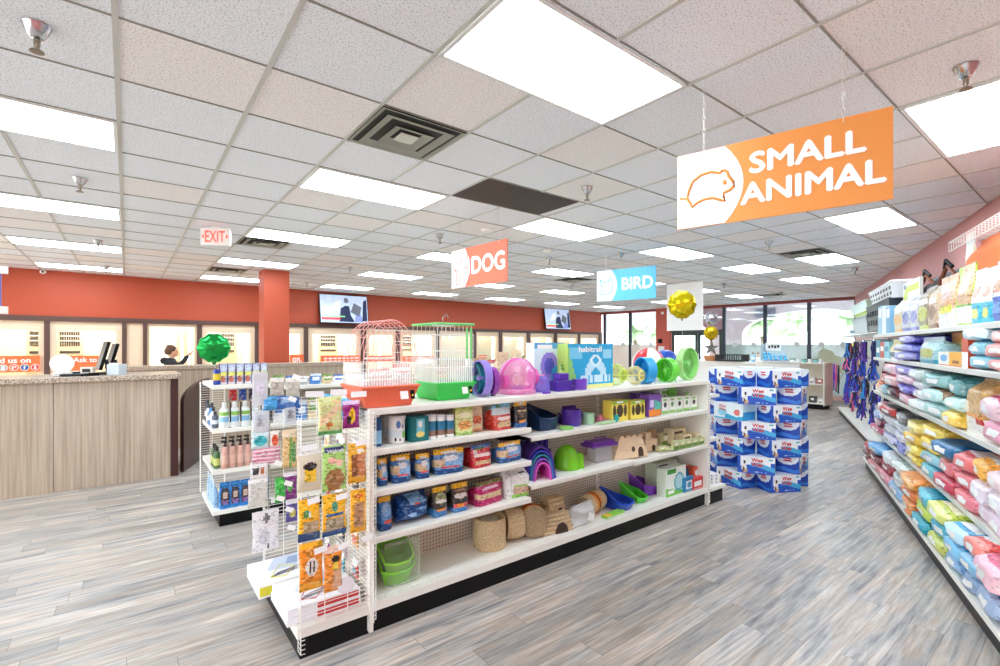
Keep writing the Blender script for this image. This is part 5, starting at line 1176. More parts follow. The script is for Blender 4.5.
disc_wheel(491, 500, 367, 2.72, [(150, 60, 160), (220, 220, 230), (150, 60, 160)], 'small magenta wheel between purple wheel and pink dome', -100, .04)
def domecage(px0, px1, pt, Yf, col, label):
    x, y, w, h = slot(px0, px1, pt, zT, Yf, .24)
    t = thing('hamster_home', label, 'cage', (x, Yf+.14, zT+.001), R(-6)); m = clear_plastic(col, .34, .1); ms = M((226, 92, 176), .25)
    q = B(); nu, nv = 26, 10; rx, ry = w*.46, .14
    vs = [(rx*1.04*max(.02, math.sin(R(122*j/nv)))*math.cos(2*math.pi*k/nu), ry*max(.02, math.sin(R(122*j/nv)))*math.sin(2*math.pi*k/nu), h*.40+h*.60*math.cos(R(122*j/nv))) for j in range(nv+1) for k in range(nu)]
    q.add(vs, [(j*nu+k, (j+1)*nu+k, (j+1)*nu+(k+1) % nu, j*nu+(k+1) % nu) for j in range(nv) for k in range(nu)], m); q.make('clear_dome', t)
    q = B(); q.lathe([(0, 0), (rx*.96, 0), (rx*1.02, h*.05), (rx*1.01, h*.14), (rx*.94, h*.13)], m, n=26); o = q.make('base', t); o.scale = (1, ry/rx*1.0, 1)
    q = B()
    for s in (.45, .85): q.tube([(rx*1.04*math.cos(R(a))*1.005, -ry*s*.3, h*.40+h*.60*math.sin(R(a))*math.sqrt(1-(.3*s)**2)*1.004) for a in range(5, 180, 9)], .004, ms, 5)
    q.lathe([(h*.2, 0), (h*.24, 0), (h*.24, .03), (h*.2, .03)], ms, (rx*.92, 0, h*.45), 18, 'x'); q.lathe([(h*.16, 0), (h*.2, 0), (h*.2, .05), (h*.16, .05)], ms, (-rx*1.05, -.02, h*.35), 18, 'x'); q.make('trim_rings', t)
    q = B(); q.lathe([(0, 0), (.05, 0), (.05, .02), (0, .02)], M((120, 60, 180), .3), (-.03, -.04, h*.14), 14); q.lathe([(.02, 0), (.03, 0), (.03, .02), (.02, .02)], ms, (.08, -.05, h*.14), 12); q.make('food_dish', t)
domecage(499, 543, 358, 2.66, (250, 150, 214), 'pink see-through dome hamster home on the top shelf')
gbox(529, 562, 343, zT, (214, 234, 242), [('b', .86, 1, (80, 160, 210)), ('e', .5, .5, .3, .3, (150, 130, 220)), ('e', .5, .5, .18, .18, (90, 90, 200)), ('e', .75, .3, .2, .2, (60, 160, 220)), ('e', .2, .2, .2, .15, (250, 170, 220)), ('r', .1, .6, .88, .96, W_)], 'tall white and blue boxed play set behind the pink dome', Yf=2.86, d=.1, side=(226, 238, 244))
q = B(); q.lathe([(.05, 0), (.062, .006), (.066, .05), (.06, .1), (.03, .12), (0, .122)], clear_plastic((130, 110, 220), .5, .1)); tag(q.make('clear_tube_toy', loc=(on_y(545, 385, 2.72).x, 2.76, zT+.001)), 'violet see-through tube piece right of the pink dome', 'pet toy')
x, y, w, h = slot(553, 575, 373, zT, 2.66, .1); PM = M((74, 34, 150), .3); t = thing('stacking_feeder', 'dark purple stepped plastic feeder on the top shelf', 'feeder', (x, 2.72, zT+.001), R(-4))
q = B(); q.box((-w*.08, 0, h*.3), (w*.8, .1, h*.6), PM); q.box((w*.3, 0, h*.14), (w*.4, .1, h*.28), PM); q.make('body', t, bevel=.006)
q = B(); q.box((-w*.08, 0, h*.8), (w*.5, .08, h*.38), M((86, 40, 166), .3)); q.make('hopper', t, bevel=.006)
mug(575, 591, 379, zT, 2.66, (118, 66, 190), 'bright purple mug feeder right of the dark purple feeder')
gbag(556, 577, 362, zT, (190, 214, 120), [('f', lambda u, v: v < .4, (216, 224, 226)), ('e', .55, .5, .22, .16, (150, 120, 160)), ('e', .3, .8, .2, .12, (120, 190, 90))], 'green pyramid-shaped pack with an animal picture behind the purple feeder', Yf=2.78, d=.06, name='cardboard_pack', cat='pack')
gbox(561, 611, 344, zT, (40, 166, 214), [('f', lambda u, v: .28 < u < .92 and .12 < v < .3 and abs(((u*9) % 1)-.5) < .36, (206, 234, 246)), ('f', lambda u, v: .38 < math.hypot((u-.6)/.24, (v-.34)/.3) < 1 and v > .3, (190, 228, 244)), ('f', lambda u, v: math.hypot((u-.6)/.12, (v-.62)/.13) < 1, (214, 240, 248)), ('f', lambda u, v: math.hypot((u-.6)/.07, (v-.62)/.08) < 1, (40, 166, 214)), ('b', 0, .1, (236, 236, 150)), ('f', lambda u, v: u < .22-.22*v, (140, 200, 110)), ('r', .78, .96, .66, .86, (150, 214, 238)), ('r', .04, .3, .66, .9, (120, 200, 232))], 'bright blue boxed hamster play set on the top shelf', Yf=2.74, d=.12, side=(190, 220, 110), txt=[('habitrail', .48, .88, .5, .12, W_, .03)])
def clear_ball(px0, px1, pt, Yf, col, label):
    x, y, w, h = slot(px0, px1, pt, zT, Yf, .06); r = h/2; t = thing('exercise_ball', label, 'exercise ball', (x, Yf+r, zT+.001)); q = B()
    q.ball((0, 0, r), (r, r, r), clear_plastic(col, .34, .08), 22, 14); q.make('clear_shell', t)
    q = B(); q.lathe([(r*.55, -.004), (r*.6, -.004), (r*.6, .004), (r*.55, .004)], M(col, .3), (0, -r*.84, r), 18, 'y'); q.tube([(r*1.01*math.cos(k*.3), r*1.01*math.sin(k*.3), r) for k in range(21)], .003, M(col, .3), 5, True); q.make('door_ring', t)
clear_ball(612, 632, 364, 2.68, (196, 214, 90), 'yellow-green see-through exercise ball on the top shelf')
clear_ball(632, 648, 366, 2.66, (214, 206, 130), 'smaller amber see-through exercise ball beside the blue wheel')
disc_wheel(642, 657, 357, 2.66, [(44, 160, 222), (30, 120, 190), (44, 150, 214)], 'light blue exercise wheel on the top shelf', -108, .09)
def beach(px0, px1, pt, Yf, c1, c2, label):
    x, y, w, h = slot(px0, px1, pt, zT, Yf, .1); r = h/2; q = B(); nu, nv = 24, 12
    vs = [(r*math.sin(math.pi*j/nv)*math.cos(2*math.pi*k/nu), r*math.sin(math.pi*j/nv)*math.sin(2*math.pi*k/nu), r-r*math.cos(math.pi*j/nv)) for j in range(nv+1) for k in range(nu)]
    for par, c in ((0, c1), (1, c2)): q.add(vs if True else [], [(j*nu+k, j*nu+(k+1) % nu, (j+1)*nu+(k+1) % nu, (j+1)*nu+k) for j in range(nv) for k in range(nu) if (k//4) % 2 == par], M(c, .3))
    o = tag(q.make('exercise_ball', loc=(x, Yf+r+.02, zT+.001), rz=.5), label, 'exercise ball'); return o
beach(650, 671, 348, 2.82, (206, 36, 40), (244, 240, 238), 'red and white segmented ball behind the wheels')
disc_wheel(665, 678, 358, 2.66, [(110, 214, 70), (60, 170, 50), (130, 220, 90)], 'lime green exercise wheel in front of the red and white ball', -98, .08)
beach(668, 684, 350, 3.0, (34, 84, 190), (30, 70, 170), 'blue ball behind the lime green wheel')
disc_wheel(680, 703, 347, 2.70, [(168, 226, 140), (232, 244, 236), (150, 214, 130)], 'large pale green and white exercise wheel at the end of the top shelf', 2, .07)
q = B(); q.box((0, 0, .01), (.06, .03, .02), M((110, 60, 180), .3)); tag(q.make('plastic_clip', loc=(on_y(546, 391, 2.62).x, 2.615, zT+.001), bevel=.003), 'tiny purple plastic piece at the front edge of the top shelf', 'clip')
# things standing on the rear half of the top shelf and the row behind (kraft and hay bags)
for k, (a, c, p, cl, lb) in enumerate(((494, 508, 352, (226, 200, 160), 'left kraft'), (507, 522, 350, (232, 206, 168), 'middle kraft'), (521, 537, 351, (222, 196, 158), 'right kraft'))):
    gbag(a, c, p, zT, cl, [('e', .5, .5, .3, .2, (240, 228, 206))], '%s-coloured bag behind the pink dome, seen over its top' % lb, Yf=3.1, d=.1)
# ---------------- near end cap goods
def hang(pl, pr, pt, pb, Yp, base, des, label, name='treat_pack', cat='pack', tagp=None, style='pillow', dep=.035, grp=None, txt=None, rz=0.):
    a = on_y(pl, pt, Yp); c = on_y(pr, pb, Yp); w = c.x-a.x; h = a.z-c.z
    me = bag_data(w, h, dep, base, des, int(pl*3+pt), style)
    o = link(me, name, None, ((a.x+c.x)/2, Yp, c.z), rz); tag(o, label, cat, grp)
    for s in (txt or []):
        q = B(); text_into(q, s[0], w*(s[1]-.5), h*s[2], w*s[3], h*s[4], -dep*.62, M(s[5], .4), .02); q.make('lettering', o, smooth=False)
    return o
WY = EY0-.012
def peg(px, py, Yp, label=None, w=.06, tilt=0.):
    """wire hook on a wing with a white price ticket at its tip"""
    p = on_y(px, py, Yp-.05); t = thing('price_hook', label or 'wire hook with a blank white price ticket on the near side wing', 'hook', p, 0, 'ticketed wire hooks on the end display')
    q = B(); q.tube([(0, WY-p.y if Yp < 3 else .08, .0), (0, 0, 0), (0, -.01, .01)], .0025, CHROME, 5); q.make('wire', t)
    q = B(); q.box((0, -.012, 0), (w, .002, .03), TAGM, Matrix.Rotation(R(tilt), 3, 'Y')); q.make('price_ticket', t, smooth=False)
YH = WY-.045
hang(318, 342, 397, 433, YH, (216, 222, 150), [('f', lambda u, v: abs(v-.35-.4*u) < .12, (238, 206, 160)), ('e', .4, .25, .12, .1, (226, 130, 60)), ('b', 0, .1, (110, 190, 110)), ('e', .7, .85, .16, .06, (236, 206, 150)), ('b', .95, 1, (226, 230, 180))], 'pale green treat pouch with diagonal orange band on the near wing, upper row')
hang(342.5, 359.5, 401, 427, YH, (150, 22, 120), [('e', .5, .45, .24, .3, (246, 200, 40)), ('e', .28, .3, .14, .14, BK), ('b', .86, 1, (226, 200, 226)), ('e', .5, .45, .1, .12, (226, 150, 30))], 'magenta pack with a yellow bird shape on the near wing, upper row')
hang(297, 321, 452, 489, YH, clear_plastic((232, 222, 196), .75, .2), [('r', .2, .8, .25, .62, (246, 200, 50)), ('e', .5, .62, .36, .1, BK), ('b', .88, 1, (226, 224, 216))], 'clear bag of cream pellets with a yellow and black label, middle row')
hang(322, 346, 447, 488, YH, (176, 220, 120), [('f', lambda u, v: v < .5 and abs(u-.5) < .45-.8*abs(v-.25), (170, 120, 70)), ('e', .35, .68, .18, .08, (240, 180, 160)), ('e', .7, .62, .2, .08, (244, 190, 170)), ('r', .05, .9, .86, .95, (50, 60, 120))], 'green seed bag with a dark blue banner on the near wing, middle row', txt=[('Vitakraft', .5, .9, .7, .07, W_)])
hang(348, 366, 444, 481, YH, (240, 176, 50), [('f', lambda u, v: .16 < v < .74 and .12 < u < .4, (150, 90, 50)), ('f', lambda u, v: .16 < v < .74 and u > .45, (206, 130, 84)), ('e', .65, .8, .24, .06, (236, 226, 210))], 'long yellow stick treat pack at the right of the middle row')
hang(298, 320, 501, 538, YH, (250, 182, 30), [('b', 0, .22, (50, 80, 130)), ('f', lambda u, v: .2 < v < .48 and .15 < u < .9, (186, 160, 120)), ('e', .3, .66, .14, .1, (90, 150, 80)), ('e', .5, .66, .1, .08, (220, 230, 220))], 'yellow and navy parakeet treat bag, left one on the lower row')
hang(322, 346, 496, 532, YH, (250, 186, 34), [('b', 0, .14, (50, 90, 150)), ('f', lambda u, v: .14 < v < .46 and .1 < u < .92, (176, 160, 130)), ('e', .5, .7, .2, .12, (80, 160, 130)), ('r', .1, .9, .48, .54, (60, 110, 170))], 'yellow and navy parakeet treat bag, right one on the lower row')
hang(350, 366, 491, 530, YH, (246, 178, 40), [('f', lambda u, v: .14 < v < .72 and .15 < u < .85, (190, 140, 100)), ('e', .5, .86, .3, .05, (226, 110, 50))], 'long yellow honey stick pack at the right of the lower row')
hang(299, 323, 545, 586, YH, (240, 140, 30), [('e', .5, .5, .32, .2, (236, 226, 214)), ('e', .42, .5, .08, .14, (50, 40, 40)), ('e', .6, .5, .06, .14, (60, 50, 50)), ('b', 0, .16, (246, 176, 50)), ('b', .9, 1, (246, 180, 40))], 'orange treat bag with a black and white animal face, bottom row')
hang(324, 342, 548, 588, YH, (244, 150, 50), [('f', lambda u, v: .04 < v < .5 and u > .45, (232, 180, 140)), ('e', .6, .72, .3, .07, BK), ('r', .4, .8, .5, .64, (246, 210, 60)), ('f', lambda u, v: v > .86, (240, 206, 186))], 'orange stick pack with a black oval label, bottom row')
q = B(); p = on_y(346, 585, YH); q.lathe([(0, -.003), (.045, -.003), (.045, .003), (0, .003)], M((236, 232, 236), .4), ax='y'); tag(q.make('round_card', loc=p), 'round white card low on the near wing right of the orange pack', 'card')
for px, py, w, tl in ((314, 394, .09, 3), (338, 392, .085, 2), (358, 394, .085, 0), (309, 447, .075, -3), (361, 442, .07, -3), (313, 500, .06, -6), (341, 496, .06, -6), (320, 549, .065, -8), (343, 545, .06, -8), (366, 537, .06, -8)):
    peg(px, py, YH, 'white price ticket on a wire hook, near wing, %s' % {314: 'upper left', 338: 'upper middle', 358: 'upper right', 309: 'second row, left', 361: 'second row, right', 313: 'third row, left', 341: 'third row, right', 320: 'bottom row, left', 343: 'bottom row, middle', 366: 'bottom row, far right'}[px], w, tl)
# small packs hung on the end panel, seen through the wires
rr = random.Random(21); cols = [(40, 110, 190), (226, 150, 60), (150, 60, 150), (60, 60, 64), (200, 70, 60), (110, 180, 90), (240, 224, 190), (60, 150, 160)]
cn = ['blue', 'orange', 'violet', 'black', 'red', 'green', 'cream', 'teal']; rown = ['top', 'second', 'third', 'fourth', 'fifth']
for i, z in enumerate((1.04, .87, .70, .54, .36)):
    for j in range(5):
        yy = 2.70+.135*j; k = (i*3+j*2+(i*j) % 3) % 8; c = cols[k]; c2 = cols[(k+3) % 8]
        me = bag_data(.085, .115, .02, c, [('b', .8, 1, (236, 236, 232)), ('e', .5, .4, .3, .2, c2), ('r', .1, .9, .66, .76, W_)], i*7+j, 'pillow', nf=6)
        o = link(me, 'toy_pack', None, (1.04-.03*(j % 2), yy, z-.06), R(-90)); tag(o, 'small %s pack hung on the end panel, %s row, %s from the front' % (cn[k], rown[i], ordn[j]), 'pack', 'small packs hung on the end panel')
for j in range(4):
    yy = 2.72+.15*j
    o = link(bag_data(.12, .13, .02, (30, 140, 214), [('e', .35, .5, .16, .22, (60, 40, 40)), ('e', .7, .45, .18, .2, (236, 170, 130)), ('b', .82, 1, (60, 170, 230))], 80+j, 'pillow', nf=8), 'toy_pack', None, (1.03, yy, 1.19), R(-80)); tag(o, 'bright blue pack with an animal picture above the near wing, %s from the front' % ordn[j], 'pack', 'bright blue packs at the top of the end panel')
# packs hung on the far wing, facing the viewer
YF = EY1-.05-.035
cl = clear_plastic((226, 228, 234), .55, .15)
fw = [(252, 268, 372, 405, cl, [('e', .5, .5, .3, .2, (210, 206, 224))], 'clear pack of pale toys at the top left of the far wing'),
 (270, 284, 378, 396, (190, 184, 170), [('b', .8, 1, (226, 224, 214))], 'grey beige pouch at the top middle of the far wing'),
 (286, 300, 378, 397, (196, 190, 176), [('b', .8, 1, (226, 224, 214))], 'grey beige pouch at the top right of the far wing'),
 (262, 300, 397, 408, (48, 100, 176), [('r', 0, .35, 0, 1, (70, 160, 220)), ('r', .5, .9, .5, .9, (150, 180, 220))], 'folded blue harness pack across the far wing'),
 (252, 269, 410, 432, cl, [('e', .5, .5, .3, .26, (176, 180, 190))], 'clear pack of grey parts, second row left on the far wing'),
 (251, 269, 433, 448, (206, 226, 228), [('e', .5, .5, .42, .3, (40, 176, 190))], 'pack with a turquoise disc on the far wing'),
 (270, 279, 431, 447, (236, 224, 214), [('e', .5, .45, .42, .34, (226, 84, 48))], 'small pack with an orange-red disc on the far wing'),
 (282, 297, 430, 466, (226, 190, 130), [('f', lambda u, v: .4 < u < .65, (120, 170, 80)), ('b', .8, 1, (236, 214, 180)), ('e', .8, .4, .14, .3, (90, 150, 90))], 'tan and green chew pack on the far wing'),
 (252, 280, 449, 462, (236, 210, 216), [('f', lambda u, v: int(v*9) % 2 == 0, (214, 130, 160))], 'pink striped card pack on the far wing'),
 (250, 268, 463, 478, (230, 230, 228), [('r', .1, .4, .3, .7, (60, 60, 64)), ('r', .55, .8, .3, .7, (190, 100, 70))], 'white card with dark prints on the far wing'),
 (248, 268, 480, 505, (214, 212, 206), [('b', .85, 1, W_)], 'pale grey blister card low on the far wing'),
 (252, 279, 513, 547, (232, 230, 234), [('e', .5, .8, .14, .12, (120, 120, 126)), ('e', .45, .35, .25, .2, (206, 206, 214)), ('e', .6, .1, .1, .06, (90, 90, 96))], 'white plush-like clear bag hanging lowest on the far wing'),
 (275, 286, 478, 501, (60, 180, 70), [('e', .5, .75, .3, .15, (90, 210, 90)), ('r', .2, .8, 0, .2, (40, 150, 60))], 'green rubber animal toy on the far wing'),
 (284, 297, 473, 498, (120, 40, 120), [('e', .4, .5, .25, .2, (90, 190, 80)), ('b', .86, 1, (236, 230, 236))], 'purple toy card beside the green rubber toy'),
 (284, 296, 405, 424, cl, [('e', .5, .5, .35, .3, (150, 150, 160))], 'clear pack of dark fittings below the blue harness pack'),
 (286, 298, 500, 520, (90, 80, 150), [('b', .8, 1, (226, 226, 232)), ('e', .5, .4, .3, .2, (200, 190, 90))], 'violet toy card low at the right of the far wing')]
for a, c, p, e, base, des, lb in fw: hang(a, c, p, e, YF, base, des, lb, name='toy_pack', dep=.03)
for k, (px, py) in enumerate(((292, 399), (296, 377), (278, 463), (288, 483), (280, 498), (289, 509), (291, 527))): peg(px, py, YF-.06, 'tilted white price ticket on the far wing, %s from the top' % ordn[k], .05, 25)
# flat cartons on the end cap deck
def flatbox(x0, x1, y0, y1, z, h, base, edge, name, label, seed):
    t = tag(B().box(((x0+x1)/2, (y0+y1)/2, z+h/2), (x1-x0, y1-y0, h), M(base, .4)).make(name, smooth=False, bevel=.002), label, 'box')
    cx, cy = (x0+x1)/2, (y0+y1)/2; w, d = x1-x0, y1-y0; q = B(); zz = z+h+.0012
    def pl(pts, c, dz=0): q.add([(cx+w*p[0], cy+d*p[1], zz+dz) for p in pts], [tuple(range(len(pts)))], M(c, .4))
    pl([(-.3, 0), (.1, -.1), (.45, .2), (.45, .48), (-.1, .48)], (206, 216, 234)); pl([(.0, .1), (.3, .05), (.4, .35), (.1, .4)], (150, 170, 206), .0004)
    q.tube([(cx-w*.3, cy-d*.3, zz+.001), (cx-w*.1, cy+d*.1, zz+.001), (cx+w*.1, cy-d*.05, zz+.001), (cx-w*.1, cy-d*.38, zz+.001), (cx-w*.3, cy-d*.3, zz+.001)], .003, M(edge, .4), 4)
    for k in range(5): q.tube([(cx-w*.3+k*w*.03, cy-d*(.3-.03*k), zz+.001), (cx+w*.2+k*w*.03, cy-d*(.2-.04*k), zz+.001)], .0015, M((96, 84, 110), .5), 4)
    pl([(.05, -.28), (.3, -.25), (.32, -.1), (.07, -.12)], W_, .0006); q.make('printed_top', t, smooth=False)
    q = B(); q.box((cx+w*(-.2 if seed == 1 else .18), y0-.001, z+h*.5), (w*.58, .003, h*.66), M(edge, .4)); q.make('printed_side', t, smooth=False); q = B(); q.box((x0-.001, cy-d*.1, z+h*.5), (.003, d*.75, h*.5), M((222, 226, 234), .4)); q.make('printed_side', t, smooth=False)
    return t
flatbox(.60, .99, 3.035, 3.385, .173, .078, (244, 245, 248), (222, 214, 60), 'pen_carton', 'flat white carton with a yellow edge at the back of the end deck', 1)
flatbox(.655, 1.05, 2.645, 3.0, .173, .042, (240, 242, 248), (206, 60, 56), 'pen_carton', 'flat white carton with a red edge, lower of two on the end deck', 2)
flatbox(.66, 1.05, 2.65, 2.99, .2165, .042, (240, 242, 248), (206, 60, 56), 'pen_carton', 'flat white carton with a red edge, upper of two on the end deck', 3)
# ================================================================ SECOND GONDOLA (left, behind)
t = thing('gondola_shelving', 'second white shelving row with black base behind the near end display', 'shelving', (0, 0, 0)); G2 = t
AX0, AX1, AY0, AY1 = .61, 1.05, 4.95, 5.70
for z in (1.28, .885, .52):
    q = B(); q.span((AX0, AY0, z-.012), (AX1, AY1, z), SHELF); q.span((AX0-.005, AY0, z-.035), (AX0, AY1, z+.002), SHELF); q.span((AX0-.005, AY0-.005, z-.035), (AX1, AY0, z+.002), SHELF); q.make('shelf', t, smooth=False)
q = B(); q.span((AX0-.01, AY0-.01, .12), (AX1, AY1, .155), SHELF); q.make('base_deck', t, smooth=False)
q = B(); q.span((AX0+.05, AY0+.03, 0), (AX1, AY1-.03, .12), BLACK); q.make('kick_plate', t, smooth=False)
q = B(); q.span((AX1, AY0+.1, 0), (AX1+.03, AY1, 1.27), PEG); q.make('end_panel', t, smooth=False)
q = B(); wire_wing(q, .585, .80, AY1+.01, .16, 1.27, back=-1); q.make('wire_wing', t)
q = B(); q.span((1.08, 5.28, .15), (4.7, 5.31, 1.27), PEG); q.make('pegboard_back', t, smooth=False)
for k in range(3):
    xa, xb = 1.08+1.206*k, 1.08+1.206*(k+1)
    for z in (.5, .885): shelf(t, xa, xb, 4.98, 5.28, z, brk=False)
    shelf(t, xa, xb, 4.98, 5.7, 1.24, 'top_shelf', brk=False); deck(t, xa, xb, 4.95, 5.28)
# top row: clear-fronted packs
for k in range(6):
    x0 = .66+.068*k; yy = 5.0
    me = bag_data(.066, .19, .05, (176, 186, 214), [('b', .42, .55, (226, 226, 120)), ('b', 0, .1, (230, 220, 226)), ('e', .5, .25, .3, .12, (190, 110, 90)), ('r', .0, .16, 0, 1, (60, 40, 90)), ('e', .5, .75, .3, .14, (206, 216, 240))], 30+k, 'stand', nf=8)
    o = link(me, 'grooming_pack', None, (x0+.03, yy+.04, 1.281), .1); tag(o, 'violet pack with yellow band on the second row top, front rank, %s from left' % ordn[k], 'pack', 'violet packs on the second row top')
for k in range(4):
    me = bag_data(.07, .185, .05, (180, 188, 212), [('b', .42, .55, (220, 222, 130)), ('r', .0, .14, 0, 1, (70, 44, 100)), ('e', .5, .75, .3, .14, (210, 216, 238))], 50+k, 'stand', nf=8)
    o = link(me, 'grooming_pack', None, (.72+.08*k, 5.16, 1.281), .05); tag(o, 'violet pack with yellow band on the second row top, back rank, %s from left' % ordn[k], 'pack', 'violet packs, back rank')
q = B(); x = on_y(212, 375, 5.0).x; q.lathe([(.028, 0), (.03, .01), (.03, .13), (.026, .14), (0, .14)], M((28, 60, 150), .3), n=18); q.lathe([(.0305, .04), (.0305, .1)], M((236, 190, 50), .4, var=.4), n=18); tag(q.make('weighted_can', loc=(.645, 5.02, 1.281)), 'small blue and yellow can under the green balloon', 'can')
# bottles
def bot(x, y, z, h, r, body, cap, bands, label, grp, pump=False, name='shampoo_bottle'):
    q = B(); hb_ = h*.78
    q.lathe([(r*.9, 0), (r, .006), (r, hb_*.86), (r*.75, hb_*.96), (r*.4, hb_)], M(body, .3), n=16)
    for a, c, cl_ in bands: q.lathe([(r*1.01, a*hb_), (r*1.01, c*hb_)], M(cl_, .35, var=.1), n=16)
    o = tag(q.make(name, loc=(x, y, z+.001)), label, 'bottle', grp)
    q = B(); cm = M(cap, .35)
    if pump: q.lathe([(r*.5, hb_), (r*.5, hb_+h*.06), (r*.2, hb_+h*.07), (r*.2, hb_+h*.16)], cm, n=12); q.box((-r*.4, 0, hb_+h*.19), (r*1.6, r*.6, h*.06), cm)
    else: q.lathe([(r*.5, hb_), (r*.52, h*.98), (0, h)], cm, n=12)
    q.make('cap' if not pump else 'pump', o)
for k in range(5):
    bot(.70+.085*k, 5.0, .886, .235, .038, (236, 240, 240), (236, 238, 236), [(.62, .8, (150, 206, 90)), (.3, .55, (150, 200, 236))], 'white bottle with green and blue bands, %s from the left in the second row' % ordn[k], 'white banded bottles')
    q = B(); xx = .742+.085*k; q.tube([(xx, 4.955, 1.12), (xx, 4.945, .94)], .006, BLACK, 6); q.box((xx, 4.95, 1.15), (.012, .012, .07), M((120, 116, 108), .4), Matrix.Rotation(R(35), 3, 'Y')); tag(q.make('grooming_comb', smooth=False), 'thin black-handled comb hanging before the white bottles, %s from the left' % ordn[k], 'comb', 'combs before the white bottles')
rr = random.Random(5)
for k in range(6):
    c = [(90, 100, 120), (210, 214, 220), (60, 130, 200), (120, 130, 130), (220, 224, 226), (70, 70, 80)][k]
    bot(.635+.0*k, 5.06+.1*k, .886, .15+.03*(k % 3), .026, c, (60, 64, 72), [(.3, .6, (226, 230, 232))], 'small %s bottle in the left column of the second row, %s from the front' % (['slate', 'silver', 'blue', 'grey', 'white', 'charcoal'][k], ordn[k]), 'small bottles down the left side')
for k in range(3):
    o = link(bag_data(.07, .14, .03, [(200, 40, 44), (30, 70, 170), (28, 30, 60)][k], [('b', .8, 1, (200, 200, 210))], 60+k, 'pillow', nf=6), 'toy_pack', None, (.80+.085*k, 5.2, 1.11)); tag(o, 'small %s pack hanging behind the white bottles' % ['red', 'blue', 'navy'][k], 'pack')
for k in range(6):
    bot(.705+.062*k, 4.99, .521, .25, .028, (206, 156, 140), BK, [(.2, .6, (220, 176, 160))], 'pink-brown pump bottle, front rank, %s from the left' % ordn[k], 'pink pump bottles, front rank', True)
    bot(.72+.062*k, 5.07, .521, .27, .028, (206, 156, 140), BK, [], 'pink-brown pump bottle, back rank, %s from the left' % ordn[k], 'pink pump bottles, back rank', True)
for k in range(3): bot(.645, 5.02+.09*k, .521, .2, .027, [(70, 110, 60), (60, 60, 50), (90, 120, 70)][k], BK, [(.2, .6, (200, 206, 120))], 'dark green bottle left of the pink pump bottles, %s from the front' % ordn[k], 'dark green bottles')
for k in range(5):
    me = bag_data(.085, .24, .06, (36, 124, 200), [('f', lambda u, v: .15 < v < .75 and abs(u-.5) < .36-.2*abs(v-.4), (70, 54, 60)), ('e', .5, .5, .2, .1, (206, 180, 160)), ('e', .5, .25, .3, .06, (150, 110, 180))], 70+k, 'stand', nf=10)
    o = link(me, 'dog_treat_bag', None, (.70+.082*k, 5.0, .156), .15); tag(o, 'glossy blue and dark treat bag on the second row deck, %s from the left' % ordn[k], 'bag', 'blue treat bags on the second row deck')
for k in range(3):
    me = bag_data(.10, .26, .05, (170, 206, 236), [('b', .8, 1, (200, 222, 240))], 90+k, 'stand', nf=8); o = link(me, 'dog_treat_bag', None, (.64, 5.1+.16*k, .156), R(-90)); tag(o, 'pale blue bag facing left on the second row deck, %s from the front' % ordn[k], 'bag', 'pale blue bags')
# goods on the rest of the second row (seen over and through the first)
rr = random.Random(9)
def bagrow(x0, x1, y, z, n, pal, lab, hh=(.22, .3), cat='bag', name='pet_food_bag', dpt=.12, seed=0, rz=0):
    w = (x1-x0)/n
    for k in range(n):
        nm, base, acc = pal[(k*5+seed) % len(pal)]
        me = bag_data(w*.94, rr.uniform(*hh), dpt, base, [('b', .8, 1, acc), ('e', .5, .42, .3, .16, acc), ('r', .2, .8, .56, .64, W_)], seed*31+k, 'stand', nf=7)
        o = link(me, name, None, (x0+w*(k+.5), y, z), rz+rr.uniform(-.08, .08)); tag(o, '%s %s, %s from the left' % (nm, lab, (ordn+['ninth', 'tenth', 'eleventh', 'twelfth'])[k]), cat, lab)
HAY = [('straw-coloured', (216, 198, 140), (140, 160, 80)), ('beige', (226, 206, 170), (200, 150, 110)), ('pale pink', (236, 206, 196), (220, 120, 110)), ('white', (238, 236, 226), (226, 90, 80))]
bagrow(3.45, 4.65, 5.1, 1.242, 5, HAY, 'hay bag on top of the second row', (.2, .26), seed=1)
bagrow(2.1, 3.4, 5.1, 1.242, 5, HAY, 'bedding bag on top of the second row', (.14, .2), seed=2)
MIX = [('white', (236, 236, 236), (90, 130, 200)), ('grey', (180, 180, 176), (236, 236, 232)), ('blue', (60, 120, 190), (220, 230, 240)), ('tan', (214, 190, 150), (120, 160, 80))]
bagrow(1.12, 2.06, 5.08, 1.242, 8, MIX, 'small pack on top of the second row', (.08, .12), 'pack', 'toy_pack', .05, 3)
bagrow(1.12, 2.0, 5.08, .886, 8, MIX, 'small pack on the second row upper shelf', (.2, .26), 'pack', 'toy_pack', .05, 4)
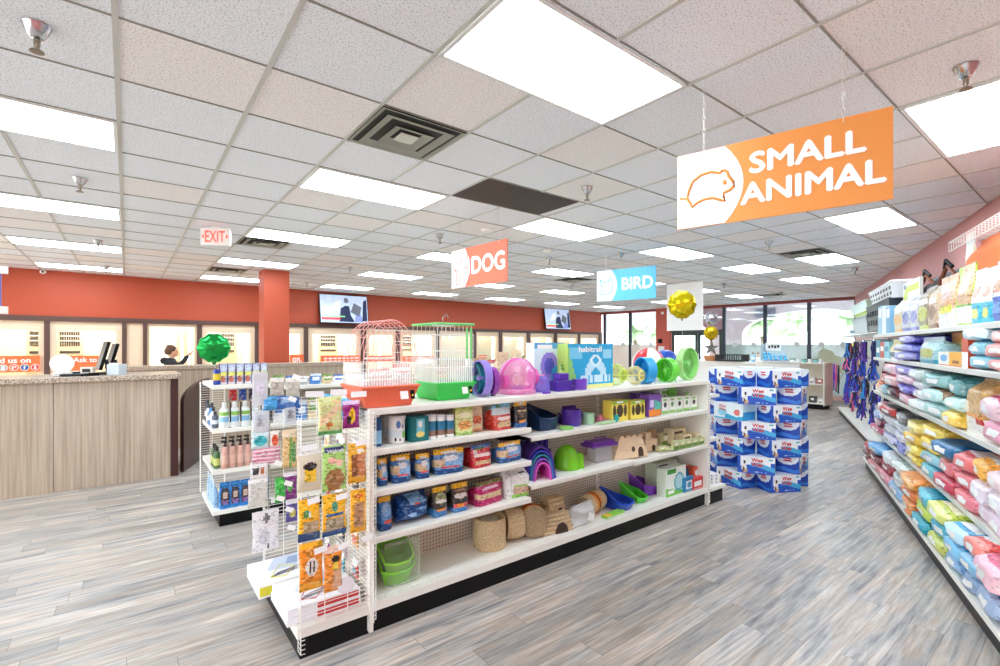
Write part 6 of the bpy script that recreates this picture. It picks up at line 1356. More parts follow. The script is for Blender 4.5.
# green balloon
def foil_balloon(loc, r, col, label, rz, string=None, rough=.18, metal=.75):
    m = M(col, rough, metal, bump=.35, bscale=9, var=.12); q = B(); nu, nv = 60, 26; vs = []
    for j in range(nv+1):
        t_ = math.pi*j/nv
        for k in range(nu):
            a = 2*math.pi*k/nu; e = math.sin(t_); cr = 1+.035*math.cos(a*10)*e**4; rr_ = r*e*cr
            vs.append((rr_*math.cos(a), -r*.42*math.cos(t_)*(1+.05*math.cos(a*10)*e*e), rr_*math.sin(a)))
    q.add(vs, [(j*nu+k, (j+1)*nu+k, (j+1)*nu+(k+1) % nu, j*nu+(k+1) % nu) for j in range(nv) for k in range(nu)], m)
    o = tag(q.make('foil_balloon', loc=loc, rz=R(rz), ang=85), label, 'balloon')
    q = B(); q.add([(-.02, 0, -r*.98), (.02, 0, -r*.98), (.012, 0, -r*1.14), (-.012, 0, -r*1.14)], [(0, 1, 2, 3), (3, 2, 1, 0)], m); q.lathe([(.014, -r*1.02), (.006, -r*1.1), (.012, -r*1.16)], m, n=8); q.make('neck', o)
    if string: q = B(); q.tube([(0, 0, -r*1.14), (.01, 0, -r*1.14-string*.5), (0, 0, -r*1.14-string)], .0018, WHITE, 4); q.make('string', o)
    return o
p = on_y(214, 348, 5.2); foil_balloon(p, .135, (30, 160, 70), 'green foil balloon on the end of the second shelving row', -5, .05)
p = on_x(682, 304.5, 7.0); foil_balloon(p, .225, (222, 196, 20), 'large gold foil balloon in front of the white hanging board', -38, .75)
# wee-wee pad stack
fdir = Vector((*[c for c in ray(756, 345.3)[:2]], 0)).normalized()
BC = Vector((fdir.x, fdir.y, 0))*6.62; BC.z = 0; BC = BC
a0 = math.degrees(math.atan2(-fdir.y, -fdir.x))      # toward the viewer
bw, bh, bd = .372, .193, .235
def swoosh(u, v): return v < .40+.12*math.sin((u-.1)*5.2) or u < .08 or (u > .9 and v < .7)
pd = [('f', swoosh, (30, 84, 190)), ('f', lambda u, v: .30+.12*math.sin((u-.1)*5.2) < v < .52+.12*math.sin((u-.2)*5.2) and u > .35, (70, 170, 220)), ('e', .19, .3, .07, .26, (236, 232, 228)), ('e', .19, .62, .035, .1, (60, 40, 36)), ('e', .16, .22, .03, .16, (120, 76, 50)), ('e', .23, .15, .05, .1, (210, 170, 130)), ('r', .84, .95, .82, .93, (90, 186, 196)), ('r', .48, .58, .08, .14, (200, 222, 246)), ('r', .64, .68, .08, .14, (200, 222, 246)), ('r', .74, .78, .08, .14, (200, 222, 246))]
pds = [('f', lambda u, v: ((u-.5)/.52)**2+((v-1.)/.52)**2 > 1, (24, 66, 168)), ('f', lambda u, v: .1+.06*math.sin(u*6) < v < .3+.06*math.sin(u*6), (50, 120, 210)), ('e', .5, .86, .2, .05, (206, 60, 66)), ('e', .52, .72, .2, .05, (206, 60, 66))]
pme = box_data(bw, bh, bd, (240, 242, 246), pd, (232, 236, 244), pds, nu=36, nv=22, top=(226, 232, 242))
pd2 = [('b', 0, .1, (90, 190, 226)), ('f', lambda u, v: v < .3+.1*math.sin(u*6) and u > .4, (60, 170, 216)), ('e', .3, .4, .16, .22, (150, 214, 236)), ('e', .8, .45, .1, .2, (226, 120, 110))]
pme2 = box_data(bw, bh, bd, (236, 246, 250), pd2, (206, 232, 244), [('b', 0, .5, (60, 160, 210))], nu=36, nv=22)
tb = B(); text_into(tb, 'Wee\nWee', bw*.03, bh*.67, bw*.30, bh*.48, -bd/2-.0015, M((206, 34, 44), .4), .035); tme = tb.mesh('l', False)
tb = B(); text_into(tb, 'Wee\nWee', -bw*.2, bh*.67, bw*.24, bh*.36, -bd/2-.0015, M((220, 84, 84), .4), .02); tme2 = tb.mesh('l', False)
wordn = ['bottom', 'second', 'third', 'fourth', 'fifth', 'sixth', 'top']
angn = {0: 'facing the aisle centre', 1: 'at the front right', 2: 'at the back right', 3: 'at the back', 4: 'at the back left', 5: 'at the front left'}
rr = random.Random(3); Rr = .375
for L in range(7):
    odd = L % 2 == 0
    for k in range(5):
        an = (36 if odd else 0)+72*k
        th = R(a0+an); j_ = rr.uniform(0, .015)
        c = BC+Vector((math.cos(th), math.sin(th), 0))*(Rr+j_)
        o = link(pme2 if (L == 4 and k == 4) else pme, 'pad_box', None, (c.x, c.y, .001+L*(bh+.001)), th+math.pi/2+rr.uniform(-.09, .09))
        link(tme2 if (L == 4 and k == 4) else tme, 'lettering', o)
        side = {0: 'front', 72: 'right side', 144: 'back right', 216: 'back left', 288: 'left side', 36: 'front right', 108: 'back right', 180: 'back', 252: 'back left', 324: 'front left'}[an]
        tag(o, ('paler blue and white pad box, ' if (L == 4 and k == 4) else 'blue and white pad box, ')+'%s layer of the round stack, %s' % (wordn[L], side), 'box', 'training pad boxes in the round stack')
# small goods on the far end shelves of the centre run
x, yv = 4.86, 2.70
q = B(); q.lathe([(.05, 0), (.075, .03), (.07, .05)], M((226, 110, 50), .35)); q.lathe([(.07, .05), (.055, .10), (.04, .105), (0, .105)], WHITE); tag(q.make('pet_bowl', loc=(4.83, 2.72, .29)), 'white and orange bowl on the dotted white box', 'bowl')
gb = box_data(.2, .11, .14, (240, 238, 240), [('e', a_, b_, .06, .1, (150, 160, 176)) for a_ in (.2, .5, .8) for b_ in (.25, .55, .85)], nu=24, nv=18); o = link(gb, 'carton', None, (4.87, 2.69, .173), R(-20)); tag(o, 'white box with grey dots at the far end of the centre shelving', 'box')
# table and goods beyond the first row, left of the pads
t = thing('display_table', 'white display shelf unit beyond the centre shelving, behind the pad stack', 'shelving', (10.2, 5.0, 0), 0)
q = B(); q.span((-.3, -.9, 1.26), (.3, 1.0, 1.30), SHELF); q.make('top', t, smooth=False); q = B(); q.span((-.25, -.85, 0), (.25, .95, 1.26), SHELF); q.make('body', t, smooth=False)
def on_tab(px, X=10.0): return on_x(px, 360, X).y
q = B(); q.lathe([(.11, 0), (.14, .05), (.15, .12), (.135, .12), (.1, .02), (0, .02)], M((206, 140, 90), .6)); tag(q.make('wooden_bowl', loc=(10.0, on_tab(711), 1.301)), 'round wooden bowl on the shelf unit under the small balloons', 'bowl')
q = B(); yy = on_tab(732)
q.box((0, 0, .02), (.3, .56, .03), DARK); q.box((0, -.28, .08), (.3, .015, .12), DARK); q.box((0, .28, .08), (.3, .015, .12), DARK)
for k in range(12): q.box((-.15, -.26+.047*k, .08), (.012, .012, .12), DARK); q.box((.15, -.26+.047*k, .08), (.012, .012, .12), DARK)
q.box((-.15, 0, .14), (.018, .57, .018), DARK); q.box((.15, 0, .14), (.018, .57, .018), DARK); tag(q.make('wire_basket', loc=(10.0, yy, 1.301), smooth=False), 'black wire basket on the shelf unit behind the pad stack', 'basket')
for k, (c, px) in enumerate((((150, 200, 230), 752), ((206, 190, 170), 757))):
    bot(10.05, on_tab(px), 1.301, .2, .04, c, (150, 110, 90), [(.3, .6, W_)], ['pale blue bottle right of the black wire basket', 'cream bottle with a brown cap right of the black wire basket'][k], None)
p = on_x(711, 333, 9.9); foil_balloon(p, .15, (216, 180, 30), 'smaller gold foil balloon by the entrance doors', -40)
p = on_x(711, 319, 10.1); foil_balloon(p, .15, (196, 198, 204), 'round silver foil balloon above the smaller gold one', -40, metal=.9)
q = B(); rr = random.Random(2)
for k in range(5): a_ = k*2*math.pi/5+.3; q.prism([(0, 0), (.06*math.cos(a_+.6), .06*math.sin(a_+.6)), (.17*math.cos(a_), .17*math.sin(a_)), (.06*math.cos(a_-.6), .06*math.sin(a_-.6))][::1], -.04, .04, M((170, 160, 150), .2, .9, bump=.4, bscale=12))
tag(q.make('star_balloon', loc=on_x(711, 348, 9.9), rz=R(-40)), 'silver star-shaped foil balloon below the smaller gold one', 'balloon')
# dispenser with blue domes
t = thing('counter_display', 'clear counter display of small blue items with a price card, behind the pads', 'display', (9.4, on_x(775, 360, 9.4).y, 1.36), R(-50))
q = B(); q.box((0, 0, .0), (.42, .2, .02), clear_plastic((200, 226, 240), .4)); q.box((0, .1, .15), (.42, .01, .32), clear_plastic((200, 226, 240), .3)); q.make('stand', t, smooth=False)
for k in range(12): q = B(); q.ball((-.16+.08*(k % 5), -.05+.05*(k//5), .03+.045*(k//5)), (.03, .03, .024), M((60, 170, 220), .3), 8, 6); q.make('blue_item', t)
q = B(); q.box((0.0, .09, .25), (.26, .006, .15), WHITE); [q.box((-.07+.05*k_, .085, .25+.008*(k_ % 2)), (.035, .002, .05), DARK) for k_ in range(4)]; q.make('price_card', t, smooth=False)
t2 = thing('plinth', 'low white plinth carrying the clear display behind the pads', 'table', (9.55, on_x(775, 360, 9.4).y+.02, 0), R(-50)); q = B(); q.box((0, 0, .66), (.6, .4, 1.32), SHELF); q.box((0, 0, 1.335), (.64, .44, .03), SHELF); q.make('body', t2, smooth=False, bevel=.004)
# far shelf in front of the windows
FX = 13.9; ye = on_x(825, 400, FX).y; HT = on_x(822, 363, FX).z
t = thing('window_shelving', 'low white shelf unit with black base under the right front windows', 'shelving', (FX, ye, 0), 0)
q = B(); q.span((.02, .02, .1), (.6, .05, HT), SHELF); q.make('side_panel', t, smooth=False)
q = B(); q.span((.5, .05, .1), (.53, 3.6, HT-.02), M((232, 222, 206), .5)); q.make('back_panel', t, smooth=False)
q = B(); q.span((.06, .06, 0), (.5, 3.6, .13), BLACK); q.make('kick_plate', t, smooth=False)
for z in (.16, HT*.55, HT): q = B(); q.span((.0, .0, z-.03), (.5, 3.6, z), SHELF); q.make('shelf', t, smooth=False)
rr = random.Random(12); pal = [(226, 236, 236), (150, 206, 206), (236, 236, 230), (110, 190, 180), (240, 240, 240)]
for i in range(14):
    yy = ye+.12+.13*i; c = pal[i % 5]; q = B(); q.lathe([(.045, 0), (.05, .01), (.05, .07), (.04, .085), (0, .088)], M(c, .35, var=.1), n=12); q.lathe([(.052, .07), (.052, .09), (0, .092)], M((90, 130, 130) if i % 2 else (240, 240, 240), .4), n=12)
    tag(q.make('small_jar', loc=(FX+.12, yy, HT+.001)), '%s small jar from the right end on top of the window shelf unit' % (['first', 'second', 'third', 'fourth', 'fifth', 'sixth', 'seventh', 'eighth', 'ninth', 'tenth', 'eleventh', 'twelfth', 'thirteenth', 'fourteenth'][i]), 'jar', 'jars on the window shelf unit')
for i, (z, ys) in enumerate(((HT*.55, (.12, .3, .5)), (.16, (.1, .28, .46, .66)))):
    for j, dy in enumerate(ys):
        c = [(176, 110, 100), (220, 214, 206), (60, 60, 66), (236, 226, 200)][(i+j) % 4]; o = link(box_data(.15, .12+.04*(j % 2), .12, c, [('r', .2, .8, .4, .8, W_), ('e', .5, .25, .2, .12, (90, 60, 60))], nu=8, nv=8), 'carton', None, (FX+.14, ye+dy+.03, z+.001), R(-90)); tag(o, 'small %s box on the window unit %s, %s from its right end' % (['red-brown', 'pale grey', 'black', 'cream'][(i+j) % 4], ['middle shelf', 'lowest shelf'][i], ordn[j]), 'box')
# ================================================================ RIGHT WALL SHELVING
SO, SA = (7.661, 2.054), 22.16
FS = frame(SO, SA); FRONT = -.12
so1 = FS @ Vector((0, FRONT, 0)); so2 = FS @ Vector((0, -.35, 0))
def su(px, py=345): return on_v(px, py, (so1.x, so1.y), SA)[0]
def uz(px, py, y):
    p = FS @ Vector((0, y, 0)); return on_v(px, py, (p.x, p.y), SA)
ZR = [1.775, 1.48, 1.045, .525, .152]; UN = su(874.2); BK_ = -.78
t = thing('wall_shelving', 'tall white wall shelving with five loaded shelves along the right wall', 'shelving', (SO[0], SO[1], 0), R(SA))
q = B(); q.span((-6.2, BK_-.03, .1), (UN, BK_, 2.2), PEG); q.make('back_panel', t, smooth=False)
for k in range(5):
    xa, xb = UN-1.22*(k+1), UN-1.22*k
    for z in ZR[:4]:
        q = B(); q.span((xa+.003, BK_, z-.014), (xb-.003, FRONT, z), SHELF); q.span((xa+.003, FRONT-.002, z-.036), (xb-.003, FRONT+.008, z+.003), SHELF); s = q.make('shelf', t, smooth=False)
        q = B(); q.span((xa+.01, FRONT+.008, z-.032), (xb-.01, FRONT+.011, z-.004), M((214, 214, 208), .3)); q.make('price_rail', s, smooth=False)
    q = B(); q.span((xa+.002, BK_, .11), (xb-.002, 0, .152), SHELF); q.make('base_deck', t, smooth=False, bevel=.002)
    q = B(); q.span((xa+.001, -.045, 0), (xb-.001, -.03, .11), DARK); q.make('kick_plate', t, smooth=False)
    q = B(); q.span((xa-.012, BK_, .1), (xa+.012, BK_+.03, 2.2), SHELF); q.make('slotted_upright', t, smooth=False)
q = B(); q.span((UN-.004, BK_, 0), (UN+.0, -.05, .15), BLACK); q.make('kick_plate', t, smooth=False)
t = thing('leash_shelving', 'pegboard wall section of hanging leashes and collars with a white base deck', 'shelving', (SO[0], SO[1], 0), R(SA)); LS = t
q = B(); q.span((UN+.02, BK_-.03, .1), (6.3, BK_, 1.78), M((214, 210, 200), .5)); q.make('back_panel', t, smooth=False)
q = B(); q.span((UN+.01, BK_, .11), (6.3, -.26, .15), SHELF); q.make('base_deck', t, smooth=False)
q = B(); q.span((UN+.01, -.30, 0), (6.3, -.29, .11), DARK); q.make('kick_plate', t, smooth=False)
q = B()
for y in (-.2, -.34, -.48, -.62): q.tube([(-.45, y, 1.82), (5.2, y, 1.82)], .006, WIRE, 5)
for k in range(48): xx = -.45+k*.12; q.tube([(xx, BK_, 1.825), (xx, -.2, 1.825), (xx, -.2, 1.86)], .004, WIRE, 4)
q.make('wire_top_shelf', t)
AIS = SA+180
def rput(me, name, u, y, z, rz=0., **kw):
    p = FS @ Vector((u, y, z)); return link(me, name, None, p, R(AIS)+rz, **kw)
def lying_data(w, L, h, body, endc, des, seed):
    """filled bag lying on its back, its folded end towards the aisle (local -Y)"""
    endc = tuple(int(e*.6+b_*.4) for e, b_ in zip(endc, body)) if seed % 3 else tuple(int(e*.9+b_*.1) for e, b_ in zip(endc, body))
    rr = random.Random(seed); off = Vector((rr.uniform(0, 50), rr.uniform(0, 50), 3)); NU, NV = 34, 18; b = B(); vs = []
    for j in range(NV+1):
        v = j/NV
        hh = (.70+.3*min(1, v/.12)) if v < .12 else (1 if v < .7 else 1-.5*(v-.7)/.3); ww = .94+.06*math.sin(v*math.pi); n = 5. if v < .2 else 3.6
        for k in range(NU):
            a = 2*math.pi*(k+.5)/NU; c, s = math.cos(a), math.sin(a)
            x = w/2*ww*math.copysign(abs(c)**(2/n), c); z = h/2*hh*math.copysign(abs(s)**(2/n), s)+h/2
            if z < h*.5: z = h*.5-(h*.5-z)*.97
            p = (x, L*v-L/2, z); nz = noise.noise_vector(Vector((p[0]*9, p[1]*8, p[2]*12))+off); k_ = .028
            vs.append((x+nz.x*k_, p[1]+nz.y*k_*.6, max(.0, z+nz.z*k_*.7)))
    fs = {}
    for j in range(NV):
        for k in range(NU):
            a = 2*math.pi*(k+1)/NU; top = math.sin(a) > -.1; u = .5+.5*math.cos(a)
            col = design_mat(body, des, u, j/NV, top); 
            if j == 0: col = endc
            fs.setdefault(col, []).append((j*NU+k, (j+1)*NU+k, (j+1)*NU+(k+1) % NU, j*NU+(k+1) % NU))
    b.v += vs
    for col, ff in fs.items():
        i = b.mi(MP(col, .3)); b.f += ff; b.m += [i]*len(ff)
    # end face: folded flap built of rings with a round mark
    c0 = Vector((0, -L/2, h*.5)); base = [Vector(vs[k]) for k in range(NU)]; prev = list(range(NU)); o = len(b.v)
    for f, col, dy in ((.78, endc, -.012), (.45, des[-1][-1] if False else endc, -.016)):
        ring = [(c0.x+(p.x-c0.x)*f, p.y+dy, c0.z+(p.z-c0.z)*f) for p in base]; b.v += ring; cur = list(range(o, o+NU)); o += NU
        i = b.mi(M(col, .34, var=.1)); b.f += [(prev[k], prev[(k+1) % NU], cur[(k+1) % NU], cur[k]) for k in range(NU)]; b.m += [i]*NU; prev = cur
    b.f.append(tuple(prev)); b.m.append(b.mi(M(body if endc == W_ else W_, .4)))
    return b.mesh('lying_bag', True, 60)
RS = ['top shelf', 'second shelf', 'third shelf', 'fourth shelf', 'bottom deck']
pile = ['lowest', 'second', 'third', 'fourth', 'topmost']
def column(lv, pl, pr, names, w=None, Lb=.5, th=.11, jit=.03, off=0.):
    th = min(th, (.275, .265, .385, .46, .325)[lv]/(len(names)*.99))
    """pile of lying bags between two photo columns; names: (description, body, end, design) bottom to top"""
    u1, u0 = su(pl), su(pr); w = (u1-u0)*.97; z = ZR[lv]+.003; n = len(names)
    for k, (desc, body, endc, des) in enumerate(names):
        sd = int(lv*100+pl*3+k); rr = random.Random(sd); t_ = th*rr.uniform(.92, 1.08)
        me = lying_data(min(w*rr.uniform(.94, 1.03), .62), Lb, t_, body, endc, des, sd)
        pl_ = pile[k] if k < n-1 or n == 1 else 'topmost'
        lb = '%s, %s of its pile, right wall %s' % (desc, pl_, RS[lv])
        o = rput(me, 'pet_food_bag', (u0+u1)/2, FRONT-Lb/2+.015+rr.uniform(-jit, .02)+off, z, rr.uniform(-.10, .10)); tag(o, lb, 'bag', 'bags lying on the right wall shelves'); z += t_*.97
def standr(lv, pl, pr, pt, base, des, desc, d=.14, style='stand', y=None, rz=0., name='pet_food_bag', cat='bag', box=False, side=None, sdes=(), z=None):
    yy = FRONT-.01 if y is None else y+d/2
    u1, u0 = uz(pl, 345, yy)[0], uz(pr, 345, yy)[0]; w = (u1-u0)*.96; z0 = ZR[lv] if z is None else z
    zt = uz((pl+pr)/2, pt, yy-d*.35)[1]; h = max(.05, zt-z0)
    me = box_data(w, h, d, base, des, side, sdes) if box else bag_data(w, h, d, base, des, int(pl*5), style)
    o = rput(me, name, (u0+u1)/2, (FRONT-d/2-.01) if y is None else y, z0+.002, rz); return tag(o, desc, cat)
STR = lambda c: [('f', lambda u, v: .2 < v < .55 and .2 < u < .8, c)]
PAN = lambda c, e: [('f', lambda u, v: .08 < v < .9 and .25 < u < .75, c), ('f', lambda u, v: .3 < v < .5 and .35 < u < .65, e)]
# --- top shelf (standing bags)
for k in range(3): standr(0, 878+4*k, 882+4*k, 309, [(170, 206, 226), (236, 240, 244), (120, 170, 206)][k], [('r', .1, .9, .6, .9, W_)], 'narrow %s carton at the far end of the right top shelf' % ['pale blue', 'white', 'mid blue'][k], box=True, d=.2, name='carton', cat='box')
for k, (a, c, p, base, acc, lb) in enumerate(((893, 902, 302, (222, 206, 176), (236, 180, 90), 'cream and gold foil'), (901, 910, 299, (206, 208, 216), (120, 130, 200), 'silver foil patterned'), (909, 918, 297, (214, 214, 220), (150, 150, 210), 'pale silver and lilac'), (917, 928, 290, (158, 140, 112), (206, 214, 110), 'brown and lime'), (927, 937, 288, (206, 180, 150), (150, 110, 80), 'tan with brown trim'))):
    standr(0, a, c, p, base, [('b', .84, 1, tuple(int(v*.85) for v in base)), ('e', .5, .38, .3, .16, acc), ('r', .2, .8, .6, .72, W_), ('b', 0, .1, acc)], '%s bag standing on the right top shelf' % lb, style='gusset')
standr(0, 936, 953, 280, (226, 176, 132), [('b', 0, .34, (232, 230, 226)), ('r', .3, .8, .26, .42, (236, 230, 60)), ('r', 0, .12, .1, .5, (206, 90, 70)), ('e', .5, .6, .3, .08, (190, 140, 110)), ('e', .45, .72, .1, .05, W_)], 'tall peach bag with a yellow label on the right top shelf', d=.18)
standr(0, 953, 970, 270, (170, 206, 40), [('f', lambda u, v: .3 < u < .95 and v > .36, (226, 180, 136)), ('r', .25, .95, .05, .32, (240, 238, 230)), ('r', .3, .9, .3, .36, (110, 190, 40)), ('e', .55, .6, .14, .06, W_)], 'tall lime and peach bag beside the peach bag on the right top shelf', d=.18)
standr(0, 969, 980, 274, (238, 236, 236), [('b', 0, .38, (70, 190, 222)), ('e', .5, .6, .3, .1, (190, 140, 110)), ('e', .4, .85, .3, .08, (226, 200, 230)), ('e', .5, .2, .2, .08, (236, 240, 120))], 'white and turquoise bag with an animal picture, left one on the right top shelf', d=.18)
standr(0, 980, 990, 272, (238, 236, 236), [('b', 0, .38, (70, 190, 222)), ('e', .5, .58, .3, .1, (206, 150, 120)), ('e', .4, .85, .3, .08, (226, 200, 230)), ('e', .5, .2, .2, .08, (236, 240, 120))], 'white and turquoise bag with an animal picture, right one on the right top shelf', d=.18)
standr(0, 990, 1003, 265, (238, 236, 240), [('b', 0, .42, (44, 86, 190)), ('e', .5, .58, .3, .1, (206, 150, 120)), ('r', .2, .8, .15, .3, (110, 160, 230)), ('e', .4, .85, .3, .08, (226, 200, 230))], 'white and royal blue bag at the right edge of the top shelf', d=.18)
standr(0, 1003, 1030, 258, (238, 236, 240), [('b', 0, .42, (44, 86, 190))], 'white and blue bag beyond the royal blue one on the top shelf', d=.18)
yb = FRONT-.5
standr(0, 903, 920, 281, (240, 240, 232), [('r', .1, .95, .78, .92, (190, 210, 70)), ('e', .12, .92, .1, .06, (110, 130, 140)), ('r', .05, .3, .6, .78, (190, 210, 70)), ('e', .6, .35, .3, .2, (226, 180, 150))], 'white poster box with green print behind the foil bags', y=FRONT-.19, d=.03, box=True, name='carton', cat='box')
# black soft carriers with brown straps, slumped on the back of the top shelf
def carrier(pl, pr, pt, label, seed):
    u1, u0 = uz(pl, 345, FRONT-.3)[0], uz(pr, 345, FRONT-.3)[0]; w = u1-u0; zt = uz((pl+pr)/2, pt, FRONT-.35)[1]; h = (zt-ZR[0]-.02)/1.1
    p = FS @ Vector(((u0+u1)/2, FRONT-.42, ZR[0]+.003)); t = thing('pet_carrier_bag', label, 'carrier', p, R(AIS))
    link(bag_data(w*.98, h*1.02, .3, BLACK, [], seed, 'gusset'), 'body', t)
    SM = M((130, 74, 50), .5); q = B()
    q.tube([(-w*.3, -.12, h*.5), (-w*.24, -.15, h*.8), (-w*.05, -.13, h*1.05), (w*.12, -.1, h*.85), (w*.22, -.14, h*.5)], .02, SM, 6); q.tube([(-w*.45, -.1, h*.3), (-w*.2, -.17, h*.66), (w*.3, -.16, h*.72), (w*.45, -.1, h*.7)], .016, SM, 6); q.make('strap', t)
    q = B(); q.tube([(-w*.1, -.14, h*1.0), (0, -.15, h*1.12), (w*.1, -.12, h*1.0)], .016, BLACK, 6); q.make('handle', t)
carrier(918, 940, 272, 'black soft pet carrier with brown straps, left one behind the top shelf bags', 3)
carrier(938, 964, 262, 'black soft pet carrier with brown straps, right one behind the top shelf bags', 4)
standr(0, 963, 972, 236, (228, 222, 196), [('b', 0, .2, (226, 216, 90)), ('r', .6, .8, .3, .5, (70, 70, 66)), ('b', .85, 1, (216, 214, 206))], 'tall narrow cream bag at the back beside the hanging orange bag', y=FRONT-.35, d=.1)
# orange tote and wire basket rack at the upper right
u1, u0 = uz(972, 345, FRONT-.35)[0], uz(1040, 345, FRONT-.35)[0]; zt = min(2.60, uz(985, 234, FRONT-.35)[1])
p = FS @ Vector(((u0+u1)/2, FRONT-.4, zt-.66)); o = link(bag_data(u1-u0, .64, .25, M((236, 128, 70), .75, bump=.4, bscale=5), [], 8, 'gusset'), 'fabric_bed', None, p, R(AIS)); tag(o, 'large folded orange fabric pet bed at the upper right above the top shelf', 'pet bed')
q = B(); 
for k in range(20): xx = -(u1-u0)*.5+(u1-u0)*1.0*k/19; q.tube([(xx, -.2, 0), (xx, .2, .0)], .0022, WIRE, 4); q.tube([(xx, -.2, 0), (xx, -.2, -.08)], .0022, WIRE, 4)
for y_ in (-.2, 0, .2): q.tube([(-(u1-u0)*.5, y_, 0), ((u1-u0)*.5, y_, 0)], .005, WIRE, 4)
q.tube([(-(u1-u0)*.5, -.2, -.08), ((u1-u0)*.5, -.2, -.08)], .005, WIRE, 4)
for s in (-1, 1): q.tube([((u1-u0)*.5*s, .2, 0), ((u1-u0)*.5*s, .2, -(zt-ZR[0])+.01)], .008, WIRE, 5); q.tube([((u1-u0)*.5*s, .18, 0), ((u1-u0)*.5*s, .18, -(zt-ZR[0])+.01)], .008, WIRE, 5)
q.make('wire', None) if False else None
p = FS @ Vector(((u0+u1)/2, FRONT-.4, zt)); tag(q.make('wire_rack', loc=p, rz=R(AIS)), 'white wire rack over the orange fabric bed at the upper right', 'rack')
# --- second shelf
standr(1, 876, 880, 341, (60, 150, 176), [('r', .1, .9, .3, .6, W_)], 'narrow teal carton, first at the far end of the right second shelf', box=True, d=.25, name='carton', cat='box')
standr(1, 880, 884, 342, (206, 80, 70), [('r', .1, .9, .4, .7, W_)], 'narrow red carton, second at the far end of the right second shelf', box=True, d=.25, name='carton', cat='box')
standr(1, 884, 889, 342, (150, 206, 220), [('r', .1, .9, .4, .7, (60, 150, 176))], 'pale teal carton, third at the far end of the right second shelf', box=True, d=.25, name='carton', cat='box')
standr(1, 889, 897, 340, (236, 222, 150), [('b', 0, .4, W_), ('e', .5, .25, .3, .14, (70, 70, 76))], 'yellow and white bag with a dark circle on the right second shelf', d=.2)
column(1, 897, 915, [('periwinkle bag', (120, 120, 214), (200, 204, 240), STR((214, 214, 240))), ('lilac blue bag', (130, 136, 224), (206, 210, 244), STR((90, 90, 190))), ('violet-blue bag', (96, 92, 196), (190, 190, 236), STR((220, 220, 244)))], th=.125)
standr(1, 916, 937, 338, (150, 196, 204), [('b', 0, .14, (40, 150, 176)), ('e', .5, .4, .26, .18, (190, 190, 90)), ('b', .86, 1, (190, 214, 220)), ('r', .1, .5, .62, .82, (226, 236, 238))], 'silver-teal bag with a yellow-green picture on the right second shelf', d=.26)
standr(1, 928, 948, 332, (26, 120, 150), [('f', lambda u, v: u > .6, (30, 110, 60))], 'dark teal and green bag leaning behind the silver-teal bag', d=.2, y=FRONT-.42)
standr(1, 938, 962, 352, (236, 236, 228), [('r', .5, 1, 0, 1, (240, 176, 50)), ('e', .25, .55, .16, .26, (110, 170, 220)), ('r', .62, .9, .2, .4, (150, 80, 40)), ('b', 0, .08, (210, 120, 90))], 'white and yellow carton lying at the front of the right second shelf', box=True, d=.12, name='carton', cat='box')
standr(1, 952, 966, 333, (240, 164, 60), [('b', .8, 1, (226, 150, 60)), ('r', .2, .8, .2, .5, (206, 110, 40)), ('r', .2, .8, .55, .7, (250, 214, 140))], 'orange carton standing behind the white and yellow carton', box=True, d=.2, y=FRONT-.26, name='carton', cat='box', side=(226, 140, 50))
standr(1, 962, 968, 337, (214, 80, 50), [('b', 0, .5, W_)], 'narrow red and white carton beside the orange carton', box=True, d=.15, name='carton', cat='box')
column(1, 968, 989, [('turquoise bag with a white end', (30, 150, 190), (226, 240, 244), STR((120, 206, 226))), ('sky blue bag with a white end', (50, 166, 206), (214, 236, 244), STR((150, 214, 236))), ('cyan bag with a white end', (40, 156, 196), (220, 238, 244), STR((130, 210, 230)))], th=.112)
column(1, 989, 1012, [('coral red bag with a white end', (224, 90, 80), (246, 224, 220), STR((240, 170, 160))), ('tomato red bag with a white end', (214, 70, 66), (246, 228, 224), STR((236, 150, 140))), ('salmon red bag with a white end', (226, 96, 90), (244, 220, 216), STR((240, 170, 160)))], th=.112)
column(1, 1012, 1040, [('blue bag at the frame edge', (50, 130, 200), (220, 230, 240), STR(W_)), ('pale blue bag at the frame edge', (90, 160, 210), (220, 230, 240), STR(W_))], th=.14)
# --- third shelf
standr(2, 874.6, 878, 378, (236, 170, 110), [('b', 0, .4, W_)], 'small orange-topped bag at the far end of the right third shelf', d=.2)
standr(2, 878, 882, 372, (226, 120, 70), [('b', 0, .4, (240, 214, 190))], 'small orange-red bag, second at the far end of the right third shelf', d=.2)
column(2, 882, 888, [('small teal bag', (60, 160, 180), W_, STR(W_)), ('small charcoal bag', (60, 56, 60), (200, 60, 60), STR(W_)), ('small red bag', (206, 70, 70), W_, STR(W_))], th=.13, Lb=.4)
column(2, 888, 897, [('dark maroon bag', (120, 40, 50), (60, 60, 66), STR(W_)), ('rose bag', (222, 110, 120), (240, 200, 200), STR(W_)), ('pink bag', (232, 150, 170), (246, 226, 230), STR((200, 60, 80)))], th=.13, Lb=.42)
column(2, 897, 912, [('crimson and white bag', (190, 60, 90), W_, STR(W_)), ('lavender bag with a violet oval', (150, 150, 226), (120, 110, 214), STR((90, 80, 190))), ('pale rose bag', (230, 170, 190), (246, 230, 236), STR(W_)), ('indigo bag', (90, 84, 176), (190, 186, 230), STR((220, 220, 240)))], th=.095)
column(2, 912, 926, [('white and aqua bag', (206, 226, 226), (240, 244, 244), STR((150, 206, 206))), ('pale grey bag with a white end', (196, 206, 206), (240, 242, 242), STR(W_)), ('silver-white bag', (216, 220, 222), (236, 238, 240), STR((150, 190, 190))), ('grey-green bag', (170, 190, 186), (226, 232, 230), STR(W_))], th=.095)
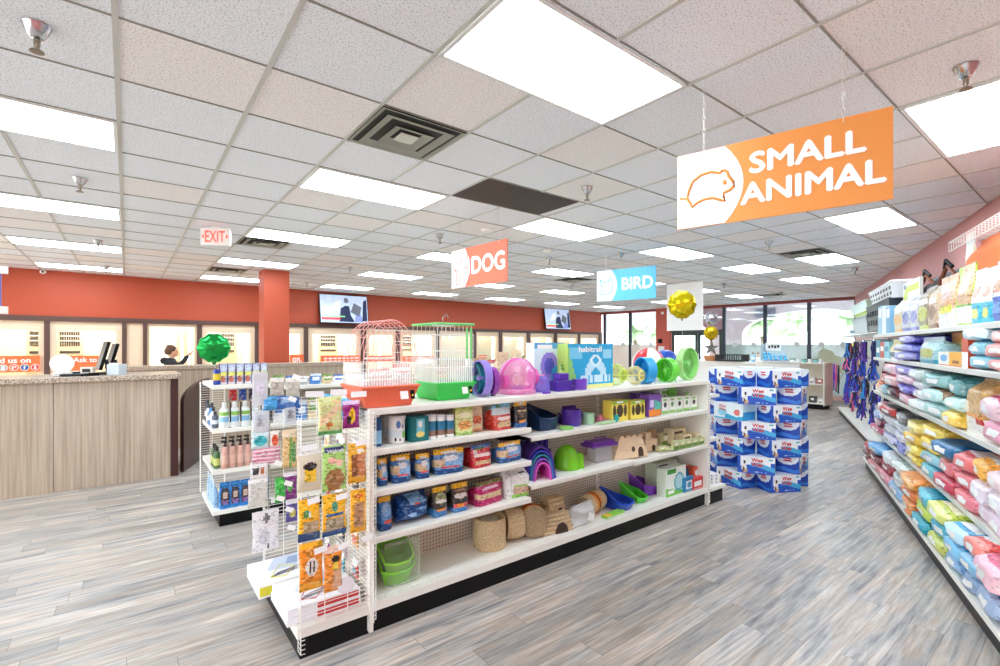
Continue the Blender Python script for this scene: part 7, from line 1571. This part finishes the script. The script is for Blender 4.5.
column(2, 926, 946, [('aqua bag', (120, 196, 196), (226, 240, 238), STR((190, 150, 110))), ('large pale aqua bag with a brown foot', (140, 214, 210), (200, 232, 230), [('f', lambda u, v: v < .12, (150, 110, 80)), ('f', lambda u, v: .3 < v < .6 and .3 < u < .7, (190, 232, 228))]), ('teal-grey bag', (80, 140, 140), (170, 206, 204), STR((150, 190, 190)))], th=.125, Lb=.55)
column(2, 946, 962, [('yellow-gold bag', (240, 196, 70), (250, 224, 130), STR((226, 150, 60))), ('sea-green bag', (110, 190, 186), (210, 234, 230), STR((230, 244, 240))), ('deep teal bag', (60, 130, 136), (150, 196, 196), STR((190, 220, 220)))], th=.12, Lb=.55)
standr(2, 963, 983, 377, (206, 160, 96), [('b', 0, .32, (240, 236, 228)), ('r', .55, .9, .2, .34, (206, 60, 60)), ('r', .1, .5, .3, .6, (240, 226, 196)), ('b', .8, 1, (190, 140, 76)), ('r', .1, .9, .32, .37, (236, 150, 50))], 'brown paper pet food bag with a rolled top standing on the right third shelf', d=.22, style='gusset')
standr(2, 979, 987, 398, (206, 44, 84), [], 'tall crimson bag just behind the brown paper bag', d=.2, y=FRONT-.22)
column(2, 983, 1008, [('crimson bag with a white panel', (214, 60, 104), (244, 228, 234), PAN(W_, (180, 140, 200))), ('raspberry bag with a white panel', (206, 50, 96), (244, 226, 232), PAN(W_, (190, 150, 200)))], th=.15, Lb=.5)
column(2, 1008, 1040, [('magenta bag at the frame edge', (196, 40, 96), W_, STR(W_)), ('rose bag at the frame edge', (216, 70, 110), W_, STR(W_))], th=.16)
# --- fourth shelf
column(3, 875, 884, [('small white and pink bag', (232, 220, 222), (200, 80, 110), STR((150, 60, 80))), ('small maroon bag', (130, 40, 60), W_, STR(W_)), ('small pale bag', (230, 226, 226), (90, 120, 190), STR(W_)), ('tiny rose bag', (226, 150, 160), W_, STR(W_))], th=.095, Lb=.4)
column(3, 884, 896, [('pale violet bag', (176, 170, 230), (224, 222, 244), STR((100, 100, 190))), ('silver bag with blue print', (196, 206, 220), (226, 230, 236), STR((90, 130, 200))), ('grey-white bag', (206, 210, 214), (230, 232, 234), STR((150, 160, 170))), ('black and red roll-shaped bag', (40, 38, 42), (206, 44, 44), STR((60, 58, 62)))], th=.105, Lb=.42)
column(3, 896, 908, [('white and indigo bag', (226, 228, 240), (120, 130, 210), STR((90, 100, 200))), ('lilac-white bag', (216, 214, 236), (236, 236, 244), STR((130, 140, 220))), ('silver-grey bag', (190, 196, 200), (226, 230, 230), STR((140, 150, 160))), ('dark grey bag', (90, 90, 96), (150, 150, 156), STR((180, 180, 186)))], th=.105, Lb=.45)
YB = ((244, 206, 50), (250, 226, 110))
column(3, 908, 922, [('bright yellow bag', *YB, STR((250, 240, 170))), ('lemon yellow bag', (240, 210, 60), (252, 232, 130), STR((226, 170, 50))), ('golden yellow bag', (236, 186, 40), (250, 214, 90), STR((150, 110, 50))), ('straw yellow bag', (238, 214, 110), (250, 236, 160), STR((226, 180, 60)))], th=.105, Lb=.45)
column(3, 922, 938, [('teal bag with a yellow-green mark', (50, 150, 180), (120, 200, 214), STR((200, 220, 90))), ('light blue bag', (110, 190, 220), (190, 226, 236), STR(W_)), ('yellow bag with dark print', (240, 200, 60), (244, 214, 90), STR((80, 80, 60))), ('mustard yellow bag', (226, 180, 50), (246, 220, 110), STR((120, 90, 40)))], th=.115, Lb=.5)
o_ = column(3, 938, 957, [('dark crimson bag', (176, 40, 70), (206, 70, 90), STR((226, 150, 160))), ('coral bag with a white panel', (226, 90, 96), (240, 150, 156), PAN((246, 226, 226), (90, 110, 180))), ('navy blue bag', (24, 84, 130), (60, 130, 180), STR((40, 110, 160)))], th=.13, Lb=.55)
column(3, 957, 976, [('rose pink bag', (224, 90, 110), (240, 140, 150), PAN((240, 214, 214), W_)), ('watermelon pink bag with white front', (230, 96, 108), (244, 160, 164), PAN(W_, (226, 120, 120))), ('coral-red bag', (220, 80, 84), (240, 140, 140), PAN((244, 220, 220), (200, 60, 70)))], th=.125, Lb=.55)
column(3, 976, 992, [('plum and white bag', (150, 44, 100), (240, 232, 238), STR(W_)), ('white and plum bag', (236, 228, 236), (226, 214, 226), PAN((160, 60, 110), W_)), ('amber orange bag', (240, 160, 50), (250, 200, 110), PAN(W_, (226, 120, 50)))], th=.13, Lb=.55)
column(3, 992, 1012, [('purple-pink bag', (170, 60, 120), (240, 230, 238), STR(W_)), ('white bag with magenta stripe', (236, 230, 236), (240, 236, 240), STR((190, 60, 110))), ('pale pink bag', (240, 196, 206), (246, 230, 232), STR(W_))], th=.13, Lb=.55)
column(3, 1012, 1045, [('wine red bag at the frame edge', (150, 40, 80), W_, STR(W_)), ('white bag at the frame edge', (236, 230, 234), W_, STR((170, 60, 110)))], th=.16)
# --- bottom deck (its front edge stands further out)
FRONT_old = FRONT
DKO = .10
def dcol(*a, **k): k['off'] = DKO; column(4, *a, **k)
dcol(874.5, 882, [('small red and black bag', (176, 40, 50), (60, 56, 60), STR(W_)), ('small dark bag', (60, 60, 70), (200, 60, 60), STR(W_))], th=.12, Lb=.45)
dcol(882, 892, [('scarlet bag', (206, 50, 60), (236, 200, 200), STR(W_)), ('brick red bag', (186, 50, 56), (90, 60, 66), STR((240, 210, 210))), ('blue bag with a flat end', (70, 150, 206), (110, 180, 226), STR((40, 100, 170)))], th=.115, Lb=.5)
dcol(892, 903, [('pink-red bag', (214, 70, 90), (240, 190, 200), STR(W_)), ('dark red bag', (150, 34, 44), (190, 50, 60), STR((226, 150, 150))), ('grey and white bag', (190, 196, 196), (230, 234, 234), STR((90, 110, 110)))], th=.115, Lb=.5)
dcol(903, 916, [('white bag with a blue foot', (226, 232, 236), (90, 150, 206), STR((90, 130, 110))), ('pale grey-green bag', (190, 202, 194), (236, 240, 238), STR((110, 130, 110))), ('forest green and white bag', (120, 140, 126), (226, 230, 226), STR(W_))], th=.115, Lb=.55)
dcol(916, 931, [('orange bag', (236, 130, 60), (244, 166, 100), STR((226, 200, 110))), ('burnt orange bag', (226, 110, 44), (240, 150, 80), STR((246, 190, 120))), ('bright orange bag', (244, 146, 60), (248, 180, 110), STR((226, 110, 40)))], th=.12, Lb=.55)
dcol(931, 948, [('deep turquoise bag', (10, 130, 160), (60, 180, 200), STR((20, 150, 176))), ('yellow-green bag', (180, 206, 50), (210, 226, 110), STR((150, 180, 40))), ('turquoise bag', (20, 150, 180), (90, 196, 214), STR((130, 214, 226)))], th=.12, Lb=.6)
dcol(948, 967, [('lime bag', (170, 200, 60), (236, 226, 150), STR((210, 226, 110))), ('aqua blue bag', (40, 160, 200), (130, 206, 230), STR(W_)), ('chartreuse bag', (190, 210, 70), (226, 232, 140), PAN((240, 236, 200), (120, 170, 50)))], th=.12, Lb=.6)
dcol(967, 986, [('royal blue and white bag', (30, 110, 190), (226, 236, 246), STR(W_)), ('azure bag', (50, 160, 220), (190, 226, 244), PAN(W_, (40, 120, 190))), ('sky bag with a white panel', (70, 176, 226), (206, 234, 246), PAN(W_, (60, 150, 210)))], th=.125, Lb=.6)
dcol(986, 1004, [('navy bag with white lettering area', (30, 70, 140), (220, 230, 240), STR(W_)), ('white and sky bag', (220, 234, 244), (90, 170, 220), STR((60, 150, 210))), ('red-coral bag', (226, 80, 76), (240, 150, 140), PAN(W_, (200, 60, 60)))], th=.13, Lb=.6)
dcol(1004, 1030, [('deep blue bag at the frame edge', (30, 80, 160), W_, STR(W_)), ('pink bag at the frame edge', (226, 110, 140), W_, STR(W_))], th=.15, Lb=.6)
tw = [o for o in bpy.data.objects if o.get('label', '').startswith('turquoise bag, ')][-1]
q = B(); text_into(q, 'natural', 0, .055, .20, .045, -.325, W_ if 0 else WHITE, .03); q.make('lettering', tw, smooth=False)
# --- leash wall
q = None; rr = random.Random(44)
LC = [('purple', (104, 50, 176)), ('blue', (40, 80, 200)), ('black', (34, 30, 44)), ('red', (196, 44, 70)), ('navy', (36, 40, 110)), ('pink', (226, 90, 160)), ('light blue', (60, 150, 220)), ('lime', (150, 206, 60))]
for i, z in enumerate((1.70, 1.36, 1.02, .68)):
    for j in range(15):
        u = UN+.2+.38*j+.2*(i % 2); k = (0, 1, 2, 4, 0, 1, 2, 3, 5, 6, 0, 4)[rr.randrange(12)]; nm, c = LC[k]; L = rr.uniform(.30, .42)
        q = B(); m = M(c, .6)
        for s in (-2, -1, 0, 1, 2):
            x0 = s*.03; e = rr.uniform(.8, 1); ph = rr.uniform(0, 6); q.tube([(x0*(.5+.5*f)+.012*math.sin(f*7+ph), .015*s*f+.012*math.cos(f*6+ph), -L*e*f) for f in [g_/9 for g_ in range(10)]], [.010+.006*math.sin(f*9+ph)**2 for f in [g_/9 for g_ in range(10)]], m if s % 2 == 0 else M(LC[(0, 2, 1, 4)[(k+s+i) % 4]][1], .6), 6)
        q.tube([(-.02, 0, .0), (0, 0, .03), (.02, 0, 0)], .005, CHROME, 5)
        p = FS @ Vector((u, -.30-.07*(j % 3), z)); o = q.make('dog_leash', loc=p, rz=R(AIS)+rr.uniform(-.5, .5))
        tag(o, '%s leash bundle in the leash section, %s row, %s from the near end' % (nm, ['top', 'second', 'third', 'bottom'][i], (ordn+['ninth', 'tenth', 'eleventh', 'twelfth', 'thirteenth', 'fourteenth', 'fifteenth'])[j]), 'leash', 'leashes on the right wall')
        q = B(); q.box((0, -.02, -L*.12), (.05, .003, .07), [WHITE, M((226, 206, 110), .5), M((60, 60, 70), .5)][rr.randrange(3)]); q.make('header_card', o, smooth=False)
        q = B(); q.tube([(0, 0, .03), (0, .34, .035)], .003, CHROME, 4); q.make('hook_wire', o)
for j, (px, c, nm) in enumerate(((843, (104, 50, 176), 'purple'), (847, (226, 90, 160), 'pink'), (851, (34, 30, 44), 'black'))):
    u = 6.0-.5*j; q = B(); m = M(c, .6)
    for s in (-1, 1): q.tube([(s*.02, 0, 0), (s*.035, 0, -.35), (s*.02, 0, -.62)], [.014, .02, .014], m, 6)
    p = FS @ Vector((u, -.16, 1.2)); tag(q.make('dog_leash', loc=p, rz=R(AIS)), 'long %s leash hanging at the far end of the leash section' % nm, 'leash'); 
q = B(); p = FS @ Vector((UN+.5, -.38, 1.79))
def ubask(u, z, w, h, d, c, label, name='plastic_basket', cat='basket', slots=True, rz=0.):
    q = B(); m = M(c, .35); a = .86
    vs = [(-w/2*a, -d/2*a, 0), (w/2*a, -d/2*a, 0), (w/2*a, d/2*a, 0), (-w/2*a, d/2*a, 0), (-w/2, -d/2, h), (w/2, -d/2, h), (w/2, d/2, h), (-w/2, d/2, h)]
    q.add(vs, [(3, 2, 1, 0), (0, 1, 5, 4), (1, 2, 6, 5), (2, 3, 7, 6), (3, 0, 4, 7)], m)
    q.add([(v[0]*.95, v[1]*.95, v[2]+(.006 if k < 4 else 0)) for k, v in enumerate(vs)], [(0, 1, 2, 3), (4, 5, 1, 0), (5, 6, 2, 1), (6, 7, 3, 2), (7, 4, 0, 3)], m)
    q.tube([(-w/2, -d/2, h), (w/2, -d/2, h), (w/2, d/2, h), (-w/2, d/2, h)], .011, m, 6, True)
    if slots:
        sm_ = M(tuple(int(v*.45) for v in c), .7)
        for i in range(8):
            for k in range(2): q.box((-w*.4+w*.8*i/7, -d/2*(.9+.07*k)-.002, h*(.3+.35*k)), (w*.05, .004, h*.2), sm_)
    p = FS @ Vector((u, -.22-d/2, z)); return tag(q.make(name, loc=p, rz=R(AIS)+rz), label, cat)
YBK = -.22
def ub(pl, pr, pt, z0, d, c, label, **k):
    u1, u0 = uz(pl, 345, YBK)[0], uz(pr, 345, YBK)[0]; zt = uz((pl+pr)/2, pt, YBK)[1]; ubask((u0+u1)/2, z0, u1-u0, max(.06, zt-z0), d, c, label, **k); return zt
u_a = uz(892, 345, YBK)[0]
z1 = ub(866, 889, 303, 1.86, .34, (46, 46, 52), 'black slotted plastic basket above the leash section')
ub(869, 892, 287, z1+.004, .32, (240, 238, 238), 'white slotted plastic basket stacked above the black one')
z2 = ub(852, 866, 318, 1.83, .5, (150, 156, 160), 'grey plastic tray further along the wire shelf', slots=False)
z3 = ub(854, 867, 313, z2+.004, .46, (190, 214, 50), 'lime green tray stacked on the grey tray', slots=False)
ub(850, 866, 304, z3+.004, .46, (206, 220, 214), 'pale grey-green basin topmost over the lime tray', slots=False)
q = B(); q.ball((0, 0, .1), (.12, .1, .1), M((240, 150, 190), .6, bump=.4)); q.ball((.05, 0, .19), (.06, .06, .05), M((244, 170, 204), .6)); p = FS @ Vector((uz(867, 345, -.4)[0], -.4, 1.99)); tag(q.make('plush_cushion', loc=p), 'pink plush cushion by the white basket over the leashes', 'cushion')
def dome(u, z, label):
    q = B(); q.lathe([(.2, 0), (.22, .05), (.2, .16), (.12, .24), (0, .26)], M((232, 238, 240), .3), n=20); q.lathe([(.224, .05), (.222, .09)], M((120, 150, 160), .4), n=20); p = FS @ Vector((u, -.45, z)); return tag(q.make('covered_litter_box', loc=p), label, 'litter box')
dome(UN+3.6, 1.83, 'white rounded covered litter box at the far end of the wire shelf')
# ================================================================ CAMERA, LIGHT, WORLD
cam = bpy.data.cameras.new('camera'); co = bpy.data.objects.new('camera', cam); COL.objects.link(co)
co.location = (0, 0, CH); co.rotation_euler = (R(90), 0, CYAW-R(90)); cam.sensor_width = 36; cam.lens = 36*CF/1000; cam.shift_y = (CHY-333)/1000
cam.clip_start = .05; cam.clip_end = 300; SC.camera = co
w = bpy.data.worlds.new('sky'); SC.world = w; w.use_nodes = True; nt = w.node_tree; bg = nt.nodes['Background']
tc = nt.nodes.new('ShaderNodeTexCoord'); sp = nt.nodes.new('ShaderNodeSeparateXYZ'); nt.links.new(tc.outputs['Generated'], sp.inputs[0])
mx = nt.nodes.new('ShaderNodeMix'); mx.data_type = 'RGBA'; mx.inputs[6].default_value = (.95, .97, 1, 1); mx.inputs[7].default_value = (.72, .86, 1, 1)
nt.links.new(sp.outputs[2], mx.inputs[0]); nt.links.new(mx.outputs[2], bg.inputs[0]); bg.inputs[1].default_value = WORLD_S
vs = SC.view_settings; SC.display_settings.display_device = 'sRGB'; vs.view_transform = 'Standard'; vs.look = 'None'; vs.exposure = EXPO; vs.gamma = 1; vs.use_curve_mapping = False
try:
    SC.cycles.max_bounces = 10; SC.cycles.diffuse_bounces = 6; SC.cycles.transparent_max_bounces = 24; SC.cycles.glossy_bounces = 4
    SC.cycles.use_denoising = True; SC.cycles.caustics_reflective = False; SC.cycles.caustics_refractive = False; SC.cycles.sample_clamp_indirect = 6
except Exception: pass
